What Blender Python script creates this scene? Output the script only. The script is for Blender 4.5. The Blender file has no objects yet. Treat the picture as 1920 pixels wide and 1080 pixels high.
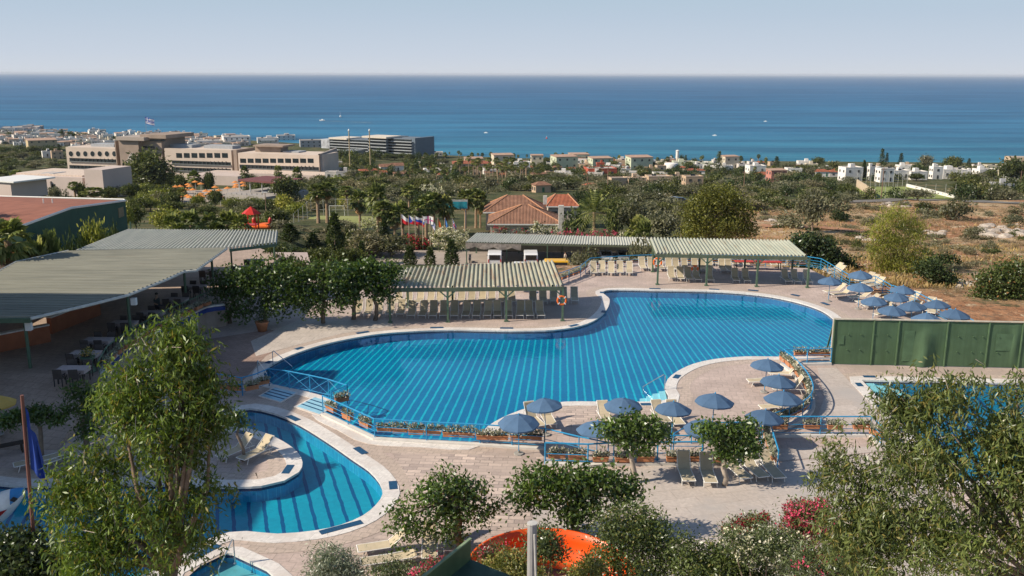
import bpy, bmesh, math, random
import numpy as np
from mathutils import Vector, Matrix, noise, geometry
sc = bpy.context.scene
COL = sc.collection
rnd = random.Random(11)
NR = np.random.default_rng(5)
PI = math.pi
# ---------------------------------------------------------------- camera model (used to lay the survey points out on the ground)
F = 1720.0; CH = 17.0
PITCH = math.atan((540 - 138.7) / F); ROLL = math.radians(0.134)
fwd = Vector((0, math.cos(PITCH), -math.sin(PITCH))); up0 = Vector((0, math.sin(PITCH), math.cos(PITCH))); rt0 = Vector((1, 0, 0))
RT = rt0 * math.cos(ROLL) + up0 * math.sin(ROLL); UP = up0 * math.cos(ROLL) - rt0 * math.sin(ROLL)
EYE = Vector((0, 0, CH))
def ray(px, py): return fwd + RT * ((px - 960) / F) + UP * ((540 - py) / F)
def G(px, py, z=0.0):
    d = ray(px, py); t = (z - CH) / d.z
    return EYE + d * t
def at(px, py, y):
    d = ray(px, py); return EYE + d * (y / d.y)
def ppm(p):                                   # photo pixels per metre at a point
    return F / (Vector(p) - EYE).dot(fwd)
def smooth(a, b, x):
    t = min(1, max(0, (x - a) / (b - a))); return t * t * (3 - 2 * t)
def tab(T_, x):
    if x <= T_[0][0]: return T_[0][1]
    for (a, b), (c, d) in zip(T_, T_[1:]):
        if x <= c: return b + (d - b) * (x - a) / (c - a)
    return T_[-1][1]
SEA = -45.0
DSH = [(-40, 1000), (-29, 985), (-17, 905), (-12, 840), (-6, 740), (0, 705), (8, 690), (15, 685), (29, 675), (40, 670)]
PC = [(0, 0), (80, -.3), (85, -.6), (92, -2.2), (104, -7), (111, -9.6), (145, -9.8), (160, -11.5), (180, -13), (220, -15.5), (300, -22), (430, -33), (560, -40.5), (660, -44.3), (690, -45.8), (800, -49), (3000, -60)]
PR = [(0, 0), (55, -.4), (75, -1), (85, -1.9), (100, -3.2), (130, -7.4), (160, -10.7), (190, -12.6), (220, -14.3), (300, -22), (430, -33), (560, -40.5), (660, -44.3), (690, -45.8), (800, -49), (3000, -60)]
PL = [(0, 0), (92, 0), (130, -5.5), (170, -10), (220, -15), (300, -22), (430, -33), (560, -40.5), (660, -44.3), (690, -45.8), (800, -49), (3000, -60)]
def H(x, y):
    az = math.degrees(math.atan2(x, max(y, 1)))
    y2 = y if y < 200 else 200 + (y - 200) * 480 / (tab(DSH, az) - 200)
    wr = smooth(18, 40, x); wl = smooth(-20, -34, -(-x)) if False else smooth(20, 34, -x)
    z = tab(PC, y2)
    if wr > 0: z = z * (1 - wr) + tab(PR, y2) * wr
    if wl > 0: z = z * (1 - wl) + tab(PL, y2) * wl
    z -= 5.5 * smooth(10, 16, -az) * smooth(240, 350, y) * (1 - smooth(560, 800, y))
    a = smooth(84, 120, y) * (.25 + .75 * wr) * (1 - smooth(600, 680, y2))
    flat = smooth(105, 112, y) * (1 - smooth(140, 150, y)) * (1 - wr) * (1 - wl)
    a *= (1 - flat)
    if a > 0:
        z += a * (1.1 * noise.noise(Vector((x / 28, y / 28, 3))) + .45 * noise.noise(Vector((x / 8, y / 8, 7))))
    return z
def T(px, py):
    d = ray(px, py); y = 60.0; s = 2.0
    while y < 1500:
        p = EYE + d * (y / d.y)
        if p.z <= H(p.x, p.y): break
        y *= 1.012
    lo, hi = y / 1.012, y
    for _ in range(12):
        m = (lo + hi) / 2; p = EYE + d * (m / d.y)
        if p.z <= H(p.x, p.y): hi = m
        else: lo = m
    p = EYE + d * (hi / d.y); return Vector((p.x, p.y, H(p.x, p.y)))
ORD = 'first second third fourth fifth sixth seventh eighth ninth tenth eleventh twelfth thirteenth fourteenth fifteenth sixteenth seventeenth eighteenth nineteenth twentieth twenty-first twenty-second twenty-third twenty-fourth twenty-fifth twenty-sixth twenty-seventh twenty-eighth twenty-ninth thirtieth thirty-first thirty-second thirty-third thirty-fourth thirty-fifth thirty-sixth thirty-seventh thirty-eighth thirty-ninth fortieth'.split()
TENS = {40: 'forty', 50: 'fifty', 60: 'sixty', 70: 'seventy', 80: 'eighty', 90: 'ninety'}
def ordn(i):
    n = i + 1
    if n <= 40: return ORD[i]
    if n > 99: return 'hundred-and-' + ordn(n - 101) if n > 100 else 'hundredth'
    if n % 10 == 0: return {50: 'fiftieth', 60: 'sixtieth', 70: 'seventieth', 80: 'eightieth', 90: 'ninetieth'}[n]
    return TENS[n - n % 10] + '-' + ORD[n % 10 - 1]
# ---------------------------------------------------------------- materials
def newmat(name):
    m = bpy.data.materials.new(name); m.use_nodes = True
    nt = m.node_tree; nt.nodes.clear()
    return m, nt, nt.nodes, nt.links
def N(nt, typ, **kw):
    n = nt.nodes.new(typ)
    for k, v in kw.items():
        if k.startswith('i_'):
            key = k[2:]
            n.inputs[int(key) if key.isdigit() else key].default_value = v
        else: setattr(n, k, v)
    return n
def c4(c): return (c[0], c[1], c[2], 1)
def mixc(nt, fac, a, b, mode='MIX'):
    n = nt.nodes.new('ShaderNodeMix'); n.data_type = 'RGBA'; n.blend_type = mode
    for idx, v in ((0, fac), (6, a), (7, b)):
        if isinstance(v, (int, float)): n.inputs[idx].default_value = v
        elif isinstance(v, (tuple, list)): n.inputs[idx].default_value = c4(v)
        else: nt.links.new(v, n.inputs[idx])
    return n.outputs[2]
def mth(nt, op, a, b=None, c=None):
    n = nt.nodes.new('ShaderNodeMath'); n.operation = op
    for i, v in enumerate((a, b, c)):
        if v is None: continue
        if isinstance(v, (int, float)): n.inputs[i].default_value = v
        else: nt.links.new(v, n.inputs[i])
    return n.outputs[0]
def ramp(nt, fac, stops):
    n = nt.nodes.new('ShaderNodeValToRGB'); e = n.color_ramp.elements
    while len(e) > 1: e.remove(e[0])
    e[0].position = stops[0][0]; e[0].color = c4(stops[0][1])
    for p, c in stops[1:]:
        k = e.new(p); k.color = c4(c)
    nt.links.new(fac, n.inputs[0]); return n.outputs[0]
def objco(nt): return N(nt, 'ShaderNodeTexCoord').outputs['Object']
def noi(nt, co, scale, detail=3, rough=.55):
    n = N(nt, 'ShaderNodeTexNoise', i_Scale=scale, i_Detail=detail, i_Roughness=rough); nt.links.new(co, n.inputs['Vector']); return n.outputs[0]
def finish(nt, col, rough=.7, spec=.3, metal=0, bump=None, bstr=.3, bdist=.02, alpha=None):
    p = N(nt, 'ShaderNodeBsdfPrincipled'); o = N(nt, 'ShaderNodeOutputMaterial')
    if isinstance(col, (tuple, list)): p.inputs['Base Color'].default_value = c4(col)
    else: nt.links.new(col, p.inputs['Base Color'])
    if isinstance(rough, (int, float)): p.inputs['Roughness'].default_value = rough
    else: nt.links.new(rough, p.inputs['Roughness'])
    p.inputs['Specular IOR Level'].default_value = spec; p.inputs['Metallic'].default_value = metal
    if bump is not None:
        b = N(nt, 'ShaderNodeBump', i_Strength=bstr, i_Distance=bdist); nt.links.new(bump, b.inputs['Height']); nt.links.new(b.outputs[0], p.inputs['Normal'])
    nt.links.new(p.outputs[0], o.inputs[0]); return p
MATS = {}
def M(name, col, rough=.7, var=.18, scale=2.0, spec=.3, metal=0, bump=0, stain=None, each=0, streak=0):
    if name in MATS: return MATS[name]
    m, nt, nd, lk = newmat(name); co = objco(nt)
    n1 = noi(nt, co, scale, 4)
    a = tuple(max(0, c * (1 - var)) for c in col); b = tuple(min(1, c * (1 + var)) for c in col)
    cc = ramp(nt, n1, [(.3, a), (.7, b)])
    if stain:
        s = ramp(nt, noi(nt, co, stain[1], 5, .65), [(.52, (0, 0, 0)), (.68, (1, 1, 1))])
        cc = mixc(nt, s, cc, stain[0])
    if each:
        oi = N(nt, 'ShaderNodeObjectInfo'); cc = mixc(nt, 1, cc, ramp(nt, oi.outputs['Random'], [(0, (1 - each,) * 3), (1, (1 + each, 1 + each * .9, 1 + each * .7))]), 'MULTIPLY')
    if streak:
        mp = N(nt, 'ShaderNodeMapping'); mp.inputs['Scale'].default_value = (2.2, 2.2, .12); lk.new(co, mp.inputs[0]); cc = mixc(nt, 1, cc, ramp(nt, noi(nt, mp.outputs[0], 1.6, 6, .7), [(.35, (1 - streak,) * 3), (.65, (1 + streak,) * 3)]), 'MULTIPLY')
    finish(nt, cc, rough, spec, metal, noi(nt, co, scale * 12, 3) if bump else None, bump)
    MATS[name] = m; return m
def LM(name, c1, c2, c3=None, trans=.3, gloss=.05, blotch=.5):      # leaf: each leaf its own tone between c1 and c2, a few c3
    if name in MATS: return MATS[name]
    m, nt, nd, lk = newmat(name); co = objco(nt)
    ri = N(nt, 'ShaderNodeNewGeometry').outputs['Random Per Island']
    cc = mixc(nt, ri, c1, c2)
    bl = ramp(nt, noi(nt, co, blotch, 2), [(.35, (.72, .72, .72)), (.68, (1.2, 1.2, 1.1))])
    cc = mixc(nt, 1.0, cc, bl, 'MULTIPLY')
    if c3:
        r2 = mth(nt, 'GREATER_THAN', mth(nt, 'FRACT', mth(nt, 'MULTIPLY', ri, 37.7)), c3[1]); cc = mixc(nt, r2, cc, c3[0])
    d = N(nt, 'ShaderNodeBsdfDiffuse'); t = N(nt, 'ShaderNodeBsdfTranslucent'); g = N(nt, 'ShaderNodeBsdfGlossy', i_Roughness=.38)
    lk.new(cc, d.inputs[0]); lk.new(mixc(nt, 1.0, cc, (1.25, 1.35, .6), 'MULTIPLY'), t.inputs[0])
    g.inputs[0].default_value = (.9, .95, 1, 1)
    m1 = N(nt, 'ShaderNodeMixShader', i_Fac=trans); lk.new(d.outputs[0], m1.inputs[1]); lk.new(t.outputs[0], m1.inputs[2])
    m2 = N(nt, 'ShaderNodeMixShader', i_Fac=gloss); lk.new(m1.outputs[0], m2.inputs[1]); lk.new(g.outputs[0], m2.inputs[2])
    o = N(nt, 'ShaderNodeOutputMaterial'); lk.new(m2.outputs[0], o.inputs[0])
    MATS[name] = m; return m
def brickmat(name, c1, c2, mortar, bw, bh, msize=.02, rot=0, var=.25, rough=.75, offset=.5, big=None, bumpd=.01, spec=.3):
    m, nt, nd, lk = newmat(name); co = objco(nt)
    mp = N(nt, 'ShaderNodeMapping'); mp.inputs['Rotation'].default_value = (0, 0, rot); lk.new(co, mp.inputs[0])
    b = N(nt, 'ShaderNodeTexBrick', offset=offset); lk.new(mp.outputs[0], b.inputs['Vector'])
    b.inputs['Color1'].default_value = c4(c1); b.inputs['Color2'].default_value = c4(c2); b.inputs['Mortar'].default_value = c4(mortar)
    b.inputs['Scale'].default_value = 1; b.inputs['Mortar Size'].default_value = msize; b.inputs['Brick Width'].default_value = bw; b.inputs['Row Height'].default_value = bh
    cc = b.outputs[0]
    v = ramp(nt, noi(nt, co, .35, 5, .6), [(.3, (1 - var,) * 3), (.7, (1 + var,) * 3)])
    cc = mixc(nt, 1.0, cc, v, 'MULTIPLY')
    v2 = ramp(nt, noi(nt, co, 6, 4, .6), [(.35, (.88,) * 3), (.65, (1.08,) * 3)]); cc = mixc(nt, 1.0, cc, v2, 'MULTIPLY')
    if big: cc = mixc(nt, ramp(nt, noi(nt, co, big[1], 4, .6), [(.5, (0, 0, 0)), (.66, (1, 1, 1))]), cc, big[0])
    finish(nt, cc, rough, spec, 0, b.outputs['Fac'], -.4, bumpd)
    MATS[name] = m; return m
# ---------------------------------------------------------------- mesh helpers
KIDS = {}
def par(o, p):
    o.parent = p; KIDS.setdefault(p.name, []).append(o)
def pmat(o):
    m = Matrix.LocRotScale(o.location, o.rotation_euler, o.scale)
    return pmat(o.parent) @ m if o.parent else m
def link_mesh(name, v, f, mat, parent=None, world=False, smoothf=False, mats=None, fmi=None):
    me = bpy.data.meshes.new(name)
    if world and parent is not None:
        inv = pmat(parent).inverted(); v = [inv @ Vector(p) for p in v]
    me.from_pydata([tuple(p) for p in v], [], f)
    for mm in (mats or [mat]): me.materials.append(mm)
    if fmi: me.polygons.foreach_set('material_index', fmi)
    if smoothf: me.polygons.foreach_set('use_smooth', [True] * len(f))
    o = bpy.data.objects.new(name, me); COL.objects.link(o)
    if parent is not None: par(o, parent)
    return o
class MB:
    def __init__(s): s.v = []; s.f = []; s.mi = []; s.cur = 0
    def add(s, v, f):
        n = len(s.v); s.v += [Vector(p) for p in v]; s.f += [tuple(i + n for i in q) for q in f]; s.mi += [s.cur] * len(f); return s
    def box(s, c, d, rz=0, rx=0, ry=0, taper=1.0):
        a, b, h = d[0] / 2, d[1] / 2, d[2] / 2
        R = Matrix.Rotation(rz, 3, 'Z') @ Matrix.Rotation(ry, 3, 'Y') @ Matrix.Rotation(rx, 3, 'X')
        P = [Vector(c) + R @ Vector((x * a * (taper if z > 0 else 1), y * b * (taper if z > 0 else 1), z * h)) for z in (-1, 1) for x, y in ((-1, -1), (1, -1), (1, 1), (-1, 1))]
        return s.add(P, [(3, 2, 1, 0), (4, 5, 6, 7), (0, 1, 5, 4), (1, 2, 6, 5), (2, 3, 7, 6), (3, 0, 4, 7)])
    def beam(s, p, q, w, h=None):
        p, q = Vector(p), Vector(q); h = h or w; d = (q - p).normalized()
        u = d.cross(Vector((0, 0, 1)))
        if u.length < .01: u = Vector((1, 0, 0))
        u.normalize(); n = u.cross(d)
        P = [b + u * (x * w / 2) + n * (z * h / 2) for b in (p, q) for x, z in ((-1, -1), (1, -1), (1, 1), (-1, 1))]
        return s.add(P, [(3, 2, 1, 0), (4, 5, 6, 7), (0, 1, 5, 4), (1, 2, 6, 5), (2, 3, 7, 6), (3, 0, 4, 7)])
    def tube(s, pts, r, n=6, cap=True):
        pts = [Vector(p) for p in pts]; k = len(pts); rr = r if isinstance(r, (list, tuple)) else [r] * k
        V = []
        prev = None
        for i, p in enumerate(pts):
            t = (pts[min(i + 1, k - 1)] - pts[max(i - 1, 0)]).normalized()
            u = prev if prev is not None else (Vector((0, 0, 1)) if abs(t.z) < .9 else Vector((1, 0, 0)))
            u = (u - t * u.dot(t)).normalized(); prev = u; w = t.cross(u)
            V += [p + (u * math.cos(2 * PI * j / n) + w * math.sin(2 * PI * j / n)) * rr[i] for j in range(n)]
        Fq = [(i * n + j, i * n + (j + 1) % n, (i + 1) * n + (j + 1) % n, (i + 1) * n + j) for i in range(k - 1) for j in range(n)]
        if cap: Fq += [tuple(range(n - 1, -1, -1)), tuple((k - 1) * n + j for j in range(n))]
        return s.add(V, Fq)
    def lathe(s, c, prof, n=12):
        c = Vector(c); k = len(prof)
        V = [c + Vector((r * math.cos(2 * PI * j / n), r * math.sin(2 * PI * j / n), z)) for r, z in prof for j in range(n)]
        Fq = [(i * n + j, i * n + (j + 1) % n, (i + 1) * n + (j + 1) % n, (i + 1) * n + j) for i in range(k - 1) for j in range(n)]
        Fq += [tuple(range(n - 1, -1, -1)), tuple((k - 1) * n + j for j in range(n))]
        return s.add(V, Fq)
    def prism(s, pts, z0, z1, bottom=True):
        n = len(pts); A = [Vector((p[0], p[1], z0)) for p in pts]; B = [Vector((p[0], p[1], z1)) for p in pts]
        area = sum(pts[i][0] * pts[(i + 1) % n][1] - pts[(i + 1) % n][0] * pts[i][1] for i in range(n))
        if area < 0: A.reverse(); B.reverse()
        fs = [(i, (i + 1) % n, n + (i + 1) % n, n + i) for i in range(n)] + [tuple(range(n, 2 * n))]
        if bottom: fs.append(tuple(range(n - 1, -1, -1)))
        return s.add(A + B, fs)
    def profile(s, pts, w, M4=None):          # side profile (y,z) extruded across x, centred
        n = len(pts); V = [Vector((-w / 2, a, b)) for a, b in pts] + [Vector((w / 2, a, b)) for a, b in pts]
        if M4: V = [M4 @ p for p in V]
        return s.add(V, [tuple(range(n)), tuple(range(2 * n - 1, n - 1, -1))] + [(i, i + n, (i + 1) % n + n, (i + 1) % n) for i in range(n)])
    def quad(s, a, b, c, d): return s.add([a, b, c, d], [(0, 1, 2, 3)])
    def build(s, name, mat, parent=None, world=False, smoothf=False, mats=None, bevel=0):
        o = link_mesh(name, s.v, s.f, mat, parent, world, smoothf, mats, s.mi if mats else None)
        if bevel:
            b = o.modifiers.new('bevel', 'BEVEL'); b.width = bevel; b.segments = 1; b.limit_method = 'ANGLE'
        return o
def thing(name, label, cat, loc=(0, 0, 0), rz=0, group=None):
    o = bpy.data.objects.new(name, None); COL.objects.link(o); o.empty_display_size = .2
    o.location = loc; o.rotation_euler = (0, 0, rz); return tag(o, label, cat, group)
def tag(o, label=None, cat=None, group=None, kind=None):
    if label: o['label'] = ' '.join(label.split()[:16])
    if cat: o['category'] = cat
    if group: o['group'] = group
    if kind: o['kind'] = kind
    return o
def struct(o): o['kind'] = 'structure'; return o
def dup(root, loc, rz=0, label=None, group=None, scale=None, tilt=(0, 0)):
    def kids(o):
        return list(KIDS.get(o.name, ()))
    r = root.copy(); COL.objects.link(r); r.location = loc; r.rotation_euler = (tilt[0], tilt[1], rz)
    if scale is not None: r.scale = scale if isinstance(scale, (tuple, list)) else (scale,) * 3
    if label: r['label'] = label
    if group: r['group'] = group
    for ch in kids(root):
        c = ch.copy(); COL.objects.link(c); par(c, r)
        for g in kids(ch):
            d = g.copy(); COL.objects.link(d); par(d, c)
    return r
# ---------------------------------------------------------------- leaves (numpy)
def leaves_mesh(name, C, L, W, mat, parent=None, droop=0.0, spread=1.0, seed=0, fold=.25, extra=None):
    """C: (n,3) leaf positions.  Each leaf is a folded diamond of two triangles."""
    r = np.random.default_rng(seed); n = len(C)
    D = r.normal(size=(n, 3)); D[:, 2] = D[:, 2] * spread - droop * 1.6
    D /= np.linalg.norm(D, axis=1, keepdims=True) + 1e-9
    U = r.normal(size=(n, 3)); U -= D * (U * D).sum(1, keepdims=True); U /= np.linalg.norm(U, axis=1, keepdims=True) + 1e-9
    Nn = np.cross(D, U)
    l = (L * (.65 + .7 * r.random(n)))[:, None]; w = (W * (.7 + .6 * r.random(n)))[:, None]
    A = C; B = C + D * l * .5 + U * w * .5 + Nn * w * fold; E = C + D * l; Q = C + D * l * .5 - U * w * .5 + Nn * w * fold
    V = np.stack([A, B, E, Q], 1).reshape(-1, 3)
    me = bpy.data.meshes.new(name)
    me.vertices.add(4 * n); me.vertices.foreach_set('co', V.astype(np.float32).ravel())
    me.loops.add(4 * n); me.polygons.add(n)
    me.loops.foreach_set('vertex_index', np.arange(4 * n, dtype=np.int32))
    me.polygons.foreach_set('loop_start', np.arange(0, 4 * n, 4, dtype=np.int32))
    me.update(calc_edges=True); me.materials.append(mat)
    o = bpy.data.objects.new(name, me); COL.objects.link(o)
    if parent is not None: par(o, parent)
    return o
def blob_pts(blobs, n, seed=0, shell=.55, clump=10, crad=.25, flat=.8):
    """points in clumps through a set of ellipsoids (cx,cy,cz,rx,ry,rz)"""
    r = np.random.default_rng(seed); B = np.array(blobs, float)
    vol = (B[:, 3] * B[:, 4] * B[:, 5]) ** .8; k = max(1, n // clump)
    idx = r.choice(len(B), size=k, p=vol / vol.sum())
    d = r.normal(size=(k, 3)); d /= np.linalg.norm(d, axis=1, keepdims=True)
    rad = (shell + (1 - shell) * r.random(k))[:, None] * (.72 + .4 * r.random(k))[:, None]
    rad = rad + (r.random(k) < .09)[:, None] * (.12 + .3 * r.random(k))[:, None]        # stray shoots break the outline
    P = B[idx, :3] + d * rad * B[idx, 3:]
    Q = np.repeat(P, clump, 0); o = r.normal(size=Q.shape) * crad; o[:, 2] *= flat
    return Q + o
def limbs(name, base, tips, r0, mat, parent, fork=None, n=7, wob=.12, seed=1):
    q = random.Random(seed); mb = MB(); base = Vector(base); fork = Vector(fork) if fork else base + Vector((0, 0, 1.5))
    k = 5; pts = [base.lerp(fork, i / k) + Vector((q.uniform(-wob, wob), q.uniform(-wob, wob), 0)) * (0 if i in (0, k) else 1) for i in range(k + 1)]
    mb.tube(pts, [r0 * (1.15 - .35 * i / k) for i in range(k + 1)], n)
    for t in tips:
        t = Vector(t); m1 = fork.lerp(t, .5) + Vector((q.uniform(-wob, wob), q.uniform(-wob, wob), q.uniform(0, wob))) * 2
        a = fork.lerp(m1, .5); mb.tube([fork - Vector((0, 0, r0 * .5)), a, m1, m1.lerp(t, .5), t], [r0 * .5, r0 * .36, r0 * .25, r0 * .15, r0 * .05], 5)
    return mb.build(name, mat, parent, smoothf=True)
# ---------------------------------------------------------------- outlines
def resample(pts, n=None, step=.5, closed=True, smooth_it=True):
    P = [Vector((p[0], p[1], 0)) for p in pts]; k = len(P); out = []
    segs = k if closed else k - 1
    for i in range(segs):
        p1, p2 = P[i], P[(i + 1) % k]
        p0 = P[(i - 1) % k] if closed or i > 0 else p1; p3 = P[(i + 2) % k] if closed or i + 2 < k else p2
        m = max(1, int((p2 - p1).length / step))
        for j in range(m):
            t = j / m
            if smooth_it:
                l = (p2 - p1).length
                ta = (p2 - p0).normalized() * min(l, (p1 - p0).length) if (p2 - p0).length and p0 != p1 else p2 - p1
                tb = (p3 - p1).normalized() * min(l, (p3 - p2).length) if (p3 - p1).length and p3 != p2 else p2 - p1
                q = p1 * (2 * t ** 3 - 3 * t * t + 1) + ta * (t ** 3 - 2 * t * t + t) + p2 * (3 * t * t - 2 * t ** 3) + tb * (t ** 3 - t * t)
            else: q = p1.lerp(p2, t)
            out.append(q)
    if not closed: out.append(P[-1])
    return out
def area2(P): return sum(P[i].x * P[(i + 1) % len(P)].y - P[(i + 1) % len(P)].x * P[i].y for i in range(len(P)))
def offset(P, d):                             # outward for d>0
    n = len(P); s = 1 if area2(P) > 0 else -1; out = []
    for i in range(n):
        t = (P[(i + 1) % n] - P[(i - 1) % n]); t.z = 0; t.normalize()
        out.append(P[i] + Vector((t.y, -t.x, 0)) * (d * s))
    return out
def inside(P, x, y):
    c = False; n = len(P); j = n - 1
    for i in range(n):
        a, b = P[i], P[j]
        if (a[1] > y) != (b[1] > y) and x < (b[0] - a[0]) * (y - a[1]) / (b[1] - a[1]) + a[0]: c = not c
        j = i
    return c
def sheet(name, outer, holes, z, mat, skirt=0):
    polys = [[Vector((p[0], p[1], 0)) for p in outer]] + [[Vector((p[0], p[1], 0)) for p in h] for h in holes]
    vin = [Vector((p.x, p.y)) for q in polys for p in q]; ed = []; k0 = 0
    for q in polys: ed += [(k0 + i, k0 + (i + 1) % len(q)) for i in range(len(q))]; k0 += len(q)
    v2, _, tr, _, _, _ = geometry.delaunay_2d_cdt(vin, ed, [], 0, 1e-5)
    V = [Vector((p.x, p.y, z)) for p in v2]; fs = []
    for t in tr:
        cx = sum(v2[i].x for i in t) / len(t); cy = sum(v2[i].y for i in t) / len(t)
        if not inside(polys[0], cx, cy) or any(inside(h, cx, cy) for h in polys[1:]): continue
        t = list(t)
        if (V[t[1]] - V[t[0]]).cross(V[t[2]] - V[t[0]]).z < 0: t.reverse()
        fs.append(tuple(t))
    if skirt:
        n = len(polys[0]); m = len(V); V += [Vector((p.x, p.y, z - skirt)) for p in polys[0]]
        sg = area2(polys[0]) > 0
        for i in range(n):
            j = (i + 1) % n; fs.append((m + i, m + j, j, i) if sg else (m + j, m + i, i, j))
    return struct(link_mesh(name, V, fs, mat))
def ring(name, A, B, z, mat, drop=0):         # strip between outline A (inner) and B (outer), plus an inner lip
    n = len(A); V = [Vector((p.x, p.y, z)) for p in A] + [Vector((p.x, p.y, z)) for p in B]; fs = []
    for i in range(n):
        j = (i + 1) % n; q = (i, n + i, n + j, j)
        if (V[q[1]] - V[q[0]]).cross(V[q[2]] - V[q[0]]).z < 0: q = q[::-1]
        fs.append(q)
    if drop:
        for off, sgn in ((0, 1), (n, -1)):
            m = len(V); V += [Vector((V[off + i].x, V[off + i].y, z - drop)) for i in range(n)]
            for i in range(n):
                j = (i + 1) % n; fs.append((off + i, off + j, m + j, m + i))
    return struct(link_mesh(name, V, fs, mat))
# ================================================================ world, sun, camera
w = bpy.data.worlds.new('World'); sc.world = w; w.use_nodes = True
wn = w.node_tree; wn.nodes.clear()
SUN_E = math.radians(37); SUN_A = math.radians(15)
sunv = Vector((-math.cos(SUN_E) * math.cos(SUN_A), -math.cos(SUN_E) * math.sin(SUN_A), math.sin(SUN_E)))
sky = wn.nodes.new('ShaderNodeTexSky'); sky.sky_type = 'NISHITA'; sky.sun_disc = False
sky.sun_elevation = SUN_E; sky.sun_rotation = math.atan2(sunv.x, sunv.y) % (2 * PI)
sky.altitude = 60; sky.air_density = 1.0; sky.dust_density = .5; sky.ozone_density = 1.0
bg = wn.nodes.new('ShaderNodeBackground'); bg.inputs[1].default_value = .095
wo = wn.nodes.new('ShaderNodeOutputWorld'); tc = wn.nodes.new('ShaderNodeTexCoord'); sx = wn.nodes.new('ShaderNodeSeparateXYZ'); wn.links.new(tc.outputs['Generated'], sx.inputs[0])
hz = ramp(wn, sx.outputs[2], [(0, (5.5, 5.85, 6.4)), (.02, (4.95, 5.55, 6.4)), (.075, (3.9, 4.9, 6.0)), (.16, (1.6, 3.0, 4.9))])
fz = ramp(wn, sx.outputs[2], [(.06, (1, 1, 1)), (.20, (0, 0, 0))])
wn.links.new(mixc(wn, fz, sky.outputs[0], hz), bg.inputs[0]); wn.links.new(bg.outputs[0], wo.inputs[0])
sl = bpy.data.lights.new('sun', 'SUN'); sl.energy = 5.0; sl.angle = math.radians(.55); sl.color = (1, .87, .70)
so = bpy.data.objects.new('sun', sl); so.rotation_euler = sunv.to_track_quat('Z', 'Y').to_euler(); so.location = (-60, 0, 80); COL.objects.link(so)
cam = bpy.data.cameras.new('camera'); cam.sensor_width = 36; cam.lens = 36 * F / 1920; cam.clip_end = 90000; cam.clip_start = .5
co_ = bpy.data.objects.new('camera', cam); COL.objects.link(co_)
co_.matrix_world = Matrix(((RT.x, UP.x, -fwd.x, 0), (RT.y, UP.y, -fwd.y, 0), (RT.z, UP.z, -fwd.z, CH), (0, 0, 0, 1)))
sc.camera = co_
sc.view_settings.view_transform = 'Standard'; sc.view_settings.look = 'None'; sc.view_settings.exposure = .3; sc.view_settings.gamma = 1
sc.render.engine = 'CYCLES'; sc.cycles.use_denoising = True
sc.cycles.max_bounces = 6; sc.cycles.transparent_max_bounces = 12; sc.cycles.diffuse_bounces = 3; sc.cycles.glossy_bounces = 3; sc.cycles.volume_bounces = 0
sc.cycles.caustics_reflective = False; sc.cycles.caustics_refractive = False
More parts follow.
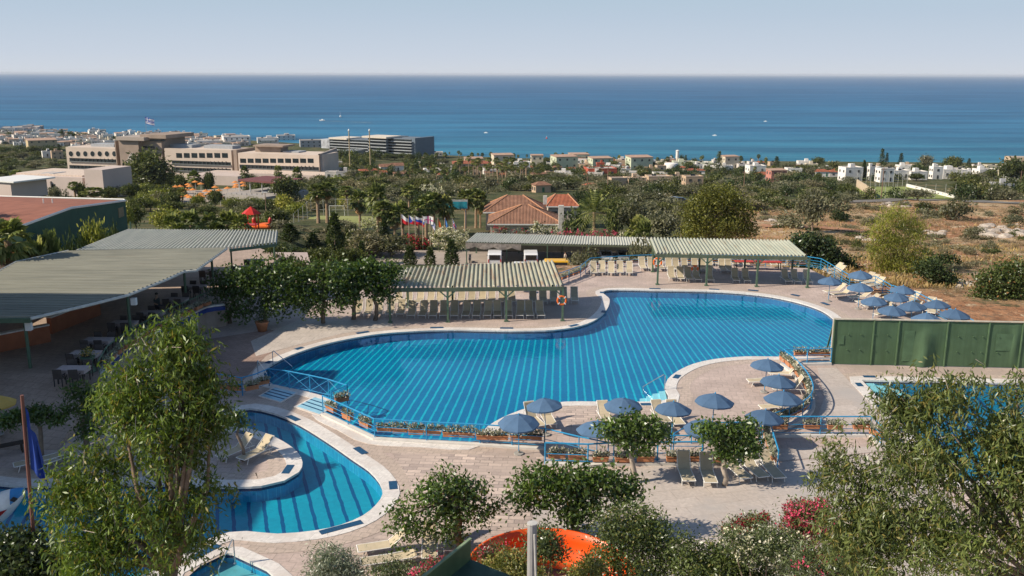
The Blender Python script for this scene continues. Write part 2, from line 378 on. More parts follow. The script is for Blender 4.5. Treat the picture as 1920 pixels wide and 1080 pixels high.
# ================================================================ terrain
DECK = [(-60, 8), (62, 8), (62, 56), (40, 57)] + [tuple(G(*p).xy) for p in ((1850, 625), (1690, 568), (1600, 543), (1515, 503), (1215, 487), (1105, 492), (1046, 531))] + [(3.3, 77), (-17, 77), (-20, 88), (-60, 88)]
def terrain():
    ys = [30.0]
    while ys[-1] < 1500: ys.append(ys[-1] * 1.017 + (0 if ys[-1] > 40 else .3))
    ts = [-1.0 + .0075 * i for i in range(268)]
    n = len(ts); V = []; cov = []
    for y in ys:
        for t in ts:
            x = t * y; V.append((x, y, H(x, y)))
            g = (1 - smooth(.13, .30, t)) * smooth(100, 135, y)
            g = max(g, smooth(235, 300, y) * .85); g = max(g, (1 - smooth(-.1, .0, t)) * smooth(70, 90, y))
            cov.append(g)
    fs = []
    for i in range(len(ys) - 1):
        for j in range(n - 1):
            cx = sum(ts[j + b] * ys[i + a] for a in (0, 1) for b in (0, 1)) / 4; cy = (ys[i] + ys[i + 1]) / 2
            if cy < 90 and inside(DECKIN, cx, cy): continue
            fs.append((i * n + j, i * n + j + 1, (i + 1) * n + j + 1, (i + 1) * n + j))
    m, nt, nd, lk = newmat('ground'); co = objco(nt)
    dry = ramp(nt, noi(nt, co, .11, 6, .65), [(.28, (.15, .105, .065)), (.43, (.36, .25, .14)), (.60, (.54, .41, .25)), (.78, (.30, .21, .13))])
    red = ramp(nt, noi(nt, co, .045, 5, .6), [(.44, (0, 0, 0)), (.56, (1, 1, 1))])
    dry = mixc(nt, red, dry, ramp(nt, noi(nt, co, .6, 4, .6), [(.35, (.28, .13, .065)), (.65, (.50, .27, .15))]))
    dry = mixc(nt, ramp(nt, noi(nt, co, .9, 6, .7), [(.56, (0, 0, 0)), (.66, (1, 1, 1))]), dry, (.17, .135, .095))
    dry = mixc(nt, ramp(nt, noi(nt, co, 2.6, 5, .75), [(.50, (0, 0, 0)), (.62, (.8, .8, .8))]), dry, (.20, .15, .10))
    dry = mixc(nt, ramp(nt, noi(nt, co, .4, 6, .75), [(.58, (0, 0, 0)), (.63, (1, 1, 1))]), dry, (.58, .48, .33))
    dry = mixc(nt, ramp(nt, noi(nt, co, .17, 5, .7), [(.60, (0, 0, 0)), (.68, (1, 1, 1))]), dry, (.085, .095, .05))
    grn = ramp(nt, noi(nt, co, .09, 6, .7), [(.3, (.035, .05, .022)), (.5, (.08, .09, .04)), (.62, (.15, .13, .07)), (.75, (.30, .22, .13))])
    at_ = N(nt, 'ShaderNodeAttribute', attribute_name='cover')
    f = mth(nt, 'ADD', at_.outputs['Fac'], mth(nt, 'MULTIPLY', mth(nt, 'SUBTRACT', noi(nt, co, .05, 4), .5), .9))
    cc = mixc(nt, ramp(nt, f, [(.4, (0, 0, 0)), (.6, (1, 1, 1))]), dry, grn)
    finish(nt, cc, .95, .1, 0, noi(nt, co, 1.2, 6, .7), .9, .5)
    o = struct(link_mesh('ground', V, fs, m, smoothf=True))
    a = o.data.attributes.new('cover', 'FLOAT', 'POINT'); a.data.foreach_set('value', cov)
    # ground behind and beside the viewer
    struct(link_mesh('ground', [(-260, -60, -2.6), (260, -60, -2.6), (260, 31, -2.6), (-260, 31, -2.6)], [(0, 1, 2, 3)], m))
_d = [Vector((p[0], p[1], 0)) for p in DECK]
DECKIN = [(p.x, p.y) for p in offset(_d, -.6)]
terrain()
# sea: one sheet to the horizon
def sea():
    m, nt, nd, lk = newmat('sea'); co = objco(nt); sp = N(nt, 'ShaderNodeSeparateXYZ'); lk.new(co, sp.inputs[0])
    mp = N(nt, 'ShaderNodeMapping'); mp.inputs['Scale'].default_value = (.16, 1, 1); lk.new(co, mp.inputs[0])
    lg = mth(nt, 'LOGARITHM', sp.outputs[1], 10.0)
    base = ramp(nt, mth(nt, 'MULTIPLY', mth(nt, 'SUBTRACT', lg, 2.8), .6), [(0, (.028, .175, .26)), (.12, (.020, .132, .25)), (.4, (.016, .108, .24)), (1, (.014, .10, .235))])
    st = ramp(nt, noi(nt, mp.outputs[0], .016, 8, .68), [(.38, (.55, .66, .73)), (.62, (1.42, 1.32, 1.25))])
    st2 = ramp(nt, noi(nt, mp.outputs[0], .0016, 4, .6), [(.35, (.86, .88, .9)), (.65, (1.12, 1.1, 1.08))])
    cc = mixc(nt, 1, mixc(nt, 1, base, st, 'MULTIPLY'), st2, 'MULTIPLY')
    h = mth(nt, 'ADD', noi(nt, mp.outputs[0], .08, 4, .6), mth(nt, 'MULTIPLY', noi(nt, mp.outputs[0], .4, 3), .4))
    finish(nt, cc, .45, .16, 0, h, .8, 3.0)
    xs = 80000
    o = struct(link_mesh('sea', [(-3000, 560, SEA), (3000, 560, SEA), (xs, 60000, SEA), (-xs, 60000, SEA)], [(0, 1, 2, 3)], m))
sea()
# ================================================================ pools and paving
def px2(pts, z=0): return [G(a, b, z) for a, b in pts]
MAINP = [(1137, 545), (1240, 545), (1340, 547), (1400, 551), (1450, 557), (1500, 568), (1540, 582), (1563, 598), (1585, 617), (1592, 640), (1560, 660), (1480, 669), (1400, 669), (1340, 674), (1300, 683), (1270, 697), (1252, 712), (1247, 730), (1252, 750), (1200, 754), (1130, 754), (1060, 754), (1000, 763), (955, 778), (915, 800), (895, 826), (870, 835), (800, 830), (703, 824), (655, 802), (608, 777), (625, 752), (575, 735), (510, 720), (494, 700), (515, 681), (560, 661), (620, 643), (700, 628), (770, 622), (850, 619), (960, 621), (1040, 619), (1090, 611), (1120, 598), (1138, 580), (1143, 562)]
SMALLP = [(452, 768), (505, 773), (560, 795), (620, 832), (660, 860), (692, 882), (712, 905), (718, 927), (705, 948), (680, 968), (640, 985), (590, 996), (520, 1002), (430, 999), (317, 1045), (250, 1090), (-150, 1090), (-150, 912), (45, 912), (280, 909), (420, 914), (490, 912), (533, 902), (560, 886), (567, 868), (557, 848), (530, 828), (490, 810), (447, 801), (434, 792)]
SIDEP = [(1615, 713), (1800, 717), (2020, 722), (2040, 900), (1800, 903), (1705, 806)]
FOOTP = [(326, 1110), (345, 1075), (417, 1037), (436, 1038), (500, 1068), (545, 1110)]
P_main = resample([p.xy for p in px2(MAINP)], step=.6)
def sharp(pts, z=0): return resample([p.xy for p in px2(pts, z)], step=.5, smooth_it=False)
P_small = resample([p.xy for p in px2(SMALLP)], step=.5)
P_side = sharp(SIDEP); P_foot = sharp(FOOTP)
POOLS = [P_main, P_small, P_side, P_foot]
m_deck = brickmat('deck_tiles', (.50, .405, .36), (.44, .355, .315), (.31, .26, .225), .62, .62, .012, .12, .16, .6, .5, ((.36, .30, .26), .12))
m_cop = brickmat('coping_stone', (.72, .69, .65), (.66, .63, .60), (.5, .48, .45), .6, .6, .008, .3, .08, .45, .5, ((.58, .53, .49), .4))
m_band = brickmat('border_tiles', (.50, .41, .35), (.45, .37, .31), (.32, .27, .23), .35, .35, .012, .2, .12, .6)
sheet('deck', DECK, [offset(p, .05) for p in POOLS], 0, m_deck, skirt=2.6)
def stripe_mat(name, bgc, sc_, fanx, fany, ang, frac, tile=.12):
    m, nt, nd, lk = newmat(name); co = objco(nt); sp = N(nt, 'ShaderNodeSeparateXYZ'); lk.new(co, sp.inputs[0])
    a = mth(nt, 'ARCTAN2', mth(nt, 'SUBTRACT', sp.outputs[0], fanx), mth(nt, 'SUBTRACT', fany, sp.outputs[1]))
    wob = mth(nt, 'MULTIPLY', mth(nt, 'SUBTRACT', noi(nt, co, 1.3, 3), .5), .18)
    f = mth(nt, 'FRACT', mth(nt, 'ADD', mth(nt, 'DIVIDE', a, ang), wob))
    s = mth(nt, 'LESS_THAN', f, frac)
    cc = mixc(nt, s, bgc, sc_)
    mos = N(nt, 'ShaderNodeTexVoronoi', i_Scale=6.0); lk.new(co, mos.inputs['Vector'])
    cc = mixc(nt, 1, cc, ramp(nt, mos.outputs['Color'], [(0, (.86, .88, .9)), (1, (1.1, 1.08, 1.06))]), 'MULTIPLY')
    cc = mixc(nt, 1, cc, ramp(nt, noi(nt, co, .18, 4), [(.3, (.84, .86, .9)), (.7, (1.14, 1.12, 1.08))]), 'MULTIPLY')
    finish(nt, cc, .5, .2); return m
def water_mat(name, tint, wav=1.0, sc1=1.6):
    m, nt, nd, lk = newmat(name); co = objco(nt)
    h = mth(nt, 'ADD', noi(nt, co, sc1, 3, .5), mth(nt, 'MULTIPLY', noi(nt, co, .35, 2), 1.5))
    b = N(nt, 'ShaderNodeBump', i_Strength=.2 * wav, i_Distance=.05); lk.new(h, b.inputs['Height'])
    fr = N(nt, 'ShaderNodeFresnel', i_IOR=1.33); lk.new(b.outputs[0], fr.inputs['Normal'])
    t = N(nt, 'ShaderNodeBsdfTransparent'); t.inputs[0].default_value = c4(tint)
    g = N(nt, 'ShaderNodeBsdfGlossy', i_Roughness=.03); lk.new(b.outputs[0], g.inputs['Normal']); g.inputs[0].default_value = (.72, .82, .9, 1)
    geo = N(nt, 'ShaderNodeNewGeometry'); ff = mth(nt, 'MULTIPLY', fr.outputs[0], mth(nt, 'SUBTRACT', 1.0, geo.outputs['Backfacing']))   # from below the surface all light passes
    x = N(nt, 'ShaderNodeMixShader'); lk.new(ff, x.inputs[0]); lk.new(t.outputs[0], x.inputs[1]); lk.new(g.outputs[0], x.inputs[2])
    o = N(nt, 'ShaderNodeOutputMaterial'); lk.new(x.outputs[0], o.inputs[0]); return m
m_wall = brickmat('pool_wall_tiles', (.02, .16, .34), (.015, .13, .29), (.03, .2, .36), .3, .3, .01, 0, .1, .4)
m_line = M('waterline_tiles', (.004, .03, .10), .3)
def basin(P, depth, fmat, wmat, tint, wav=1, wl=-.09):
    Q = offset(P, .02); n = len(Q)
    V = [Vector((p.x, p.y, 0)) for p in Q] + [Vector((p.x, p.y, -.2)) for p in Q]
    struct(link_mesh('pool_waterline', V, [(i, (i + 1) % n, n + (i + 1) % n, n + i) for i in range(n)], m_line))
    V = [Vector((p.x, p.y, -.2)) for p in Q] + [Vector((p.x, p.y, -depth)) for p in Q]
    struct(link_mesh('pool_wall', V, [(i, (i + 1) % n, n + (i + 1) % n, n + i) for i in range(n)], wmat))
    sheet('pool_floor', Q, [], -depth, fmat)
    sheet('pool_water', P, [], wl, water_mat('pool_water', tint, wav))
fm_main = stripe_mat('main_pool_mosaic', (.0002, .175, .355), (.003, .42, .53), 9.2, 170, .47 / 122, .24)
fm_small = stripe_mat('small_pool_mosaic', (.006, .30, .42), (.001, .085, .22), -118, 366, .62 / 345, .24)
fm_side = stripe_mat('side_pool_mosaic', (.003, .19, .33), (.001, .07, .22), 60, 250, .9 / 200, .22)
m_sw = brickmat('small_pool_wall', (.012, .27, .46), (.012, .24, .42), (.05, .4, .55), .3, .3, .01, 0, .1, .4)
basin(P_main, .62, fm_main, m_wall, (.88, .97, 1))
basin(P_small, .7, fm_small, m_sw, (.9, .98, 1), .7)
basin(P_side, .8, fm_side, m_sw, (.88, .97, 1), .8)
basin(P_foot, .4, M('foot_bath_tiles', (.10, .36, .40), .4), m_sw, (.92, .98, 1), .5)
for P, wd in ((P_main, .62), (P_small, .7), (P_side, .75), (P_foot, .5)):
    A = offset(P, -.01); B = offset(P, wd); ring('pool_coping', A, B, .03, m_cop, .1)
    if P is not P_foot:
        ring('pool_border', B, offset(P, wd + .75), .006 + .0035 * POOLS.index(P), m_band)
# paving zones, each a sheet a few millimetres over the deck
m_pav = brickmat('small_pavers', (.60, .49, .42), (.36, .295, .265), (.24, .205, .185), .62, .31, .018, .06, .14, .75, .37, ((.44, .36, .315), .25))
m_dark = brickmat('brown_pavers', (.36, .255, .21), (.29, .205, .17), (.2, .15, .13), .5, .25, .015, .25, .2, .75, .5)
m_grey = brickmat('grey_slabs', (.51, .455, .415), (.465, .41, .37), (.36, .31, .27), 1.6, .8, .012, -.25, .07, .55, .5, ((.42, .39, .37), .3))
m_lime = brickmat('pale_slabs', (.52, .465, .415), (.47, .42, .375), (.33, .3, .27), .8, .8, .012, .1, .12, .6)
def zone(name, pts, holes, mat, z):
    sheet(name, [p.xy for p in px2(pts)], holes, z, mat)
zone('paving', [(735, 850), (860, 852), (1018, 858), (1022, 905), (1000, 960), (985, 1100), (560, 1100), (645, 1030), (735, 995), (775, 935), (765, 895)], [], m_pav, .012)
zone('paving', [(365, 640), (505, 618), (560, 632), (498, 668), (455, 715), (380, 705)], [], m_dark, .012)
zone('paving', [(1022, 905), (1240, 870), (1455, 868), (1640, 850), (1720, 870), (1800, 960), (1800, 1100), (985, 1100), (1000, 960)], [], m_grey, .012)
zone('paving', [(1532, 690), (1568, 690), (1592, 715), (1650, 780), (1700, 838), (1640, 848), (1455, 866), (1440, 842), (1640, 838), (1640, 800), (1530, 792), (1546, 745)], [], m_grey, .016)
zone('paving', [(1062, 766), (1180, 766), (1196, 786), (1170, 800), (1060, 800)], [], m_pav, .012)
zone('paving', [(560, 700 - 100), (735, 600), (735, 612), (640, 626), (565, 645), (480, 668), (470, 640)], [], m_lime, .014)
# ================================================================ pool furniture
m_blue = M('blue_paint', (.03, .27, .52), .45, .12, 3, .4)
m_terra = M('terracotta', (.46, .20, .10), .8, .15, 5)
m_cream = M('cream_sling', (.46, .40, .29), .8, .08, 4, each=.16)
m_white = M('white_enamel', (.75, .75, .72), .45, .05, 4)
m_canv = M('blue_canvas', (.07, .135, .24), .85, .14, 1.5, each=.16)
m_green = M('green_paint', (.09, .15, .10), .6, .15, 3)
m_steel = M('steel_tube', (.55, .56, .58), .25, .05, 3, .5, .9)
m_dark = M('dark_metal', (.03, .03, .03), .6)
m_drain = M('blue_grating', (.015, .07, .15), .5, .3, 20)
m_succ = LM('succulent', (.16, .19, .12), (.42, .42, .33), ((.55, .52, .45), .72), .15)
# ---- loungers
def lounger(name, label, ang, drop=0):
    t = thing(name, label, 'sun lounger')
    mb = MB(); w = .255; zs = .33; hinge = 1.12
    n = 5; V = []; 
    for i in range(n + 1):
        y = hinge * i / n; z = zs - .02 * math.sin(PI * i / n) - (.03 if i == 0 else 0)
        V += [Vector((-w, y, z)), Vector((w, y, z))]
    V2 = [p - Vector((0, 0, .025)) for p in V]; m = len(V)
    fs = [(2 * i, 2 * i + 1, 2 * i + 3, 2 * i + 2) for i in range(n)] + [(m + 2 * i + 2, m + 2 * i + 3, m + 2 * i + 1, m + 2 * i) for i in range(n)]
    fs += [(0, m, m + 1, 1), (2 * n + 1, m + 2 * n + 1, m + 2 * n, 2 * n)] + [(2 * i + 2, m + 2 * i + 2, m + 2 * i, 2 * i) for i in range(n)] + [(2 * i + 1, m + 2 * i + 1, m + 2 * i + 3, 2 * i + 3) for i in range(n)]
    mb.add(V + V2, fs).build('seat', m_cream, t)
    c, s = math.cos(ang), math.sin(ang); L = .80
    mb = MB(); ex = Vector((0, c, s)); up = Vector((0, -s, c)); o = Vector((0, hinge + .02, zs))
    pr = [(0, 0), (.25, -.02), (.5, -.015), (.62, .01), (.74, .045), (L, .03)]
    V = []
    for u, q in pr:
        for sx in (-1, 1): V.append(o + ex * u + up * q + Vector((sx * (w if u < L - .02 else w * .86), 0, 0)))
    V2 = [p - up * .03 for p in V]; m = len(V); n = len(pr) - 1
    fs = [(2 * i, 2 * i + 1, 2 * i + 3, 2 * i + 2) for i in range(n)] + [(m + 2 * i + 2, m + 2 * i + 3, m + 2 * i + 1, m + 2 * i) for i in range(n)]
    fs += [(0, m, m + 1, 1), (2 * n + 1, m + 2 * n + 1, m + 2 * n, 2 * n)] + [(2 * i + 2, m + 2 * i + 2, m + 2 * i, 2 * i) for i in range(n)] + [(2 * i + 1, m + 2 * i + 1, m + 2 * i + 3, 2 * i + 3) for i in range(n)]
    mb.add(V + V2, fs).build('backrest', m_cream, t)
    mb = MB()
    for sx in (-1, 1):
        x = sx * (w + .02); mb.tube([(x, -.02, zs - .04), (x, hinge, zs - .01), (x, 1.75, zs - .03)], .02, 5)
        e = o + ex * L + Vector((x, 0, 0)); mb.tube([o + Vector((x, 0, 0)), e], .017, 5)
        mb.tube([o + ex * .45 + Vector((x, 0, 0)), (x, 1.65, zs - .03)], .012, 4)
    mb.tube([(-w - .02, -.02, zs - .04), (w + .02, -.02, zs - .04)], .02, 5); e = o + ex * L; mb.tube([e - Vector((w + .02, 0, 0)), e + Vector((w + .02, 0, 0))], .018, 5)
    mb.build('frame', m_white, t)
    for y0, y1 in ((.22, .12), (1.42, 1.55)):
        for sx in (-1, 1):
            MB().tube([(sx * (w + .02), y0, zs - .02), (sx * (w + .02), y1, .02)], .018, 5).build('leg', m_white, t)
    return t
LP = [lounger('sun_lounger', '', math.radians(58)), lounger('sun_lounger', '', math.radians(38)), lounger('sun_lounger', '', math.radians(4))]
LUSED = [False] * 3
def put_lounger(p, rz, kind, label, group='cream sun loungers round the pool'):
    j = math.radians(rnd.uniform(-4, 4)); loc = Vector(p) + Vector((0, 0, .012))
    if not LUSED[kind]:
        LUSED[kind] = True; o = LP[kind]; o.location = loc; o.rotation_euler = (0, 0, rz + j); o['label'] = label; o['group'] = group; return o
    return dup(LP[kind], loc, rz + j, label, group)
R = math.radians
for i in range(18):
    put_lounger(G(668 + i * 20.4, 599 - (3 if i < 5 else 0)), R(0), 0, f'cream lounger in front row under the near pavilion, {ordn(i)} from the trees')
for i in range(18):
    if i == 12: continue
    put_lounger(G(745 + i * 19.6, 575 - i * .25), R(0), 0, f'cream lounger in back row under the near pavilion, {ordn(i if i < 12 else i - 1)} from the trees')
for i, (a, b) in enumerate(((1000, 549), (880, 545), (925, 546), (850, 547))):
    put_lounger(G(a, b), R(75 if i < 2 else 20), 1, f'reclined cream lounger behind the near pavilion rows, {ordn(i)} of four')
for i, a in enumerate((1114, 1129, 1146, 1163, 1180)):
    put_lounger(G(a, 518 - (i % 2)), R(-3), 0, f'cream lounger in the row of five beside the far pavilion, {ordn(i)} from ramp')
for i, a in enumerate((1207, 1222, 1241, 1256, 1272, 1288, 1304, 1320, 1336, 1358, 1372)):
    put_lounger(G(a, 509 + i * .45), R(-2), 0, f'cream lounger in second row under the far pavilion, {ordn(i)} from its lifebuoy post')
for i, a in enumerate((1261, 1277, 1294, 1310, 1333, 1381, 1402, 1480, 1497, 1518)):
    put_lounger(G(a, 528 + i * .8), R(-2), 0, f'cream lounger in front row under the far pavilion, {ordn(i)} from its lifebuoy post')
for i, a in enumerate((1288, 1332, 1348, 1380, 1400, 1452, 1468)):
    put_lounger(G(a, 499 + i * .7), R(-2), 0, f'cream lounger in rear row by the planters, {ordn(i)} from the lifebuoy post')
for i, (a, b, k, r_) in enumerate(((1545, 512, 1, -70), (1552, 518, 1, -68), (1546, 553, 1, -72), (1561, 559, 1, -70), (1592, 564, 1, -80), (1606, 573, 1, -78), (1618, 580, 1, -76), (1606, 532, 1, -62), (1617, 537, 1, -62), (1627, 542, 1, -62), (1636, 581, 1, -76), (1642, 597, 1, -66), (1696, 572, 1, -50), (1700, 592, 1, -48), (1736, 590, 0, -40), (1745, 594, 0, -40))):
    put_lounger(G(a, b), R(r_), k, f'cream lounger among the far umbrellas, {ordn(i)} counting away from the far pavilion')
SP = [(1034, 806, 14, 0, 'cream lounger nearest the pool in the pair under the tall umbrella'), (1014, 809, 18, 0, 'cream lounger half hidden behind the front railing beside the pair under the umbrella'),
      (1402, 723, -82, 2, 'flat cream lounger on the peninsula, feet to the pool'), (1441, 707, -100, 0, 'cream lounger beneath the umbrella nearest the curved railing top'), (1448, 737, -95, 0, 'cream lounger beneath the middle umbrella of the curved railing'),
      (1275, 806, 10, 0, 'cream lounger below the umbrella right of the pool steps'), (1250, 802, 12, 1, 'low cream lounger left of the one below the umbrella by the steps'), (1142, 804, 10, 1, 'cream lounger behind the first slender mulberry on the terrace'), (1425, 773, -80, 0, 'cream lounger at the foot of the curved railing terrace'),
      (1292, 914, 0, 0, 'cream lounger on front deck, second to the left of the mulberry trunk'), (1333, 917, 0, 0, 'cream lounger at front deck immediately left of the mulberry trunk'), (1400, 909, 14, 1, 'cream lounger at front deck immediately right of the mulberry trunk'), (1432, 906, 16, 1, 'cream lounger at front deck, middle of the three right of the trunk'), (1462, 908, 8, 1, 'cream lounger at front deck beside the lattice screen'),
      (672, 1043, -78, 1, 'cream lounger lying sideways behind the grey oleander'), (678, 1068, -76, 2, 'flat cream lounger nearest the grey oleander at the bottom edge'), (806, 1060, 4, 1, 'cream lounger beside the foreground mulberry trunk, left of it'), (846, 1046, -6, 1, 'cream lounger directly behind the foreground mulberry trunk'), (880, 1044, -85, 2, 'cream lounger between the foreground mulberry and the orange slide'),
      (412, 868, -32, 1, 'cream lounger on the island, left of the little tree'), (452, 872, -36, 1, 'cream lounger on the island, right of the little tree'),
      (78, 880, -45, 1, 'shaded cream lounger behind the blue flag'), (28, 884, -55, 2, 'flat shaded lounger at the small pool edge, partly behind the flag')]
for a, b, r_, k, l in SP: put_lounger(G(a, b), R(r_), k, l)
# ---- umbrellas
def umbrella(name):
    t = thing(name, '', 'umbrella'); n = 8; mb = MB(); V = [Vector((0, 0, 1.93))]; rings = [(.3, 1.84), (.62, 1.70), (.93, 1.52), (.93, 1.45)]
    for r, z in rings:
        for j in range(2 * n):
            k = 1.0 if j % 2 == 0 else .945; V.append(Vector((r * k * math.cos(PI * j / n), r * k * math.sin(PI * j / n), z - (0 if j % 2 == 0 else .02 * r))))
    m = 2 * n; fs = [(0, 1 + j, 1 + (j + 1) % m) for j in range(m)]
    for q in range(3): fs += [(1 + q * m + j, 1 + (q + 1) * m + j, 1 + (q + 1) * m + (j + 1) % m, 1 + q * m + (j + 1) % m) for j in range(m)]
    mb.add(V, fs).build('canopy', m_canv, t)
    MB().tube([(0, 0, 0), (0, 0, 1.9)], .022, 6).build('pole', m_blue, t)
    MB().lathe((0, 0, 1.92), [(.03, 0), (.035, .03), (.01, .09)], 6).build('finial', m_blue, t)
    mb = MB()
    for j in range(n): a = 2 * PI * j / n; mb.beam((0.02 * math.cos(a), .02 * math.sin(a), 1.5), (.6 * math.cos(a), .6 * math.sin(a), 1.67), .012)
    mb.build('rib_set', m_white, t)
    MB().lathe((0, 0, 0), [(.24, 0), (.22, .05), (.06, .07), (.05, .16)], 10).build('base', M('grey_base', (.3, .29, .27), .9), t)
    return t
UP_ = None
UM = [(1557, 518, 'beside the far pavilion, standing alone nearest the pool'), (1614, 507, 'highest up, against the blue fence bend'), (1613, 531, 'second from the far pavilion along the pool edge'), (1682, 545, 'in the middle of the group, before the fence'), (1692, 533, 'tucked against the blue fence in the middle'), (1641, 553, 'third from the far pavilion along the pool edge'), (1672, 572, 'directly above the left half of the green screen'), (1714, 566, 'third along above the green screen, loungers behind'), (1760, 561, 'near the low end of the blue fence'), (1740, 586, 'cut off lowest by the green screen top'), (1790, 581, 'last toward the scrub, just over the screen')]
for i, (a, b, l) in enumerate(UM):
    p = G(a, b, 1.98); p.z = .012
    lab = 'blue pool umbrella ' + l
    if UP_ is None: UP_ = umbrella('pool_umbrella'); UP_.location = p; UP_['label'] = lab; UP_['group'] = 'blue pool umbrellas'
    else: dup(UP_, p, rnd.uniform(0, .8), lab, 'blue pool umbrellas', rnd.uniform(.95, 1.05), (rnd.uniform(-.06, .06), rnd.uniform(-.06, .06)))
for a, b, l in ((1025, 743, 'over the lounger pair on the pool terrace'), (973, 775, 'partly behind the front railing planters'), (1169, 744, 'at the water edge above the first mulberry'), (1262, 749, 'just below the pool entry steps'), (1338, 738, 'in the middle of the tiled peninsula'), (1437, 671, 'farthest of the four along the curved railing'), (1457, 701, 'second of the four along the curved railing'), (1470, 733, 'third of the four along the curved railing, fully open'), (1432, 764, 'lowest of the four, cut by the blue railing'), (1120, 790, 'half hidden behind the first mulberry crown'), (1322, 784, 'half hidden behind the second mulberry crown')):
    p = G(a, b, 1.98); p.z = .012; dup(UP_, p, rnd.uniform(0, .8), 'blue pool umbrella ' + l, 'blue pool umbrellas', rnd.uniform(.95, 1.05), (rnd.uniform(-.06, .06), rnd.uniform(-.06, .06)))
# ---- railings
def railing(label, pts, h=1.02, rails=(.62, .40, .2), sp=1.6, mat=None, cross=False, name='railing', r=.028):
    mat = mat or m_blue; pts = [Vector((p[0], p[1], p[2] if len(p) > 2 else 0)) for p in pts]
    t = thing(name, label, 'railing', pts[0])
    Z = Vector((0, 0, 1)); MB().tube([p + Z * h for p in pts], r * 1.25, 6).build('top_rail', mat, t, True)
    for q in rails: MB().tube([p + Z * q for p in pts], r * .6, 5).build('lower_rail', mat, t, True)
    tops = []
    for a, b in zip(pts, pts[1:]):
        n = max(1, round((b - a).length / sp))
        for i in range(n): tops.append(a.lerp(b, i / n))
    tops.append(pts[-1])
    keep = [tops[0]]
    for p in tops[1:]:
        if (p - keep[-1]).length > sp * .6: keep.append(p)
    for p in keep: MB().tube([p, p + Z * h], r, 6).build('post', mat, t, True)
    if cross:
        for a, b in zip(keep, keep[1:]):
            for s in (0, 1): MB().tube([a + Z * (.15 + s * (h - .2)), b + Z * (.15 + (1 - s) * (h - .2))], r * .5, 4).build('cross_brace', mat, t, True)
    return t
PLANT = []
def planter_proto(seed):
    t = thing('planter_box', '', 'planter'); r = np.random.default_rng(seed)
    mb = MB(); mb.box((0, 0, .09), (.74, .22, .18), taper=1.0); mb.box((0, 0, .20), (.80, .27, .045)); mb.build('trough', m_terra, t)
    MB().box((0, 0, .228), (.7, .18, .012)).build('soil', M('soil', (.06, .04, .03), .95), t)
    n = 190; C = np.stack([r.uniform(-.40, .40, n), r.normal(0, .085, n), .24 + np.abs(r.normal(.08, .075, n))], 1)
    leaves_mesh('plant', C, .14, .06, m_succ, t, -.35, 1, seed); return t
for s in range(3): PLANT.append([planter_proto(70 + s), False])
def put_planter(p, rz, label, group='terracotta planters along the blue railings'):
    e = PLANT[rnd.randrange(3)]
    s = (rnd.uniform(.92, 1.06), 1, rnd.uniform(.9, 1.15))
    if not e[1]:
        e[1] = True; o = e[0]; o.location = p; o.rotation_euler = (0, 0, rz); o.scale = s; o['label'] = label; o['group'] = group; return
    dup(e[0], p, rz, label, group, s)
def planters_px(lst, z, rz, lab):
    for i, (a, b) in enumerate(lst):
        p = G(a, b, z); put_planter(Vector((p.x, p.y, z - .1)), rz, f'{lab}, {ordn(i)} from its left end')
def planters_along(pts, gap, z, lab, off=0):
    pts = [Vector((p[0], p[1], 0)) for p in pts]; q = resample(pts, step=.1, closed=False, smooth_it=False); i = int(gap * 5); k = 0
    while i < len(q) - 1:
        d = q[i + 1] - q[i]; nrm = Vector((d.y, -d.x, 0)).normalized() * off
        put_planter(Vector((q[i].x, q[i].y, z)) + nrm, math.atan2(d.y, d.x), f'{lab}, {ordn(k)} along it'); k += 1; i += int(gap * 10)
railing('long blue railing between the main pool and the paved deck', [G(606, 777), G(703, 823), G(800, 829), G(900, 834), G(1021, 842)], sp=2.0)
railing('short blue cross-braced railing over the pool corner by the foot baths', [G(505, 724), G(543, 729), G(582, 737), G(617, 745), G(652, 757)], sp=1.5, cross=True, rails=(.15,))
railing('stub of blue railing turning back behind the corner planter', [G(652, 757), G(622, 770)], sp=1.2)
railing('blue railing with planters behind the eucalyptus by the brown paving', [G(360, 726), G(455, 742), G(480, 735), G(505, 724)], sp=1.8)
railing('sloping blue ramp railing behind the front planters', [G(1021, 842), G(1085, 858), G(1150, 872)], sp=1.9, rails=(.5,))
railing('blue railing with rounded ends along the front deck planters', [G(1022, 870), G(1102, 873), G(1148, 870), G(1316, 868)], sp=2.0, rails=(.5, .2), r=.034)
railing('blue railing between the two mulberries, behind the front planters', [G(1140, 855), G(1316, 856)], sp=1.6, rails=(.5,))
railing('short blue railing climbing behind the second mulberry', [G(1262, 852), G(1296, 832), G(1425, 828)], sp=1.8, rails=(.5,))
R5 = [G(a, b, 1.02) for a, b in ((1470, 655), (1489, 670), (1509, 692), (1521, 711), (1525, 729), (1516, 745), (1495, 758), (1466, 770), (1440, 779))]
R5 = [Vector((p.x, p.y, 0)) for p in R5]
railing('curved blue railing with planters round the umbrella terrace', resample(R5, step=.5, closed=False), sp=1.9)
R6 = [Vector((G(a, b, 1.02).x, G(a, b, 1.02).y, 0)) for a, b in ((1470, 655), (1560, 653))]
railing('straight blue railing between curved railing and green screen', R6, sp=1.6)
R7 = [Vector((G(a, b, 1.02).x, G(a, b, 1.02).y, 0)) for a, b in ((1441, 781), (1540, 781), (1634, 781), (1655, 800))]
railing('blue railing with four planters across the grey walkway', R7, sp=2.2)
R8 = [Vector((G(a, b, 1.02).x, G(a, b, 1.02).y, 0)) for a, b in ((1441, 781), (1450, 812), (1460, 845))]
railing('blue railing descending from the terrace toward the lattice screen', R8, sp=1.7)
R9 = [Vector((G(a, b, 1.02).x, G(a, b, 1.02).y, 0)) for a, b in ((1513, 481), (1540, 485), (1594, 516), (1642, 518), (1672, 535), (1717, 547), (1826, 601))]
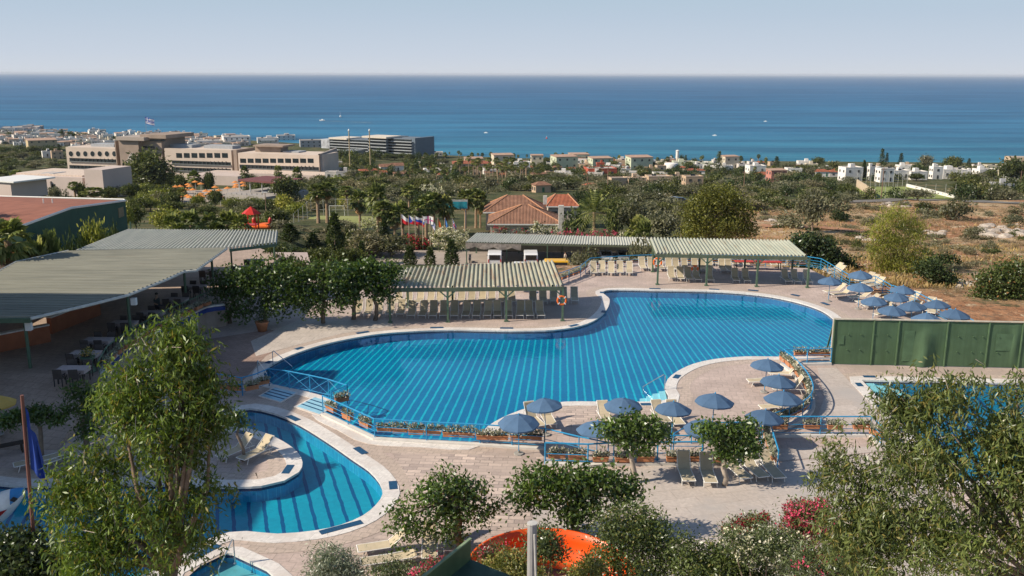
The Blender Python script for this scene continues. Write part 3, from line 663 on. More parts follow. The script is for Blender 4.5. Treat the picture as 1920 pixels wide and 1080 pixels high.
railing('blue fence between the umbrella group and the dry scrub', R9, sp=1.8, rails=(.75, .5, .3, .15))
R10 = [Vector((G(a, b, 1.02).x, G(a, b, 1.02).y, 0)) for a, b in ((1107, 484), (1180, 479), (1220, 478), (1360, 478), (1513, 481))]
railing('blue rear railing behind the far pavilion', R10, sp=2.0)
R11 = [Vector((G(a, b, 1.02).x, G(a, b, 1.02).y, 0)) for a, b in ((1044, 514), (1089, 498), (1107, 484))]
railing('blue ramp railing rising beside the near pavilion', R11, sp=1.8)
a1 = math.atan2((G(703, 823) - G(606, 777)).y, (G(703, 823) - G(606, 777)).x)
planters_px([(621, 767), (652, 782), (685, 796)], .42, a1, 'planter on the angled stretch by the foot bath')
planters_px([(721, 805), (750, 807), (780, 810), (811, 811), (845, 814), (875, 815), (909, 819), (937, 820), (972, 821), (1001, 821)], .42, -.03, 'planter on the long pool railing')
planters_px([(395, 724), (417, 725), (441, 728)], .35, -.1, 'planter on the railing by the brown paving')
planters_px([(472, 727), (492, 717)], .45, .6, 'planter on the corner before the cross-braced railing')
planters_px([(641, 749)], .5, .55, 'planter on the stub railing at the pool corner')
planters_px([(1044, 854), (1082, 857), (1126, 860), (1170, 861), (1210, 860), (1265, 860), (1298, 859), (1345, 861)], .3, 0, 'planter on the front deck railing')
planters_px([(1462, 800), (1522, 799), (1565, 800), (1615, 800)], .5, 0, 'planter across the grey walkway')
planters_px([(1645, 812)], .4, -.9, 'planter on the slanted railing end by the side pool')
planters_px([(1500, 664), (1527, 664), (1549, 664)], .5, 0, 'planter next to the green screen')
planters_along(resample(R5, step=.5, closed=False), .82, .42, 'planter on the curved railing', .16)
planters_along(R8, .85, .4, 'planter on the descending terrace railing', .16)
planters_along(R10, 1.0, .3, 'planter on the rear railing behind far pavilion', -.2)
planters_along(R11, 1.0, .3, 'planter on the ramp railing by near pavilion', -.2)
# low kerb wall under the front planters and round the terrace
m_kerb = M('white_kerb', (.62, .60, .56), .7, .1, 2)
def wallstrip(name, pts, h, wdt, mat, label=None, cat='wall'):
    mb = MB(); pts = [Vector((p[0], p[1], 0)) for p in pts]; n = len(pts)
    L_, R_ = [], []
    for i in range(n):
        d = (pts[min(i + 1, n - 1)] - pts[max(i - 1, 0)]).normalized(); nn = Vector((d.y, -d.x, 0)) * wdt / 2
        L_.append(pts[i] - nn); R_.append(pts[i] + nn)
    V = []
    for i in range(n): V += [L_[i], R_[i], R_[i] + Vector((0, 0, h)), L_[i] + Vector((0, 0, h))]
    fs = [(4 * i + j, 4 * i + (j + 1) % 4, 4 * i + 4 + (j + 1) % 4, 4 * i + 4 + j) for i in range(n - 1) for j in range(4)] + [(3, 2, 1, 0), (4 * n - 4, 4 * n - 3, 4 * n - 2, 4 * n - 1)]
    mb.add(V, fs); bm_o = mb.build(name, mat)
    if label: tag(bm_o, label, cat)
    else: struct(bm_o)
    return bm_o
wallstrip('kerb', [G(1022, 872), G(1102, 875), G(1148, 872), G(1316, 870), G(1430, 868)], .14, .3, m_kerb)
wallstrip('kerb', resample(R5, step=.5, closed=False), .16, .34, m_kerb)
wallstrip('kerb', R6, .14, .3, m_kerb); wallstrip('kerb', R7, .12, .3, m_kerb)
wallstrip('kerb', [G(606, 778), G(703, 824), G(800, 830), G(900, 835), G(1021, 843)], .1, .3, m_kerb)
# foot baths: shallow pale tiled trays with dark bars
def footbath(pts, label):
    P = [G(a, b) for a, b in pts]; c = sum(P, Vector()) / len(P); t = thing('foot_bath', label, 'foot bath', c)
    MB().prism(P, .004, .05).build('rim', m_cop, t, True)
    Q = [c + (p - c) * .86 for p in P]; MB().prism(Q, .045, .056).build('water_tray', M('pale_blue_tile', (.30, .55, .68), .15, .1, 4), t, True)
    for i in range(1, 4):
        a = Q[0].lerp(Q[1], i / 4); b = Q[3].lerp(Q[2], i / 4); MB().beam(a + Vector((0, 0, .058)), b + Vector((0, 0, .058)), .1, .01).build('dark_bar', m_drain, t, True)
footbath([(484, 744), (515, 726), (560, 737), (527, 757)], 'pale blue foot bath with dark bars under the cross-braced railing')
footbath([(551, 764), (590, 744), (632, 757), (600, 781)], 'pale blue foot bath with dark bars beside the angled planters')
# drain gratings in the coping
DR = [(504, 680, .5), (561, 654, .6), (680, 624, .9), (819, 615, .9), (950, 616, .9), (550, 785, .9), (676, 846, .9), (1076, 611, .8), (1132, 585, .6), (1129, 549, .5), (1228, 542, .9), (1339, 543, .8), (1412, 545, .8), (1491, 554, .7), (1547, 570, .8), (1269, 707, .7), (1212, 759, .6), (997, 770, .7), (540, 881, .9), (737, 911, .8), (640, 990, 1.7), (455, 812, .8), (1630, 707, .7), (1611, 722, .6), (1651, 764, .6), (1692, 807, .6), (385, 1036, 1.2)]
DT = ['by the steel handrails', 'at the shaded west curve', 'before the trees', 'before the left pavilion posts', 'before the right pavilion posts', 'by the foot bath', 'beside the angled paving edge', 'at the pool bend near the lifebuoy', 'on the short side of the pool bend', 'at the far square corner', 'before the far lifebuoy post', 'before the middle of the far pavilion', 'before the far pavilion end', 'where the far curve starts', 'on the far curve near the umbrellas', 'on the peninsula tip', 'below the pool steps', 'under the tall umbrella', 'on the island tip', 'at the small pool right end', 'long, at the small pool front curve', 'under the little island tree', 'at the side pool back edge', 'at the side pool corner', 'halfway along the side pool', 'at the near side of the side pool', 'long, beside the whirlpool']
allp = [(p, P[(i + 1) % len(P)]) for P in POOLS for i, p in enumerate(P)]
for (a, b, l), tx in zip(DR, DT):
    p = G(a, b); s = min(allp, key=lambda e: (e[0] - p).length); d = s[1] - s[0]
    o = MB().box((0, 0, .006), (l, .34, .012)).build('drain_grate', m_drain); o.location = (p.x, p.y, .031); o.rotation_euler = (0, 0, math.atan2(d.y, d.x))
    tag(o, f'dark blue grating let into the coping {tx}', 'grating', 'blue gratings round the pools')
# steel handrails
def handrail(label, p, q, h=.85):
    t = thing('handrail', label, 'handrail', p); p, q = Vector(p), Vector(q)
    MB().tube([p, p + Vector((0, 0, h)), p + Vector((0, 0, h)) + (q - p) * .06 + Vector((0, 0, .04)), q + Vector((0, 0, .1)), q - Vector((0, 0, .35))], .024, 6).build('tube', m_steel, t, True)
    MB().lathe(p, [(.06, .03), (.06, .045), (.03, .05)], 8).build('flange', m_steel, t, True)
handrail('steel handrail leaning into the pool by the tiled peninsula', G(1246, 731), G(1206, 728, -.1))
handrail('steel handrail at the shaded pool corner, farther one', G(512, 684), G(548, 690, -.1))
handrail('steel handrail at the shaded pool corner, nearer one', G(484, 703), G(500, 704, -.1))
handrail('chrome handrail into the whirlpool at the bottom edge', G(441, 1058), G(410, 1072, -.1), .95)
# pool steps (pale, under water)
def steps(pts, n, z0, label):
    P = [G(a, b) for a, b in pts]
    for i in range(n):
        f = i / n; A = [P[0].lerp(P[1], f), P[1], P[2], P[3].lerp(P[2], f)]
        struct(MB().prism(A, -.6, z0 - (n - 1 - i) * .11).build('pool_steps', M('pale_step_tile', (.30, .66, .72), .4, .06, 6)))
steps([(1200, 733), (1247, 729), (1252, 750), (1203, 752)], 4, -.12, '')
steps([(1690, 716), (1622, 714), (1640, 731), (1700, 731)], 4, -.14, '')
# ---- corrugated roofs
def corr(name, A, B, n, depth, mat, parent, ridge=.42):
    """ridges run from chain A to chain B (lists of points)"""
    def samp(C, t):
        L = [0]
        for a, b in zip(C, C[1:]): L.append(L[-1] + (Vector(b) - Vector(a)).length)
        d = t * L[-1]
        for i in range(len(C) - 1):
            if d <= L[i + 1] or i == len(C) - 2: return Vector(C[i]).lerp(Vector(C[i + 1]), (d - L[i]) / max(1e-6, L[i + 1] - L[i]))
    V = []; ts = []
    for i in range(n):
        for f, h in ((0, 0), (.5 - ridge / 2 - .06, 0), (.5 - ridge / 2 + .06, 1), (.5 + ridge / 2 - .06, 1), (.5 + ridge / 2 + .06, 0)): ts.append(((i + f) / n, h))
    ts.append((1, 0))
    for t, h in ts:
        z = Vector((0, 0, h * depth)); V += [samp(A, t) + z, samp(B, t) + z]
    return link_mesh(name, V, [(2 * i, 2 * i + 1, 2 * i + 3, 2 * i + 2) for i in range(len(ts) - 1)], mat, parent, True)
def roofmat(name, c, c2, rust, amt, sx=.9, sy=.12):
    m, nt, nd, lk = newmat(name); co = objco(nt)
    mp = N(nt, 'ShaderNodeMapping'); mp.inputs['Scale'].default_value = (sx, sy, 1); lk.new(co, mp.inputs[0])
    cc = ramp(nt, noi(nt, mp.outputs[0], 2.5, 4, .6), [(.3, c), (.7, c2)])
    cc = mixc(nt, ramp(nt, noi(nt, mp.outputs[0], 3.1, 5, .7), [(amt, (0, 0, 0)), (amt + .16, (.75,) * 3)]), cc, rust)
    finish(nt, cc, .6, .25); return m
m_rf1 = roofmat('pavilion_roof', (.35, .36, .28), (.49, .48, .37), (.34, .21, .13), .5)
m_rf2 = roofmat('far_pavilion_roof', (.33, .36, .30), (.45, .47, .39), (.32, .24, .16), .55)
m_beam = M('olive_beam', (.11, .13, .085), .7, .15, 3)
def pavilion(label, FL, FR, BR, BL, nr, mat, fposts, bposts, name='pavilion', depth=.13, brace=True, pr=.07, base=0, cat='pavilion', beam=True):
    t = thing(name, label, cat, (FL.x, FL.y, base))
    corr('roof', [BL, BR], [FL, FR], nr, depth, mat, t)
    Z = Vector((0, 0, 1))
    if beam:
        MB().beam(FL - Z * .15, FR - Z * .15, .12, .27).build('front_beam', m_beam, t, True)
        MB().beam(BL - Z * .12, BR - Z * .12, .12, .2).build('rear_beam', m_beam, t, True)
        for a, b in ((FL, BL), (FR, BR)): MB().beam(a - Z * .11, b - Z * .11, .08, .16).build('end_beam', m_beam, t, True)
        for i in range(1, 5): MB().beam(FL.lerp(BL, i / 5) - Z * .05, FR.lerp(BR, i / 5) - Z * .05, .07, .08).build('purlin', m_beam, t, True)
    for fp, (c, d) in ((fposts, (FL, FR)), (bposts, (BL, BR))):
        for p in fp:
            p = Vector((p.x, p.y, base)); u = (d - c); f = ((p - c).x * u.x + (p - c).y * u.y) / (u.x ** 2 + u.y ** 2); z = c.z + (d.z - c.z) * f
            q = c + u * f; q.z = base
            pp = q.lerp(p, .0); mb = MB(); mb.beam(pp, pp + Z * (z - base - .15), pr * 2)
            mb.box(pp + Z * .04, (.3, .3, .08)); po = mb.build('post', m_green, t, True)
            if brace and fp is fposts:
                uu = u.normalized()
                for s in (-1, 1):
                    if 0.02 < f + s * .04 < .98: MB().beam(pp + Z * (z - base - .75), pp + uu * (s * .6) + Z * (z - base - .2), .08).build('brace', m_green, po if False else t, True)
    return t
zf, zb = 2.5, 3.0
FL, FR, BR, BL = G(733, 540, zf), G(1057, 537, zf), G(1038, 490, zb), G(752, 504, zb)
pavilion('near pavilion with rusty cream ridged roof beside the pool bend', FL, FR, BR, BL, 38, m_rf1, [G(732, 604), G(840, 602), G(949, 601), G(1054, 600)], [G(760, 568), G(843, 565), G(943, 562), G(1034, 560)])
FL, FR, BR, BL = G(1230, 476, zf + .1), G(1514, 481, zf + .1), G(1480, 452, zb), G(1218, 447, zb)
pavilion('far pavilion with pale ridged roof beyond the far pool edge', FL, FR, BR, BL, 42, m_rf2, [G(1231, 529), G(1321, 530), G(1414, 532), G(1507, 533)], [G(1219, 491), G(1305, 500), G(1390, 506), G(1477, 508)])
# lifebuoys
m_or = M('orange_plastic', (.80, .16, .03), .4, .06, 4)
def lifebuoy(p, label, r=.33):
    t = thing('lifebuoy', label, 'lifebuoy', p, 0, 'orange lifebuoys on posts'); mb = MB(); n, m = 20, 8
    V = [Vector(((r + .075 * math.cos(2 * PI * j / m)) * math.cos(2 * PI * i / n), .05 * math.sin(2 * PI * j / m), (r + .075 * math.cos(2 * PI * j / m)) * math.sin(2 * PI * i / n))) for i in range(n) for j in range(m)]
    mb.add(V, [(i * m + j, ((i + 1) % n) * m + j, ((i + 1) % n) * m + (j + 1) % m, i * m + (j + 1) % m) for i in range(n) for j in range(m)]).build('ring', m_or, t, smoothf=True)
    for i in range(4):
        a = PI / 4 + i * PI / 2; MB().box((r * math.cos(a), 0, r * math.sin(a)), (.18, .115, .07), ry=-a).build('white_band', m_white, t)
    return t
p = G(1231, 529); lifebuoy(Vector((p.x, p.y - .2, 1.75)), 'orange lifebuoy on the far pavilion corner post')
p = G(1053, 561, 1.5); lifebuoy(Vector((p.x, p.y - .35, 1.5)), 'orange lifebuoy on the near pavilion corner post', .30)
p = G(1303, 504, .9); lifebuoy(Vector((p.x, p.y, .9)), 'orange lifebuoy in the shade under the far pavilion', .26)
# red tables at the far pavilion
for i, (a, b) in enumerate(((1440, 506), (1400, 505))):
    p = G(a, b); t = thing('long_table', ('red-topped long table at the far end of the far pavilion', 'red-topped long table in the middle of the far pavilion')[i], 'table', p, 0, 'red tables under the far pavilion')
    MB().box((0, 0, .74), (2.2, .8, .05)).build('tabletop', M('red_cloth', (.48, .06, .05), .8), t)
    for sx in (-1, 1):
        for sy in (-1, 1): MB().box((sx * 1, sy * .3, .36), (.06, .06, .71)).build('leg', m_dark, t)
# ---- green screen wall
def green_screen():
    A = G(1558, 683); B = G(2075, 694); u = (B - A).normalized(); Hh = 2.82
    t = thing('green_screen', 'tall green canvas screen wall with a torn flap behind the side pool', 'screen', A, math.atan2(u.y, u.x))
    m = M('green_canvas', (.075, .13, .07), .75, .12, 1.2, .25, stain=((.075, .13, .065), .5), streak=.12); L = (B - A).length
    sc_ = L / (2075 - 1558)
    seams = [0, 75, 122, 213, 290, 352, 430, 517]; q = random.Random(4)
    for k, (a, b) in enumerate(zip(seams, seams[1:])):
        a *= sc_; b *= sc_; nx, nz = 16, 12; V = []
        for i in range(nx + 1):
            for j in range(nz + 1):
                x = a + (b - a) * i / nx; z = .03 + (Hh - .06) * j / nz; y = .02 * noise.noise(Vector((x * 1.3, z * .9, k * 5))) 
                if k == 2:
                    c = (x - a) / (b - a); hz = max(0, 1 - z / (Hh * .82)); y += -.34 * math.exp(-((c - .52 - .1 * z / Hh) / .16) ** 2) * (hz ** .5) * (1 if z < Hh * .82 else 0)
                if k == 4: y += -.10 * math.exp(-((x - a) / (b - a) - .82) ** 2 / .01) * math.sin(PI * z / Hh)
                V.append((x + .01, y, z))
        w_ = nz + 1
        link_mesh('panel', V, [(i * w_ + j, (i + 1) * w_ + j, (i + 1) * w_ + j + 1, i * w_ + j + 1) for i in range(nx) for j in range(nz)], m, t, smoothf=True)
    for x in seams: MB().box((x * sc_, -.03, Hh / 2), (.07, .06, Hh)).build('batten', M('green_batten', (.10, .165, .085), .6), t)
    MB().box((L / 2, -.005, Hh + .03), (L + .1, .12, .06)).build('top_rail', M('cream_rail', (.55, .50, .40), .6), t)
    MB().box((-.06, 0, Hh / 2), (.05, .1, Hh + .1)).build('edge_rail', M('cream_rail', (.6, .5, .4)), t)
    for x in (28, 52, 78, 102, 235, 262, 280, 310, 375, 400):
        for z in (.95, 1.9): MB().tube([(x * sc_, .0, z), (x * sc_, -.07, z)], .035, 6).build('bolt', m, t)
    for x, z, w_, h_ in ((10, 1.55, .33, .55), (133, 1.25, .6, 1.9), (305, 1.6, 1.1, 1.05)):
        MB().box((x * sc_ + w_ / 2, -.028, z), (w_, .012, h_)).build('patch', M('green_patch', (.085, .15, .08), .7), t)
    for i in range(9): MB().beam((i * L / 8, .05, Hh - .1), (i * L / 8, 1.4, 0), .08).build('rear_strut', m_green, t)
green_screen()
# ================================================================ left side: taverna terrace
TZ = 1.5
m_ter = brickmat('terrace_tiles', (.40, .31, .25), (.35, .27, .22), (.22, .18, .15), .5, .5, .012, .2, .16, .7)
m_stone = M('retaining_wall_plaster', (.38, .31, .26), .85, .15, 1.5)
CURV = [(192, 702), (206, 677), (250, 641), (300, 619), (345, 596), (385, 577), (421, 572)]
Cw = [Vector((p.x, p.y, 0)) for p in (G(a, b, TZ) for a, b in CURV)]
Cs = resample(Cw, step=.5, closed=False)
TER = [(-60, Cw[0].y), ] + [(p.x, p.y) for p in Cs] + [tuple(G(455, 530, TZ).xy), tuple(G(530, 480, TZ).xy), (-24.5, 84), (-60, 87.5)]
sheet('terrace', TER, [], TZ, m_ter)
V = []; 
for p in Cs: V += [(p.x, p.y, 0), (p.x, p.y, TZ)]
e = G(455, 530, TZ); e2 = G(530, 480, TZ)
V += [(e.x, e.y, 0), (e.x, e.y, TZ), (e2.x, e2.y, 0), (e2.x, e2.y, TZ), (-24.5, 84, -3), (-24.5, 84, TZ)]
tag(link_mesh('retaining_wall', V, [(2 * i, 2 * i + 2, 2 * i + 3, 2 * i + 1) for i in range(len(V) // 2 - 1)], m_stone), 'curved brown retaining wall below the taverna terrace', 'wall')
# ramp from terrace level down to the small pool deck
x0, y0 = Cw[0].x, Cw[0].y
struct(link_mesh('ramp', [(-60, y0, TZ), (x0, y0, TZ), (x0 + .6, y0 - 6.5, .01), (-60, y0 - 6.5, .01), (x0, y0, 0)], [(3, 2, 1, 0), (1, 2, 4)], m_ter))
cp = wallstrip('kerb', Cs, .10, .35, m_cop); cp.location.z = TZ
cb = wallstrip('kerb', offset(Cs[::-1], 0)[::-1] if False else [p + Vector((.02, -.03, 0)) for p in Cs], .28, .30, M('navy_band', (.02, .05, .22), .5)); cb.location.z = TZ - .3
o = MB().box((0, 0, 0), (.42, .03, 1.0)).build('wall_poster', M('poster_white', (.62, .62, .64), .6, .1, 5)); p = G(363, 606, .9); o.location = (p.x + .1, p.y - .12, .95); o.rotation_euler = (0, 0, .55)
tag(o, 'pale notice board fixed on the curved retaining wall', 'notice board')
rt = [Vector((p.x, p.y, TZ)) for p in (G(a, b, TZ + 1.0) for a, b in ((184, 677), (200, 650), (222, 633), (250, 615), (312, 581), (370, 556), (406, 541)))]
railing('dark green railing along the curved taverna terrace edge', rt, h=1.0, mat=m_green, sp=1.6, rails=(.6, .3))
q = resample(rt, step=.1, closed=False, smooth_it=False)
for k, i in enumerate(range(18, len(q) - 6, 11)):
    d = q[min(i + 1, len(q) - 1)] - q[i]; put_planter(Vector((q[i].x + .15, q[i].y - .1, TZ + .22)), math.atan2(d.y, d.x), f'planter on the green terrace railing, {ordn(k)} from its low end', 'terracotta planters on the terrace railing')
# taverna roofs and structure
m_rf3 = roofmat('grey_green_roof', (.20, .205, .17), (.30, .30, .245), (.22, .18, .14), .60, .1, 1.2)
m_rf4 = roofmat('pale_striped_roof', (.38, .40, .37), (.50, .51, .46), (.28, .24, .18), .7)
m_trim = M('pale_gutter', (.55, .55, .50), .5)
tv = thing('taverna', 'open taverna pavilion with wide grey-green ridged roof on green posts', 'restaurant', (G(57, 690, TZ).x, G(57, 690, TZ).y, TZ))
zr = 4.5
Lc = [G(a, b, zr) for a, b in ((128, 472), (30, 493), (-40, 530), (-130, 570), (-260, 600))]
Rc = [G(a, b, zr) for a, b in ((425, 466), (368, 507), (345, 509), (310, 525), (240, 553), (160, 573), (57, 597))]
corr('roof', Lc, Rc, 46, .11, m_rf3, tv)
# ridges run left to right, so chains A and B pair up from rear to front
mb = MB(); mb.tube([p + Vector((0, 0, -.02)) for p in Rc], .09, 6); mb.build('gutter', m_trim, tv, True)
MB().tube([p + Vector((0, 0, .06)) for p in Lc[:3]], .08, 6).build('roof_edge', m_trim, tv, True)
MB().beam(Rc[-1] - Vector((0, 0, .1)), Lc[-1] - Vector((0, 0, .1)), .15, .25).build('front_beam', m_green, tv, True)
for a, b in ((57, 690), (246, 632), (350, 572), (401, 545), (140, 606), (-90, 690)):
    p = G(a, b, TZ); MB().tube([p, p + Vector((0, 0, zr - TZ - .05))], .09, 8).build('post', m_green, tv, True)
for a, b in ((54, 612), (251, 565)):
    p = G(a, b, 4.0); MB().box(p, (.3, .25, .42)).build('speaker_box', m_white, tv, True)
mb = MB()
for i in range(1, 6): mb.beam(Lc[0].lerp(Lc[3], i / 6) - Vector((0, 0, .12)), Rc[0].lerp(Rc[5], i / 6) - Vector((0, 0, .12)), .1, .14)
mb.build('rafter_set', m_green, tv, True)
t2 = thing('canopy_roof', 'striped metal canopy behind the taverna roof, over the rear tables', 'canopy', (G(505, 500, TZ).x, G(505, 500, TZ).y, TZ))
A = [G(a, b, 4.7) for a, b in ((240, 432), (521, 434))]; B = [G(a, b, 4.4) for a, b in ((140, 472), (430, 467), (519, 457))]
corr('roof', A, B, 52, .14, m_rf4, t2)
for a, b in ((516, 500), (436, 515), (250, 480)):
    p = G(a, b, TZ); MB().tube([p, p + Vector((0, 0, 3.0))], .07, 6).build('post', m_green, t2, True)
MB().beam(B[1] - Vector((0, 0, .1)), B[2] - Vector((0, 0, .1)), .1, .2).build('front_beam', m_green, t2, True)
m_orw = M('orange_plaster', (.34, .12, .06), .85, .12, 2)
def lowwall(label, p, q, h, mat, capm=None):
    t = thing('low_wall', label, 'wall', p); d = (q - p).normalized(); n = Vector((-d.y, d.x, 0)) * .15
    mb = MB(); V = [p - n, q - n, q + n, p + n]; mb.add(V + [v + Vector((0, 0, h)) for v in V], [(0, 1, 5, 4), (1, 2, 6, 5), (2, 3, 7, 6), (3, 0, 4, 7), (4, 5, 6, 7)]); mb.build('wall_body', mat, t, True)
    MB().beam(p + Vector((0, 0, h + .04)), q + Vector((0, 0, h + .04)), .4, .08).build('coping', capm or m_cop, t, True)
lowwall('orange low bar wall with pale top in front of the taverna kitchen', G(-60, 672, TZ), G(94, 640, TZ), 1.0, m_orw)
lowwall('orange low wall running back under the taverna roof', G(94, 626, TZ), G(186, 590, TZ), 1.0, m_orw)
kb = thing('interior_shade_block', 'dark brown kitchen block behind the taverna bar', 'building', (-38, 58, TZ))  # added block, coloured dark to stand in for the shaded taverna interior
MB().box((0, 0, 1.4), (8, 14, 2.8)).build('wall_body', M('interior_shade_brown', (.10, .07, .055), .9), kb)
MB().box((4.03, -2, 1.2), (.06, 5, 1.3)).build('dark_side_panel', M('side_panel_dark', (.02, .02, .02), .6), kb)  # near-black panel on the added block, dark for the same interior shade
# tables and chairs
m_tab = M('table_cloth', (.46, .38, .36), .85, .1, 3); m_ch = M('dark_wicker', (.09, .075, .07), .8)
def table(label):
    t = thing('table', label, 'table')
    MB().box((0, 0, .73), (1.5, .85, .05)).build('tabletop', m_tab, t)
    MB().box((0, 0, .62), (1.46, .81, .16)).build('cloth_edge', m_tab, t)
    for x in (-.66, .66):
        for y in (-.34, .34): MB().box((x, y, .28), (.06, .06, .55)).build('leg', m_ch, t)
    return t
def chair(label):
    t = thing('chair', label, 'chair')
    MB().box((0, 0, .44), (.46, .46, .05)).build('seat', m_ch, t)
    MB().box((0, -.22, .70), (.46, .04, .48), rx=.12).build('backrest', m_ch, t)
    for x in (-.2, .2):
        for y in (-.2, .2): MB().box((x, y, .22), (.04, .04, .42)).build('leg', m_dark, t)
    for x in (-.22, .22): MB().box((x, -.02, .62), (.04, .4, .03)).build('armrest', m_dark, t)
    return t
tproto = cproto = None
TB = [(137, 690, 'nearest the front, beside the green urn'), (160, 661, 'second from the front along the terrace railing'), (184, 636, 'third from the front along the terrace railing'), (232, 604, 'in deep shade behind the second post'), (285, 585, 'in shade by the middle of the green railing'), (330, 560, 'just left of the third roof post'), (365, 536, 'at the rear end of the green railing'), (478, 487, 'pale, under the open rear canopy end'), (455, 500, 'lower one under the rear canopy end'), (395, 508, 'half hidden under the roof edge corner')]
for i, (a, b, l) in enumerate(TB):
    p = G(a, b, TZ + .75); p.z = TZ + .006
    if tproto is None: tproto = table('cloth-covered taverna table ' + l); tproto.location = p; tproto['group'] = 'taverna tables'
    else: dup(tproto, p, rnd.uniform(-.05, .05), 'cloth-covered taverna table ' + l, 'taverna tables')
    for k, (dx, dy, rz) in enumerate(((-.42, -.62, 0), (.35, -.62, 0), (-.4, .62, PI), (.4, .62, PI))):
        if i > 6 and k > 1: continue
        lab = f'dark chair, {("near left", "near right", "far left", "far right")[k]} at the taverna table ' + l.split(',')[0]
        lab = ' '.join(lab.split()[:16]); q = p + Vector((dx, dy, 0))
        if cproto is None: cproto = chair(lab); cproto.location = q; cproto['group'] = 'taverna chairs'
        else: dup(cproto, q, rz + rnd.uniform(-.2, .2), lab, 'taverna chairs')
u = G(169, 713, 1.0); u = Vector((u.x, u.y, TZ - .1))
ur = thing('urn_planter', 'green waisted pedestal urn with yellow flowers beside the front table', 'planter', u)
MB().lathe((0, 0, 0), [(.42, 0), (.40, .2), (.22, .5), (.2, .6), (.36, .85), (.40, .92), (.36, .92), (.3, .86)], 14).build('urn', M('green_urn', (.10, .17, .12), .5), ur, smoothf=True)
leaves_mesh('flowers', blob_pts([(0, 0, 1.15, .35, .35, .22)], 200, 3, clump=6, crad=.08), .12, .06, LM('flower_leaf', (0.135, 0.176, 0.054), (0.270, 0.270, 0.081), ((.65, .42, .08), .75)), ur, seed=3)
pt = G(492, 621); pot = thing('plant_pot', 'terracotta pot with dark shrub beside the tree row', 'planter', pt)
MB().lathe((0, 0, 0), [(.28, 0), (.42, .55), (.46, .6), (.46, .68), (.40, .68)], 14).build('pot', m_terra, pot, smoothf=True)
leaves_mesh('plant', blob_pts([(0, 0, 1.1, .5, .5, .5)], 350, 4, clump=7, crad=.12), .16, .07, LM('dark_leaf', (0.041, 0.068, 0.027), (0.081, 0.121, 0.041)), pot, seed=4)
# bench at the left edge
bn = thing('bench', 'dark wooden bench at the left edge of the shaded deck', 'bench', G(12, 852), R(35))
for y in (-.16, 0, .16): MB().box((0, y, .45), (1.6, .13, .05)).build('seat_board', M('dark_wood', (.06, .045, .035), .8), bn)
for x in (-.65, .65):
    for y in (-.16, .16): MB().box((x, y, .21), (.08, .08, .42)).build('leg', M('dark_wood', (.06, .045, .035)), bn)
# round globe lamp on the wall at the left edge
p = G(20, 520, TZ); lp = thing('garden_lamp', 'round white globe lamp at the left edge by the palms', 'lamp', p)
MB().tube([(0, 0, 0), (0, 0, .75)], .05, 6).build('post', m_dark, lp); MB().lathe((0, 0, .75), [(.05, 0), (.17, .1), (.22, .25), (.17, .4), (.05, .48)], 12).build('globe', m_white, lp, smoothf=True)
# ---- red-roofed green building behind the taverna
rb = thing('green_building', 'dark green building with low red-brown roof and white eaves line', 'building', (G(235, 432, 2).x, 88, 0))
C0 = at(235, 376, 88); C1 = at(133, 390, 76); C2 = at(40, 424, 66); B0 = at(232, 374, 92); B1 = at(-40, 367, 100); B2 = at(-240, 372, 92); B3 = at(-260, 440, 66)
m_rr = M('red_brown_roof', (.26, .11, .075), .85, .16, .8, .2); m_gb = M('dark_green_wall', (.035, .085, .06), .85, .12, 1)
link_mesh('roof', [C0, C1, C2, B3, B2, B1], [(0, 1, 2, 3, 4, 5)], m_rr, rb, True)
dz = Vector((0, 0, -.12))
link_mesh('wall', [C0 + dz, C1 + dz, C2 + dz, (C2.x, C2.y, 0), (C1.x, C1.y, 0), (C0.x, C0.y, 0), B3 + dz, (B3.x, B3.y, 0), B1 + dz, (B1.x, B1.y, 0)], [(2, 3, 4, 1), (1, 4, 5, 0), (3, 2, 6, 7), (0, 5, 9, 8)], m_gb, rb, True)
MB().tube([C0, C1, C2, B3], .10, 5).build('eave', m_white, rb, True); MB().tube([C0, B0, B1], .08, 5).build('ridge_edge', m_white, rb, True)
wd = Vector((C1.x, C1.y, 0)).lerp(Vector((C0.x, C0.y, 0)), .06); ud = (Vector((C0.x, C0.y, 0)) - Vector((C1.x, C1.y, 0))).normalized(); az = math.atan2(ud.y, ud.x); nn = Vector((ud.y, -ud.x, 0))
wc = at(140, 420, 77.0)
w1 = MB().box(wc + nn * .12, (1.1, .12, 1.6), rz=az).build('window', m_white, rb, True); MB().box(wc + nn * .20, (.8, .06, 1.3), rz=az).build('pane', M('dark_glass', (.02, .025, .03), .15, .05, 2, .5), w1, True)
w2c = at(224, 398, 86.6); MB().box(w2c + nn * .12, (1.3, .1, .9), rz=az).build('vent_panel', M('tan_panel', (.20, .17, .10), .8), rb, True)
for a, b in ((82, 385), (99, 385), (58, 397)):
    p = at(a, b, 84); MB().tube([p, p + Vector((0, 0, .6))], .06, 6).build('roof_pipe', m_white, rb, True)
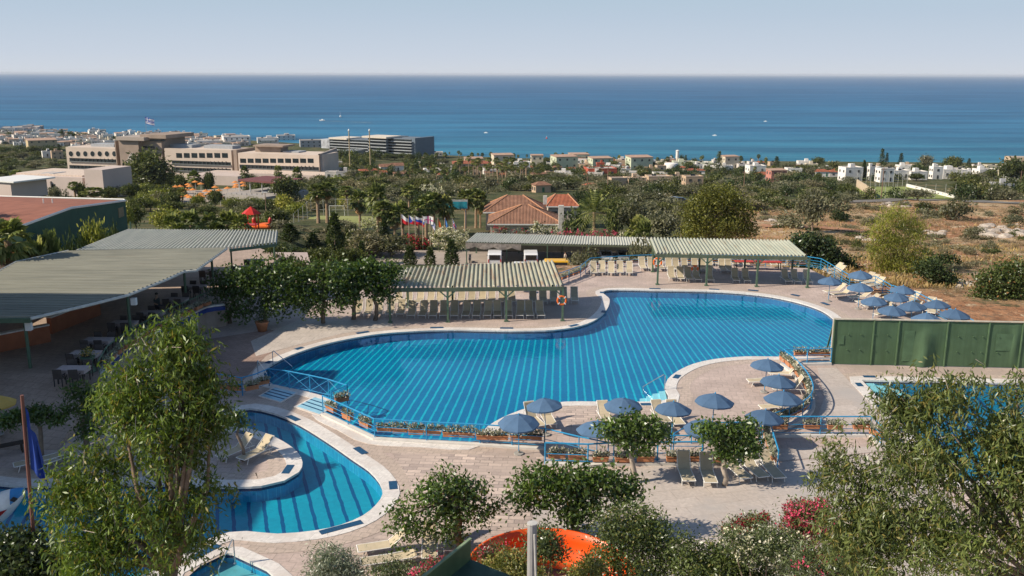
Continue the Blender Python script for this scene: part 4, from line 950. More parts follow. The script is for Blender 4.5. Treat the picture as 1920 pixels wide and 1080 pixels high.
# ================================================================ foreground trees
m_bark = M('bark', (.22, .17, .13), .95, .25, 4, .1, bump=.6); m_pale = M('pale_bark', (.36, .31, .26), .9, .25, 3, .1, bump=.5)
lm_mul = LM('mulberry_leaf', (0.061, 0.115, 0.024), (0.135, 0.203, 0.041), None, .32, .05, .6)
lm_mulD = LM('mulberry_dark', (0.047, 0.095, 0.024), (0.135, 0.203, 0.041), None, .3, .04, .5)
lm_euc = LM('eucalyptus_leaf', (0.068, 0.101, 0.030), (0.203, 0.243, 0.074), ((.22, .19, .05), .9), .25, .03, .5)
lm_eucL = LM('eucalyptus_green', (0.054, 0.101, 0.016), (0.176, 0.243, 0.041), ((.24, .20, .04), .92), .28, .03, .5)
def PB(lst, d):
    out = []
    for b in lst:
        dd = d + (b[4] if len(b) > 4 else 0); c = at(b[0], b[1], dd); k = ppm(c); out.append((c.x, c.y, c.z, b[2] / k, max(b[2], b[3]) / k * .8, b[3] / k))
    return out
def tree(name, label, cat, base, blobs, n, L, W, mat, r0=.12, fork=1.7, bark=None, droop=.1, seed=1, shell=.45, clump=9, crad=.2, group=None, crown='crown', spread=1):
    t = thing(name, label, cat, base, 0, group); b0 = Vector(base)
    loc = [(b[0] - b0.x, b[1] - b0.y, b[2] - b0.z, b[3], b[4], b[5]) for b in blobs]
    leaves_mesh(crown, blob_pts(loc, n, seed, shell, clump, crad), L, W, mat, t, droop, spread, seed)
    tips = [(b[0], b[1], b[2] - b[5] * .1) for b in loc]; cx = sum(b[0] for b in loc) / len(loc) * .25; cy = sum(b[1] for b in loc) / len(loc) * .25
    limbs('trunk', (0, 0, -.05), tips, r0, bark or m_bark, t, (cx, cy, fork), seed=seed); return t
b = G(1185, 905); tree('mulberry_tree', 'slender mulberry by the front railing, left of the front lounger row', 'tree', b, PB([(1165, 812, 42, 22), (1215, 802, 42, 22), (1135, 803, 22, 14), (1185, 790, 36, 16), (1238, 822, 22, 14), (1190, 830, 42, 16)], b.y), 2700, .20, .10, lm_mul, .11, 2.1, m_pale, seed=11, crad=.17)
b = G(1358, 910); tree('mulberry_tree', 'slender mulberry rising among the front loungers', 'tree', b, PB([(1350, 812, 40, 24), (1388, 828, 42, 28), (1402, 802, 30, 20), (1326, 805, 24, 16), (1372, 848, 38, 14), (1415, 840, 22, 14)], b.y), 2900, .20, .10, lm_mul, .11, 2.0, m_pale, seed=12, crad=.17)
b = G(1078, 1012); tree('mulberry_tree', 'broad bushy mulberry above the orange slide', 'tree', b, PB([(1070, 900, 60, 26), (1005, 902, 48, 26), (1132, 900, 45, 22), (1180, 915, 30, 18), (1080, 940, 58, 26), (978, 932, 30, 18), (1075, 972, 32, 20), (1165, 932, 34, 20), (1010, 950, 26, 16)], b.y), 5400, .20, .095, lm_mul, .15, 1.9, m_bark, seed=13, crad=.2)
b = G(864, 1046); tree('mulberry_tree', 'open-crowned mulberry beside the small pool paving', 'tree', b, PB([(835, 908, 45, 26), (800, 932, 42, 22), (758, 962, 32, 16), (880, 922, 40, 26), (850, 958, 52, 22), (785, 990, 40, 16), (845, 1000, 34, 18), (925, 952, 26, 10), (735, 985, 18, 8), (832, 880, 10, 10), (900, 965, 36, 14), (758, 1030, 18, 8)], b.y), 4000, .18, .085, lm_mul, .15, 2.4, m_bark, seed=14, crad=.2)
b = G(80, 864); tree('mulberry_tree', 'small umbrella-shaped mulberry behind the blue flag', 'tree', b, PB([(30, 782, 28, 12), (72, 776, 30, 13), (104, 788, 16, 9), (12, 792, 18, 10)], b.y), 1700, .19, .10, lm_mul, .1, 1.9, m_bark, seed=15, crad=.15)
b = G(165, 858); tree('mulberry_tree', 'dark bushy tree partly behind the left eucalyptus', 'tree', b, PB([(150, 738, 28, 14), (175, 758, 36, 24), (128, 768, 26, 14), (170, 800, 36, 24), (190, 735, 26, 14), (140, 722, 10, 12)], b.y), 2200, .17, .085, lm_mulD, .12, 1.9, m_bark, seed=16, crad=.18)
b = G(455, 864); tree('mulberry_tree', 'tiny standard tree between the island loungers', 'tree', b, PB([(437, 783, 22, 13), (423, 795, 13, 7), (455, 795, 12, 9), (440, 773, 10, 6)], b.y), 650, .15, .08, lm_mul, .07, 1.6, m_bark, seed=17, crad=.12)
# mulberry row between terrace and near pavilion
ROW = [((432, 606), [(440, 545, 42, 26), (470, 525, 38, 28), (415, 535, 26, 22), (450, 578, 40, 22), (440, 512, 28, 16), (485, 505, 24, 18)], 'farthest left of the row before the retaining wall end'), ((497, 606), [(500, 540, 44, 30), (540, 518, 38, 28), (525, 572, 42, 24), (560, 545, 26, 26), (515, 505, 26, 16)], 'second of the row, over the terracotta pot'), ((606, 606), [(580, 545, 46, 30), (620, 522, 48, 28), (600, 573, 48, 18), (640, 555, 34, 24), (590, 508, 30, 18), (640, 500, 26, 14)], 'third of the row, trunk standing clear on the paving'), ((662, 599), [(655, 525, 44, 28), (690, 515, 36, 24), (650, 550, 32, 20)], 'fourth of the row, slim trunk before the loungers'), ((703, 601), [(705, 525, 38, 26), (730, 508, 24, 20), (715, 548, 30, 16), (690, 500, 24, 14)], 'last of the row, touching the near pavilion roof')]
for i, (bp, bl, l) in enumerate(ROW):
    b = G(*bp); tree('shade_tree', 'leafy shade tree ' + l, 'tree', b, PB(bl, b.y - .5), 2600, .26, .15, LM('shade_leaf', (0.041, 0.081, 0.016), (0.115, 0.176, 0.034), None, .3, .04, .4), .14, 1.9, m_bark, seed=30 + i, crad=.32, group='shade trees in a row by the pool')
def euc(name, label, base, strands, n, L, W, mat, seed, bark, r0, fork):
    """crown of hanging twigs: every twig starts inside a blob and carries a chain of drooping leaves"""
    t = thing(name, label, 'tree', base); b0 = np.array(base); r = np.random.default_rng(seed); B = np.array(strands, float); per = 9
    n = int(n * 1.12); k = n // per; vol = B[:, 3] * B[:, 5]; idx = r.choice(len(B), k, p=vol / vol.sum()); d = r.normal(size=(k, 3)); d /= np.linalg.norm(d, axis=1, keepdims=True)
    nc = max(12, k // 40); pv = vol ** .65; ci = np.concatenate([np.repeat(np.arange(len(B)), 3), r.choice(len(B), nc, p=pv / pv.sum())]); nc = len(ci); cd = r.normal(size=(nc, 3)); cd /= np.linalg.norm(cd, axis=1, keepdims=True)
    CC = B[ci, :3] + cd * (.35 + .64 * r.random(nc) ** .7)[:, None] * B[ci, 3:6]; w_ = r.choice(nc, k); d = cd[w_] * .8 + r.normal(size=(k, 3)) * .5
    P = CC[w_] + r.normal(size=(k, 3)) * np.array((.24, .24, .22))
    dirn = d * .55 + r.normal(size=(k, 3)) * .35; dirn[:, 2] -= .55; dirn /= np.linalg.norm(dirn, axis=1, keepdims=True); ln = .2 + .32 * r.random(k)
    s = r.random((k, per)); C = P[:, None] + dirn[:, None] * (s * ln[:, None])[:, :, None] + r.normal(size=(k, per, 3)) * .05
    C[:, :, 2] -= (s ** 2) * .12; C = C.reshape(-1, 3) - b0
    leaves_mesh('crown', C, L, W, mat, t, .75, .8, seed, .12)
    q = random.Random(seed); mb = MB()
    for j in range(0, k, 14):
        a = Vector(P[j] - b0); mb.tube([a, a + Vector(dirn[j]) * ln[j]], [.008, .003], 3, False)
    mb.build('twig', bark, t)['kind'] = 'stuff'
    tips = [tuple(B[i, :3] - b0 + np.array((0, 0, -B[i, 5] * .1))) for i in range(len(B))]
    limbs('trunk', (0, 0, -.05), tips, r0, M('brown_bark', (.20, .15, .11), .95, .3, 4, .1, bump=.6), t, fork, seed=seed, wob=.2, n=9); return t
base = Vector((13.2, 19.5, 0)); d = 19.5
euc('eucalyptus_tree', 'big grey-green eucalyptus filling the lower right corner', base, PB([(1785, 808, 72, 60), (1775, 732, 42, 36, .3), (1725, 860, 70, 60), (1860, 880, 90, 90), (1800, 930, 110, 80), (1700, 950, 100, 70), (1890, 800, 44, 50), (1690, 1040, 150, 60, -.8), (1850, 1040, 110, 70, -.5), (1600, 1010, 60, 50, -.4), (1905, 720, 28, 30), (1700, 772, 30, 13, .4), (1690, 745, 22, 8, .6), (1640, 980, 50, 40), (1955, 900, 80, 150)], d), 32000, .18, .038, lm_euc, 41, m_pale, .22, (-.3, 0, 5))
base = Vector((8.6, 20.2, 0))
euc('eucalyptus_sapling', 'thin drooping eucalyptus branch tree left of the big eucalyptus', base, PB([(1590, 880, 40, 44), (1610, 930, 40, 44), (1575, 840, 16, 20), (1640, 900, 26, 30), (1600, 990, 40, 40)], 20.2), 3400, .17, .036, lm_euc, 42, m_pale, .07, (.1, 0, 4.5))
base = Vector((-8.3, 19.8, 0))
euc('eucalyptus_tree', 'big glossy green eucalyptus at the left, before the small pool', base, PB([(300, 760, 80, 50), (330, 690, 44, 30, .3), (235, 812, 64, 50), (330, 810, 60, 60), (170, 880, 62, 54), (280, 900, 100, 70), (345, 960, 70, 55), (200, 985, 70, 56), (280, 1010, 110, 60), (135, 920, 44, 36), (335, 648, 18, 26), (342, 624, 12, 16), (375, 700, 16, 24), (355, 665, 26, 20), (395, 770, 14, 26), (250, 710, 50, 22), (365, 730, 24, 40), (385, 910, 30, 34), (210, 1060, 80, 50, -.4), (125, 1010, 24, 30), (222, 735, 18, 14), (300, 640, 26, 10)], 19.8), 28000, .17, .042, lm_eucL, 43, m_pale, .2, (.2, 0, 5.5))
# ---- shrubs in front
lm_ole = LM('oleander_leaf', (0.068, 0.101, 0.041), (0.176, 0.216, 0.081), None, .25, .05, .8)
def shrub(label, blobs, d, n, L, W, mat, seed, flowers=None, fcol=None, name='shrub', cat='shrub', group=None, crad=.16, droop=-.2):
    B = PB(blobs, d); b = B[0]; base = Vector((b[0], b[1], 0)); t = thing(name, label, cat, base, 0, group)
    loc = [(q[0] - base.x, q[1] - base.y, q[2], q[3], q[4], q[5]) for q in B]
    leaves_mesh('foliage', blob_pts(loc, int(n * 2.3), seed, .45, 8, crad), L, W * 1.35, mat, t, droop, 1, seed)
    if flowers: leaves_mesh('blossom', blob_pts(loc, int(flowers * 1.7), seed + 1, .95, 9, .07), .075, .065, fcol, t, -.4, 1, seed + 2)
    mb = MB()
    for q in loc: mb.tube([(0, 0, 0), (q[0] * .5, q[1] * .5, q[2] * .5), (q[0], q[1], q[2])], [.05, .035, .015], 5)
    mb.build('stem', m_bark, t); return t
f_pink = LM('pink_petal', (.62, .06, .16), (.75, .16, .27), None, .3, 0); f_white = LM('white_petal', (.72, .68, .56), (.85, .82, .72), None, .3, 0); f_red = LM('red_petal', (.38, .02, .05), (.55, .06, .10), None, .3, 0); f_cream = LM('cream_petal', (.62, .52, .20), (.75, .65, .30), None, .3, 0)
lm_grey = LM('grey_oleander', (0.135, 0.176, 0.121), (0.324, 0.365, 0.270), None, .2, .06); lm_hedge = LM('hedge_leaf', (0.061, 0.095, 0.030), (0.162, 0.203, 0.061), ((.22, .20, .06), .93), .3, .04, .8)
lm_yel = LM('yellow_green_leaf', (0.121, 0.149, 0.041), (0.297, 0.297, 0.081), None, .3, .04)
shrub('grey-leaved oleander at the bottom, beside the sideways loungers', [(630, 1065, 46, 34), (615, 1045, 30, 24), (660, 1080, 40, 30), (600, 1085, 36, 26)], 27, 2400, .16, .022, lm_grey, 51)
shrub('small grey-green bush right of the grey oleander', [(735, 1075, 38, 22), (760, 1085, 28, 20)], 26.5, 1000, .13, .025, lm_ole, 52)
shrub('pink-flowered small oleander beside the green platform panel', [(815, 1056, 14, 14), (790, 1075, 20, 14)], 26.2, 320, .12, .025, lm_ole, 53, 170, f_pink)
shrub('dense green bush directly right of the orange slide', [(1180, 980, 68, 34), (1215, 1000, 50, 40), (1150, 1010, 40, 34), (1210, 1050, 90, 50), (1130, 1060, 40, 34)], 26.5, 5200, .11, .04, lm_hedge, 54)
shrub('twiggy green hedge bush in the bottom middle, right of the dense bush', [(1320, 1055, 70, 34), (1280, 1020, 30, 24), (1370, 1040, 40, 30), (1350, 1085, 80, 40), (1425, 1075, 60, 40)], 25.6, 4800, .11, .04, lm_hedge, 55)
shrub('white-flowered oleander in front of the big eucalyptus', [(1440, 1020, 54, 34), (1480, 1040, 40, 40), (1400, 1030, 30, 24), (1370, 1005, 20, 18)], 25, 2800, .13, .026, lm_ole, 56, 900, f_white)
shrub('dark red-flowered oleander behind the white oleander', [(1400, 985, 22, 16), (1375, 995, 18, 12), (1428, 975, 16, 12)], 27.5, 900, .12, .025, lm_ole, 57, 420, f_red)
shrub('bright pink oleander beside the big eucalyptus', [(1505, 965, 36, 26), (1530, 985, 36, 34), (1490, 990, 26, 22), (1540, 950, 16, 14)], 25.8, 1900, .13, .026, lm_ole, 58, 1700, f_pink)
shrub('sparsely pink-flowered oleander at the bottom edge under the eucalyptus', [(1520, 1060, 50, 36), (1570, 1050, 46, 34), (1600, 1080, 50, 30)], 23.5, 2400, .13, .026, lm_ole, 59, 260, f_pink)
shrub('cream-flowered bush left of the grey pole', [(955, 1060, 36, 26), (985, 1080, 40, 24), (920, 1070, 20, 16)], 25.4, 1700, .12, .035, lm_yel, 60, 420, f_cream)
shrub('green bush behind the grey pole on the slide rim', [(1020, 1010, 30, 22), (1035, 1035, 30, 20), (1000, 1030, 20, 16)], 26.6, 1400, .11, .035, lm_ole, 61)
shrub('pinkish oleander between the green platform and the slide', [(915, 1042, 20, 14), (938, 1030, 14, 10)], 27.5, 500, .12, .025, lm_ole, 62, 140, f_pink)
shrub('light green bush in the middle of the slide curve', [(1110, 1060, 20, 20), (1090, 1080, 30, 18)], 25.4, 900, .10, .035, lm_yel, 63)
shrub('dark bush in the bottom left corner below the flag', [(40, 1030, 56, 44), (90, 1070, 60, 30), (10, 1060, 50, 50)], 22, 2600, .14, .06, LM('dark_hedge', (0.027, 0.047, 0.016), (0.081, 0.115, 0.034)), 64)
# ---- orange slide, pole, platform, flag, play figure
def slide():
    c = G(1036, 1082, .9); t = thing('water_slide', 'bright orange curved water slide chute at the bottom edge', 'slide', (c.x, c.y, 0))
    Rr = 2.1; m = 11; n = 46; V = []
    for i in range(n + 1):
        a = R(-35 + 250 * i / n); zc = -.12 + .5 * i / n
        for j in range(m + 1):
            b = PI + PI * j / m; r = Rr + .62 * math.cos(b) ; z = zc + .62 + .62 * math.sin(b) + (.32 if j in (0,) else 0) * 0
            V.append((r * math.cos(a), r * math.sin(a), z))
        b = 0; V.append(((Rr + .62) * math.cos(a), (Rr + .62) * math.sin(a), zc + .62 + .45)); V.append(((Rr + .70) * math.cos(a), (Rr + .70) * math.sin(a), zc + .62 + .45))
    w_ = m + 3
    o = link_mesh('chute', V, [(i * w_ + j, i * w_ + j + 1, (i + 1) * w_ + j + 1, (i + 1) * w_ + j) for i in range(n) for j in range(w_ - 1)], M('orange_fibreglass', (.78, .10, .010), .35, .06, 1.5, .5), t, smoothf=True)
    sd = o.modifiers.new('thickness', 'SOLIDIFY'); sd.thickness = .03
    for k in (8, 16, 24, 32, 40):
        a = R(-35 + 250 * k / n); zc = -.12 + .5 * k / n; MB().tube([(Rr * math.cos(a), Rr * math.sin(a), 0), (Rr * math.cos(a), Rr * math.sin(a), zc + .02)], .09, 8).build('support_post', m_steel, t)
        MB().tube([((Rr + .635 * math.cos(b)) * math.cos(a), (Rr + .635 * math.cos(b)) * math.sin(a), zc + .62 + .635 * math.sin(b)) for b in [PI + PI * q / 8 for q in range(9)]], .022, 5).build('joint_flange', M('pale_joint', (.7, .45, .3)), t)
slide()
tp = at(998, 982, 24.6); pl = thing('service_pole', 'grey round pole with a conduit pipe standing over the slide', 'pole', (tp.x, tp.y, 0))
MB().tube([(0, 0, 0), (0, 0, tp.z)], [.15, .14], 12).build('shaft', M('grey_pole', (.30, .30, .30), .6, .1, 2), pl)
MB().lathe((0, 0, tp.z - .01), [(.145, 0), (.155, .01), (.155, .04), (.02, .05)], 12).build('cap', M('pole_cap', (.45, .44, .42), .6), pl)
MB().tube([(.06, -.17, tp.z - .25), (.07, -.19, tp.z - .5), (.2, -.3, .2)], .03, 6).build('conduit', M('pale_pipe', (.5, .5, .48), .4), pl)
zp = 3.9; pf = thing('platform', 'dark green slide platform with an upright side panel at the bottom edge', 'platform', (G(880, 1080, zp).x, G(880, 1080, zp).y, 0))
m_pg = M('platform_green', (.045, .085, .06), .7, .2, 5)
S = [G(a, b, zp) for a, b in ((883, 1049), (975, 1086), (905, 1180), (790, 1125))]; MB().prism(S, zp - .12, zp).build('floor_slab', m_pg, pf, True)
a_, b_ = G(883, 1049, zp), G(780, 1135, zp); MB().add([a_, b_, b_ + Vector((0, 0, .62)), a_ + Vector((0, 0, .62))] + [p + Vector((-.05, -.06, 0)) for p in (a_, b_, b_ + Vector((0, 0, .62)), a_ + Vector((0, 0, .62)))], [(0, 1, 2, 3), (7, 6, 5, 4), (3, 2, 6, 7), (0, 3, 7, 4)]).build('side_panel', M('panel_green', (.075, .12, .055), .6), pf, True)
MB().beam(a_ + Vector((0, 0, .64)), b_ + Vector((0, 0, .64)), .08, .04).build('panel_cap', M('panel_cap', (.20, .27, .16), .6), pf, True)
for p in S: MB().tube([Vector((p.x, p.y, 0)), Vector((p.x, p.y, zp - .12))], .08, 8).build('support_post', m_green, pf, True)
tp = at(41, 741, 22); bp_ = at(69, 1075, 22.3); bs = bp_ + (bp_ - tp) * (bp_.z / (tp.z - bp_.z))
fl = thing('flagpole', 'reddish flagpole with a limp plain blue flag at the left', 'flag', bs)
MB().tube([bs, tp], [.06, .045], 8).build('pole', M('red_brown_pole', (.16, .075, .06), .6), fl, True)
V = []; nx, nz = 10, 18; ax = (tp - bs).normalized()
for i in range(nx + 1):
    for j in range(nz + 1):
        u_ = i / nx; v_ = j / nz; droop_ = u_ * .55
        p = tp + ax * (-.32 - v_ * 1.75 - u_ * (.95 - .3 * v_)) + Vector((.06 + .52 * u_ ** .8 * (.35 + .65 * v_), .10 * math.sin(u_ * 9 + v_ * 2) * (.3 + u_) , 0))
        V.append(p)
w_ = nz + 1
o = link_mesh('flag', V, [(i * w_ + j, (i + 1) * w_ + j, (i + 1) * w_ + j + 1, i * w_ + j + 1) for i in range(nx) for j in range(nz)], M('blue_flag_cloth', (.02, .06, .30), .85, .15, 2), fl, True, smoothf=True)
pc = G(-6, 975, .3); pg = thing('play_figure', 'blue and white fish-shaped pool play figure with red fins', 'play figure', (pc.x, pc.y, -.1), R(20))
V = []; n, m = 14, 12
for i in range(n + 1):
    f = i / n; r = .62 * math.sin(PI * min(1, f * .93 + .05)) ** .7 + .02; x = -1.3 + 2.4 * f; zc = .55 + .9 * f ** 2
    for j in range(m): V.append((x, r * .85 * math.cos(2 * PI * j / m), zc + r * math.sin(2 * PI * j / m)))
fs = [(i * m + j, i * m + (j + 1) % m, (i + 1) * m + (j + 1) % m, (i + 1) * m + j) for i in range(n) for j in range(m)]
link_mesh('body', V, fs, None, pg, smoothf=True, mats=[M('play_blue', (.05, .25, .55), .35), M('play_white', (.75, .75, .72), .35)], fmi=[1 if (j in (6, 7, 8, 9, 10, 11) or i in (9, 10)) else 0 for i in range(n) for j in range(m)])
MB().lathe((.75, -.48, 1.35), [(.02, -.1), (.14, 0), (.02, .1)], 10).build('eye', m_dark, pg)
for s in (-1, 1): MB().add([(0, s * .5, .9), (.5, s * .52, 1.0), (-.1, s * 1.0, .6)], [(0, 1, 2), (2, 1, 0)]).build('fin', M('play_red', (.5, .03, .02), .4), pg)
MB().add([(-1.25, 0, .5), (-1.8, -.1, 1.2), (-1.9, .1, .2)], [(0, 1, 2), (2, 1, 0)]).build('tail', M('play_blue', (.05, .25, .55)), pg)
_mc = m_canv; m_canv = M('yellow_canvas', (.62, .40, .10), .85, .1)
yu = umbrella('pool_umbrella'); p = G(-10, 754, 2.0); yu.location = (p.x, p.y, .4); yu['label'] = 'yellow umbrella just entering at the left edge'; yu['group'] = 'yellow umbrella'
m_canv = _mc
# ================================================================ mid-distance planting: one of each kind, then copies
def FLM(name, c1, c2, c3=None):
    m = LM(name, c1, c2, c3, .22, .02, .35); nt = m.node_tree           # far plants: each plant a little lighter or darker
    d = [n for n in nt.nodes if n.type == 'BSDF_DIFFUSE'][0]; src = d.inputs[0].links[0].from_socket
    oi = N(nt, 'ShaderNodeObjectInfo'); v = ramp(nt, oi.outputs['Random'], [(0, (.55, .56, .50)), (.35, (.95, .95, .95)), (.7, (1.15, 1.08, 1.1)), (1, (1.5, 1.28, 1.2))])
    nt.links.new(mixc(nt, 1.0, src, v, 'MULTIPLY'), d.inputs[0]); return m
fl_olive = FLM('olive_leaf', (.115, .125, .078), (.26, .255, .165)); fl_green = FLM('green_leaf', (.052, .076, .025), (.16, .18, .06)); fl_dark = FLM('dark_green_leaf', (0.034, 0.060, 0.023), (0.094, 0.127, 0.047))
fl_lime = FLM('lime_leaf', (0.169, 0.203, 0.043), (0.406, 0.423, 0.101)); fl_dry = FLM('dry_twig', (0.237, 0.186, 0.127), (0.507, 0.397, 0.270)); fl_palm = FLM('palm_leaf', (.07, .11, .03), (.30, .33, .11)); fl_skirt = FLM('dead_frond', (0.270, 0.169, 0.085), (0.575, 0.389, 0.203))
m_ptrunk = M('palm_trunk', (.34, .24, .16), .95, .3, 6, .1, bump=.8)
PROTO = {}
class Proto:
    def __init__(s, root, h, w): s.root, s.h, s.w, s.used = root, h, w, False
def far_tree(key, i, name, cat, blobs, n, L, W, mat, trunk=True, fork=1.0, r0=.16, crad=.3, shell=.55, spread=1, droop=-.1):
    t = thing(name, '', cat); r = random.Random(hash(key) % 997 + i) if False else random.Random(sum(map(ord, key)) * 7 + i)
    bl = [tuple(v * r.uniform(.88, 1.14) if q > 2 else v + r.uniform(-.25, .25) * (q < 2) for q, v in enumerate(b)) for b in blobs]
    leaves_mesh('crown', blob_pts(bl, n, 100 + i + len(key) * 13, shell, 8, crad), L, W, mat, t, droop, spread, 7 + i)
    if trunk: limbs('trunk', (0, 0, -.4), [(b[0], b[1], b[2]) for b in bl], r0, m_bark, t, (0, 0, fork), seed=i, n=6)
    top = max(b[2] + b[5] for b in bl) * .97; w_ = max(b[0] + b[3] for b in bl) - min(b[0] - b[3] for b in bl)
    return Proto(t, top, w_ * .95)
OL = [(0, 0, 2.6, 1.5, 1.5, 1.2), (1.2, .3, 2.3, 1.2, 1.2, 1.0), (-1.2, -.2, 2.4, 1.2, 1.2, 1.0), (.2, -.9, 1.9, 1.2, 1.0, .9), (-.2, .9, 2.0, 1.2, 1.1, .9)]
BU = [(0, 0, 1.0, 1.5, 1.4, 1.0), (1.2, 0, .8, 1.1, 1.0, .8), (-1.2, .2, .75, 1.1, 1.0, .8), (.2, -.8, .7, 1.2, .9, .7)]
DR_ = [(0, 0, .35, .8, .7, .4), (.6, .1, .28, .5, .5, .32), (-.5, -.1, .25, .5, .5, .3)]
PI_ = [(0, 0, 6.0, 2.6, 2.4, 2.0), (1.9, 0, 4.6, 2.0, 1.8, 1.7), (-1.9, .3, 4.8, 2.0, 1.8, 1.7), (.4, -1.4, 3.6, 2.3, 1.6, 1.6), (-.6, 1.2, 3.4, 2.3, 1.6, 1.6), (0, 0, 8.0, 1.6, 1.5, 1.4)]
for i in range(3):
    PROTO['olive', i] = far_tree('olive', i, 'olive_tree', 'tree', OL, 1700, .42, .20, fl_olive)
    PROTO['green', i] = far_tree('green', i, 'leafy_tree', 'tree', OL, 1700, .45, .24, fl_green)
    PROTO['bush', i] = far_tree('bush', i, 'bush', 'bush', BU, 700, .36, .20, fl_olive, fork=.4, r0=.08)
    PROTO['dbush', i] = far_tree('dbush', i, 'evergreen_shrub', 'shrub', BU, 760, .36, .22, fl_dark if i else fl_green, fork=.4, r0=.08)
    PROTO['dry', i] = far_tree('dry', i, 'dry_shrub', 'shrub', DR_, 230, .24, .05, fl_dry, fork=.1, r0=.03, crad=.14, droop=-.5)
    PROTO['lime', i] = far_tree('lime', i, 'leafy_tree', 'tree', OL, 1700, .40, .22, fl_lime)
for i in range(2): PROTO['pine', i] = far_tree('pine', i, 'pine_tree', 'tree', PI_, 4200, .62, .28, fl_green, fork=2.2, r0=.35, crad=.45)
def cypress(i):
    t = thing('cypress', '', 'tree'); r = np.random.default_rng(i); n = 900; z = r.random(n) ** .85; rad = .85 * np.sin(np.pi * (.06 + .94 * z) ** .62) ** .9 * (1 - .35 * z) + .04
    a = r.random(n) * 2 * PI; k = np.sqrt(.45 + .55 * r.random(n)) * rad * (1 + .12 * np.sin(a * 5 + z * 9)); C = np.stack([k * np.cos(a), k * np.sin(a), .2 + z * 5.8], 1)
    leaves_mesh('crown', C, .5, .2, fl_dark, t, -1.4, 1, i); MB().tube([(0, 0, -.3), (0, 0, 3)], [.12, .05], 6).build('trunk', m_bark, t); return Proto(t, 6.2, 1.5)
def araucaria(i):
    t = thing('conifer', '', 'tree'); r = np.random.default_rng(40 + i); n = 900; z = r.random(n) ** 1.25; tier = np.floor(z * 14) / 14; rad = 2.0 * (1 - tier) ** .8 + .1
    a = r.random(n) * 2 * PI; k = np.sqrt(r.random(n)) * rad; C = np.stack([k * np.cos(a), k * np.sin(a), 1.2 + tier * 8.6 - k * .12 + r.normal(size=n) * .12], 1)
    leaves_mesh('crown', C, .6, .28, fl_dark, t, -.2, .5, i); MB().tube([(0, 0, -.3), (0, 0, 9)], [.2, .04], 6).build('trunk', m_bark, t); return Proto(t, 10, 3.6)
def palm(i, hgt, nf, rad, skirt=True, feather=False):
    t = thing('palm_tree', '', 'palm'); r = random.Random(60 + i); V, fs = [], []; VS, FS = [], []
    def frond(az, el, L, V, fs, fan, droop):
        d = Vector((math.cos(az) * math.cos(el), math.sin(az) * math.cos(el), math.sin(el))); s = Vector((-math.sin(az), math.cos(az), 0)); o = Vector((0, 0, hgt)); e = o + d * L * .5 - Vector((0, 0, droop * .3))
        n = len(V); V.extend([o - s * .03, o + s * .03, e]); fs.append((n, n + 1, n + 2)); up_ = s.cross(d)
        if feather:
            for q in range(9):
                f = .25 + .75 * q / 8; b = o + d * L * f + Vector((0, 0, -droop * f * f * 1.4))
                for sg in (-1, 1):
                    tip = b + s * sg * L * .26 * (1.1 - .6 * f) + d * L * .12 + Vector((0, 0, -.28 * L * .3)); n = len(V); V.extend([b, b + d * L * .05, tip]); fs.append((n, n + 1, n + 2))
        else:
            for q in range(11):
                b = (q - 5) / 5 * 1.25; dd = (d * math.cos(b) + s * math.sin(b)); l = L * .55 * (1 - .18 * abs(b)); tip = e + dd * l - Vector((0, 0, droop * (.5 + r.random() * .5) * l)); w_ = up_.cross(dd) if False else (s * math.cos(b) - d * math.sin(b))
                m_ = e + dd * l * .55 + up_ * .05; n = len(V); V.extend([e, m_ + w_ * .085 * L, tip, m_ - w_ * .085 * L]); fs.append((n, n + 1, n + 2, n + 3))
    for k in range(nf):
        el = 1.35 - 1.9 * (k / nf) + r.uniform(-.12, .12); frond(k * 2.399 + r.uniform(-.2, .2), el, rad * r.uniform(.85, 1.1), V, fs, True, .35 + .3 * (k / nf))
    link_mesh('crown', V, fs, fl_palm, t)
    if skirt:
        for k in range(nf // 2): frond(k * 2.399, -1.0 - .35 * r.random(), rad * .8, VS, FS, True, .5)
        link_mesh('dead_fronds', VS, FS, fl_skirt, t)
    bends = r.uniform(-.15, .15); MB().tube([(bends * 2, 0, -.4), (bends, 0, hgt * .3), (0, 0, hgt * .7), (0, 0, hgt)], [.3, .25, .22, .26], 8).build('trunk', m_ptrunk, t)
    return Proto(t, hgt + rad * .8, rad * 1.9)
for i in range(2):
    PROTO['cypress', i] = cypress(i); PROTO['conifer', i] = araucaria(i)
for i in range(3): PROTO['palm', i] = palm(i, (5.5, 6.3, 4.6)[i], (40, 36, 44)[i], (2.1, 1.9, 2.3)[i])
for i in range(2): PROTO['tallpalm', i] = palm(10 + i, 10.5 + i, 30, 1.9)
PROTO['fanpalm', 0] = palm(20, 1.2, 40, 1.9, False); PROTO['datepalm', 0] = palm(21, 3.8, 46, 3.2, False, True)
NV = {'olive': 3, 'green': 3, 'bush': 3, 'dbush': 3, 'dry': 3, 'lime': 3, 'pine': 2, 'cypress': 2, 'conifer': 2, 'palm': 3, 'tallpalm': 2, 'fanpalm': 1, 'datepalm': 1}
def plant(kind, px, ytop, wpx, label, ybase=None, d=None, group=None, base=None):
    if kind == 'palm' and wpx: wpx *= 1.3
    if base is None:
        if d is None: base = T(px, ybase)
        else: q = at(px, 500, d); base = Vector((q.x, d, H(q.x, d)))
    hh = max(.3, at(px, ytop, base.y).z - base.z); P = PROTO[kind, rnd.randrange(NV[kind])]; sz = hh / P.h
    sx = sz if wpx is None else (wpx / ppm(base + Vector((0, 0, hh / 2)))) / P.w; rz = rnd.uniform(0, 2 * PI)
    if not P.used:
        P.used = True; o = P.root; o.location = base; o.rotation_euler = (0, 0, rz); o.scale = (sx, sx, sz); o['label'] = label
        if group: o['group'] = group
        return o
    return dup(P.root, base, rz, label, group, (sx, sx, sz))
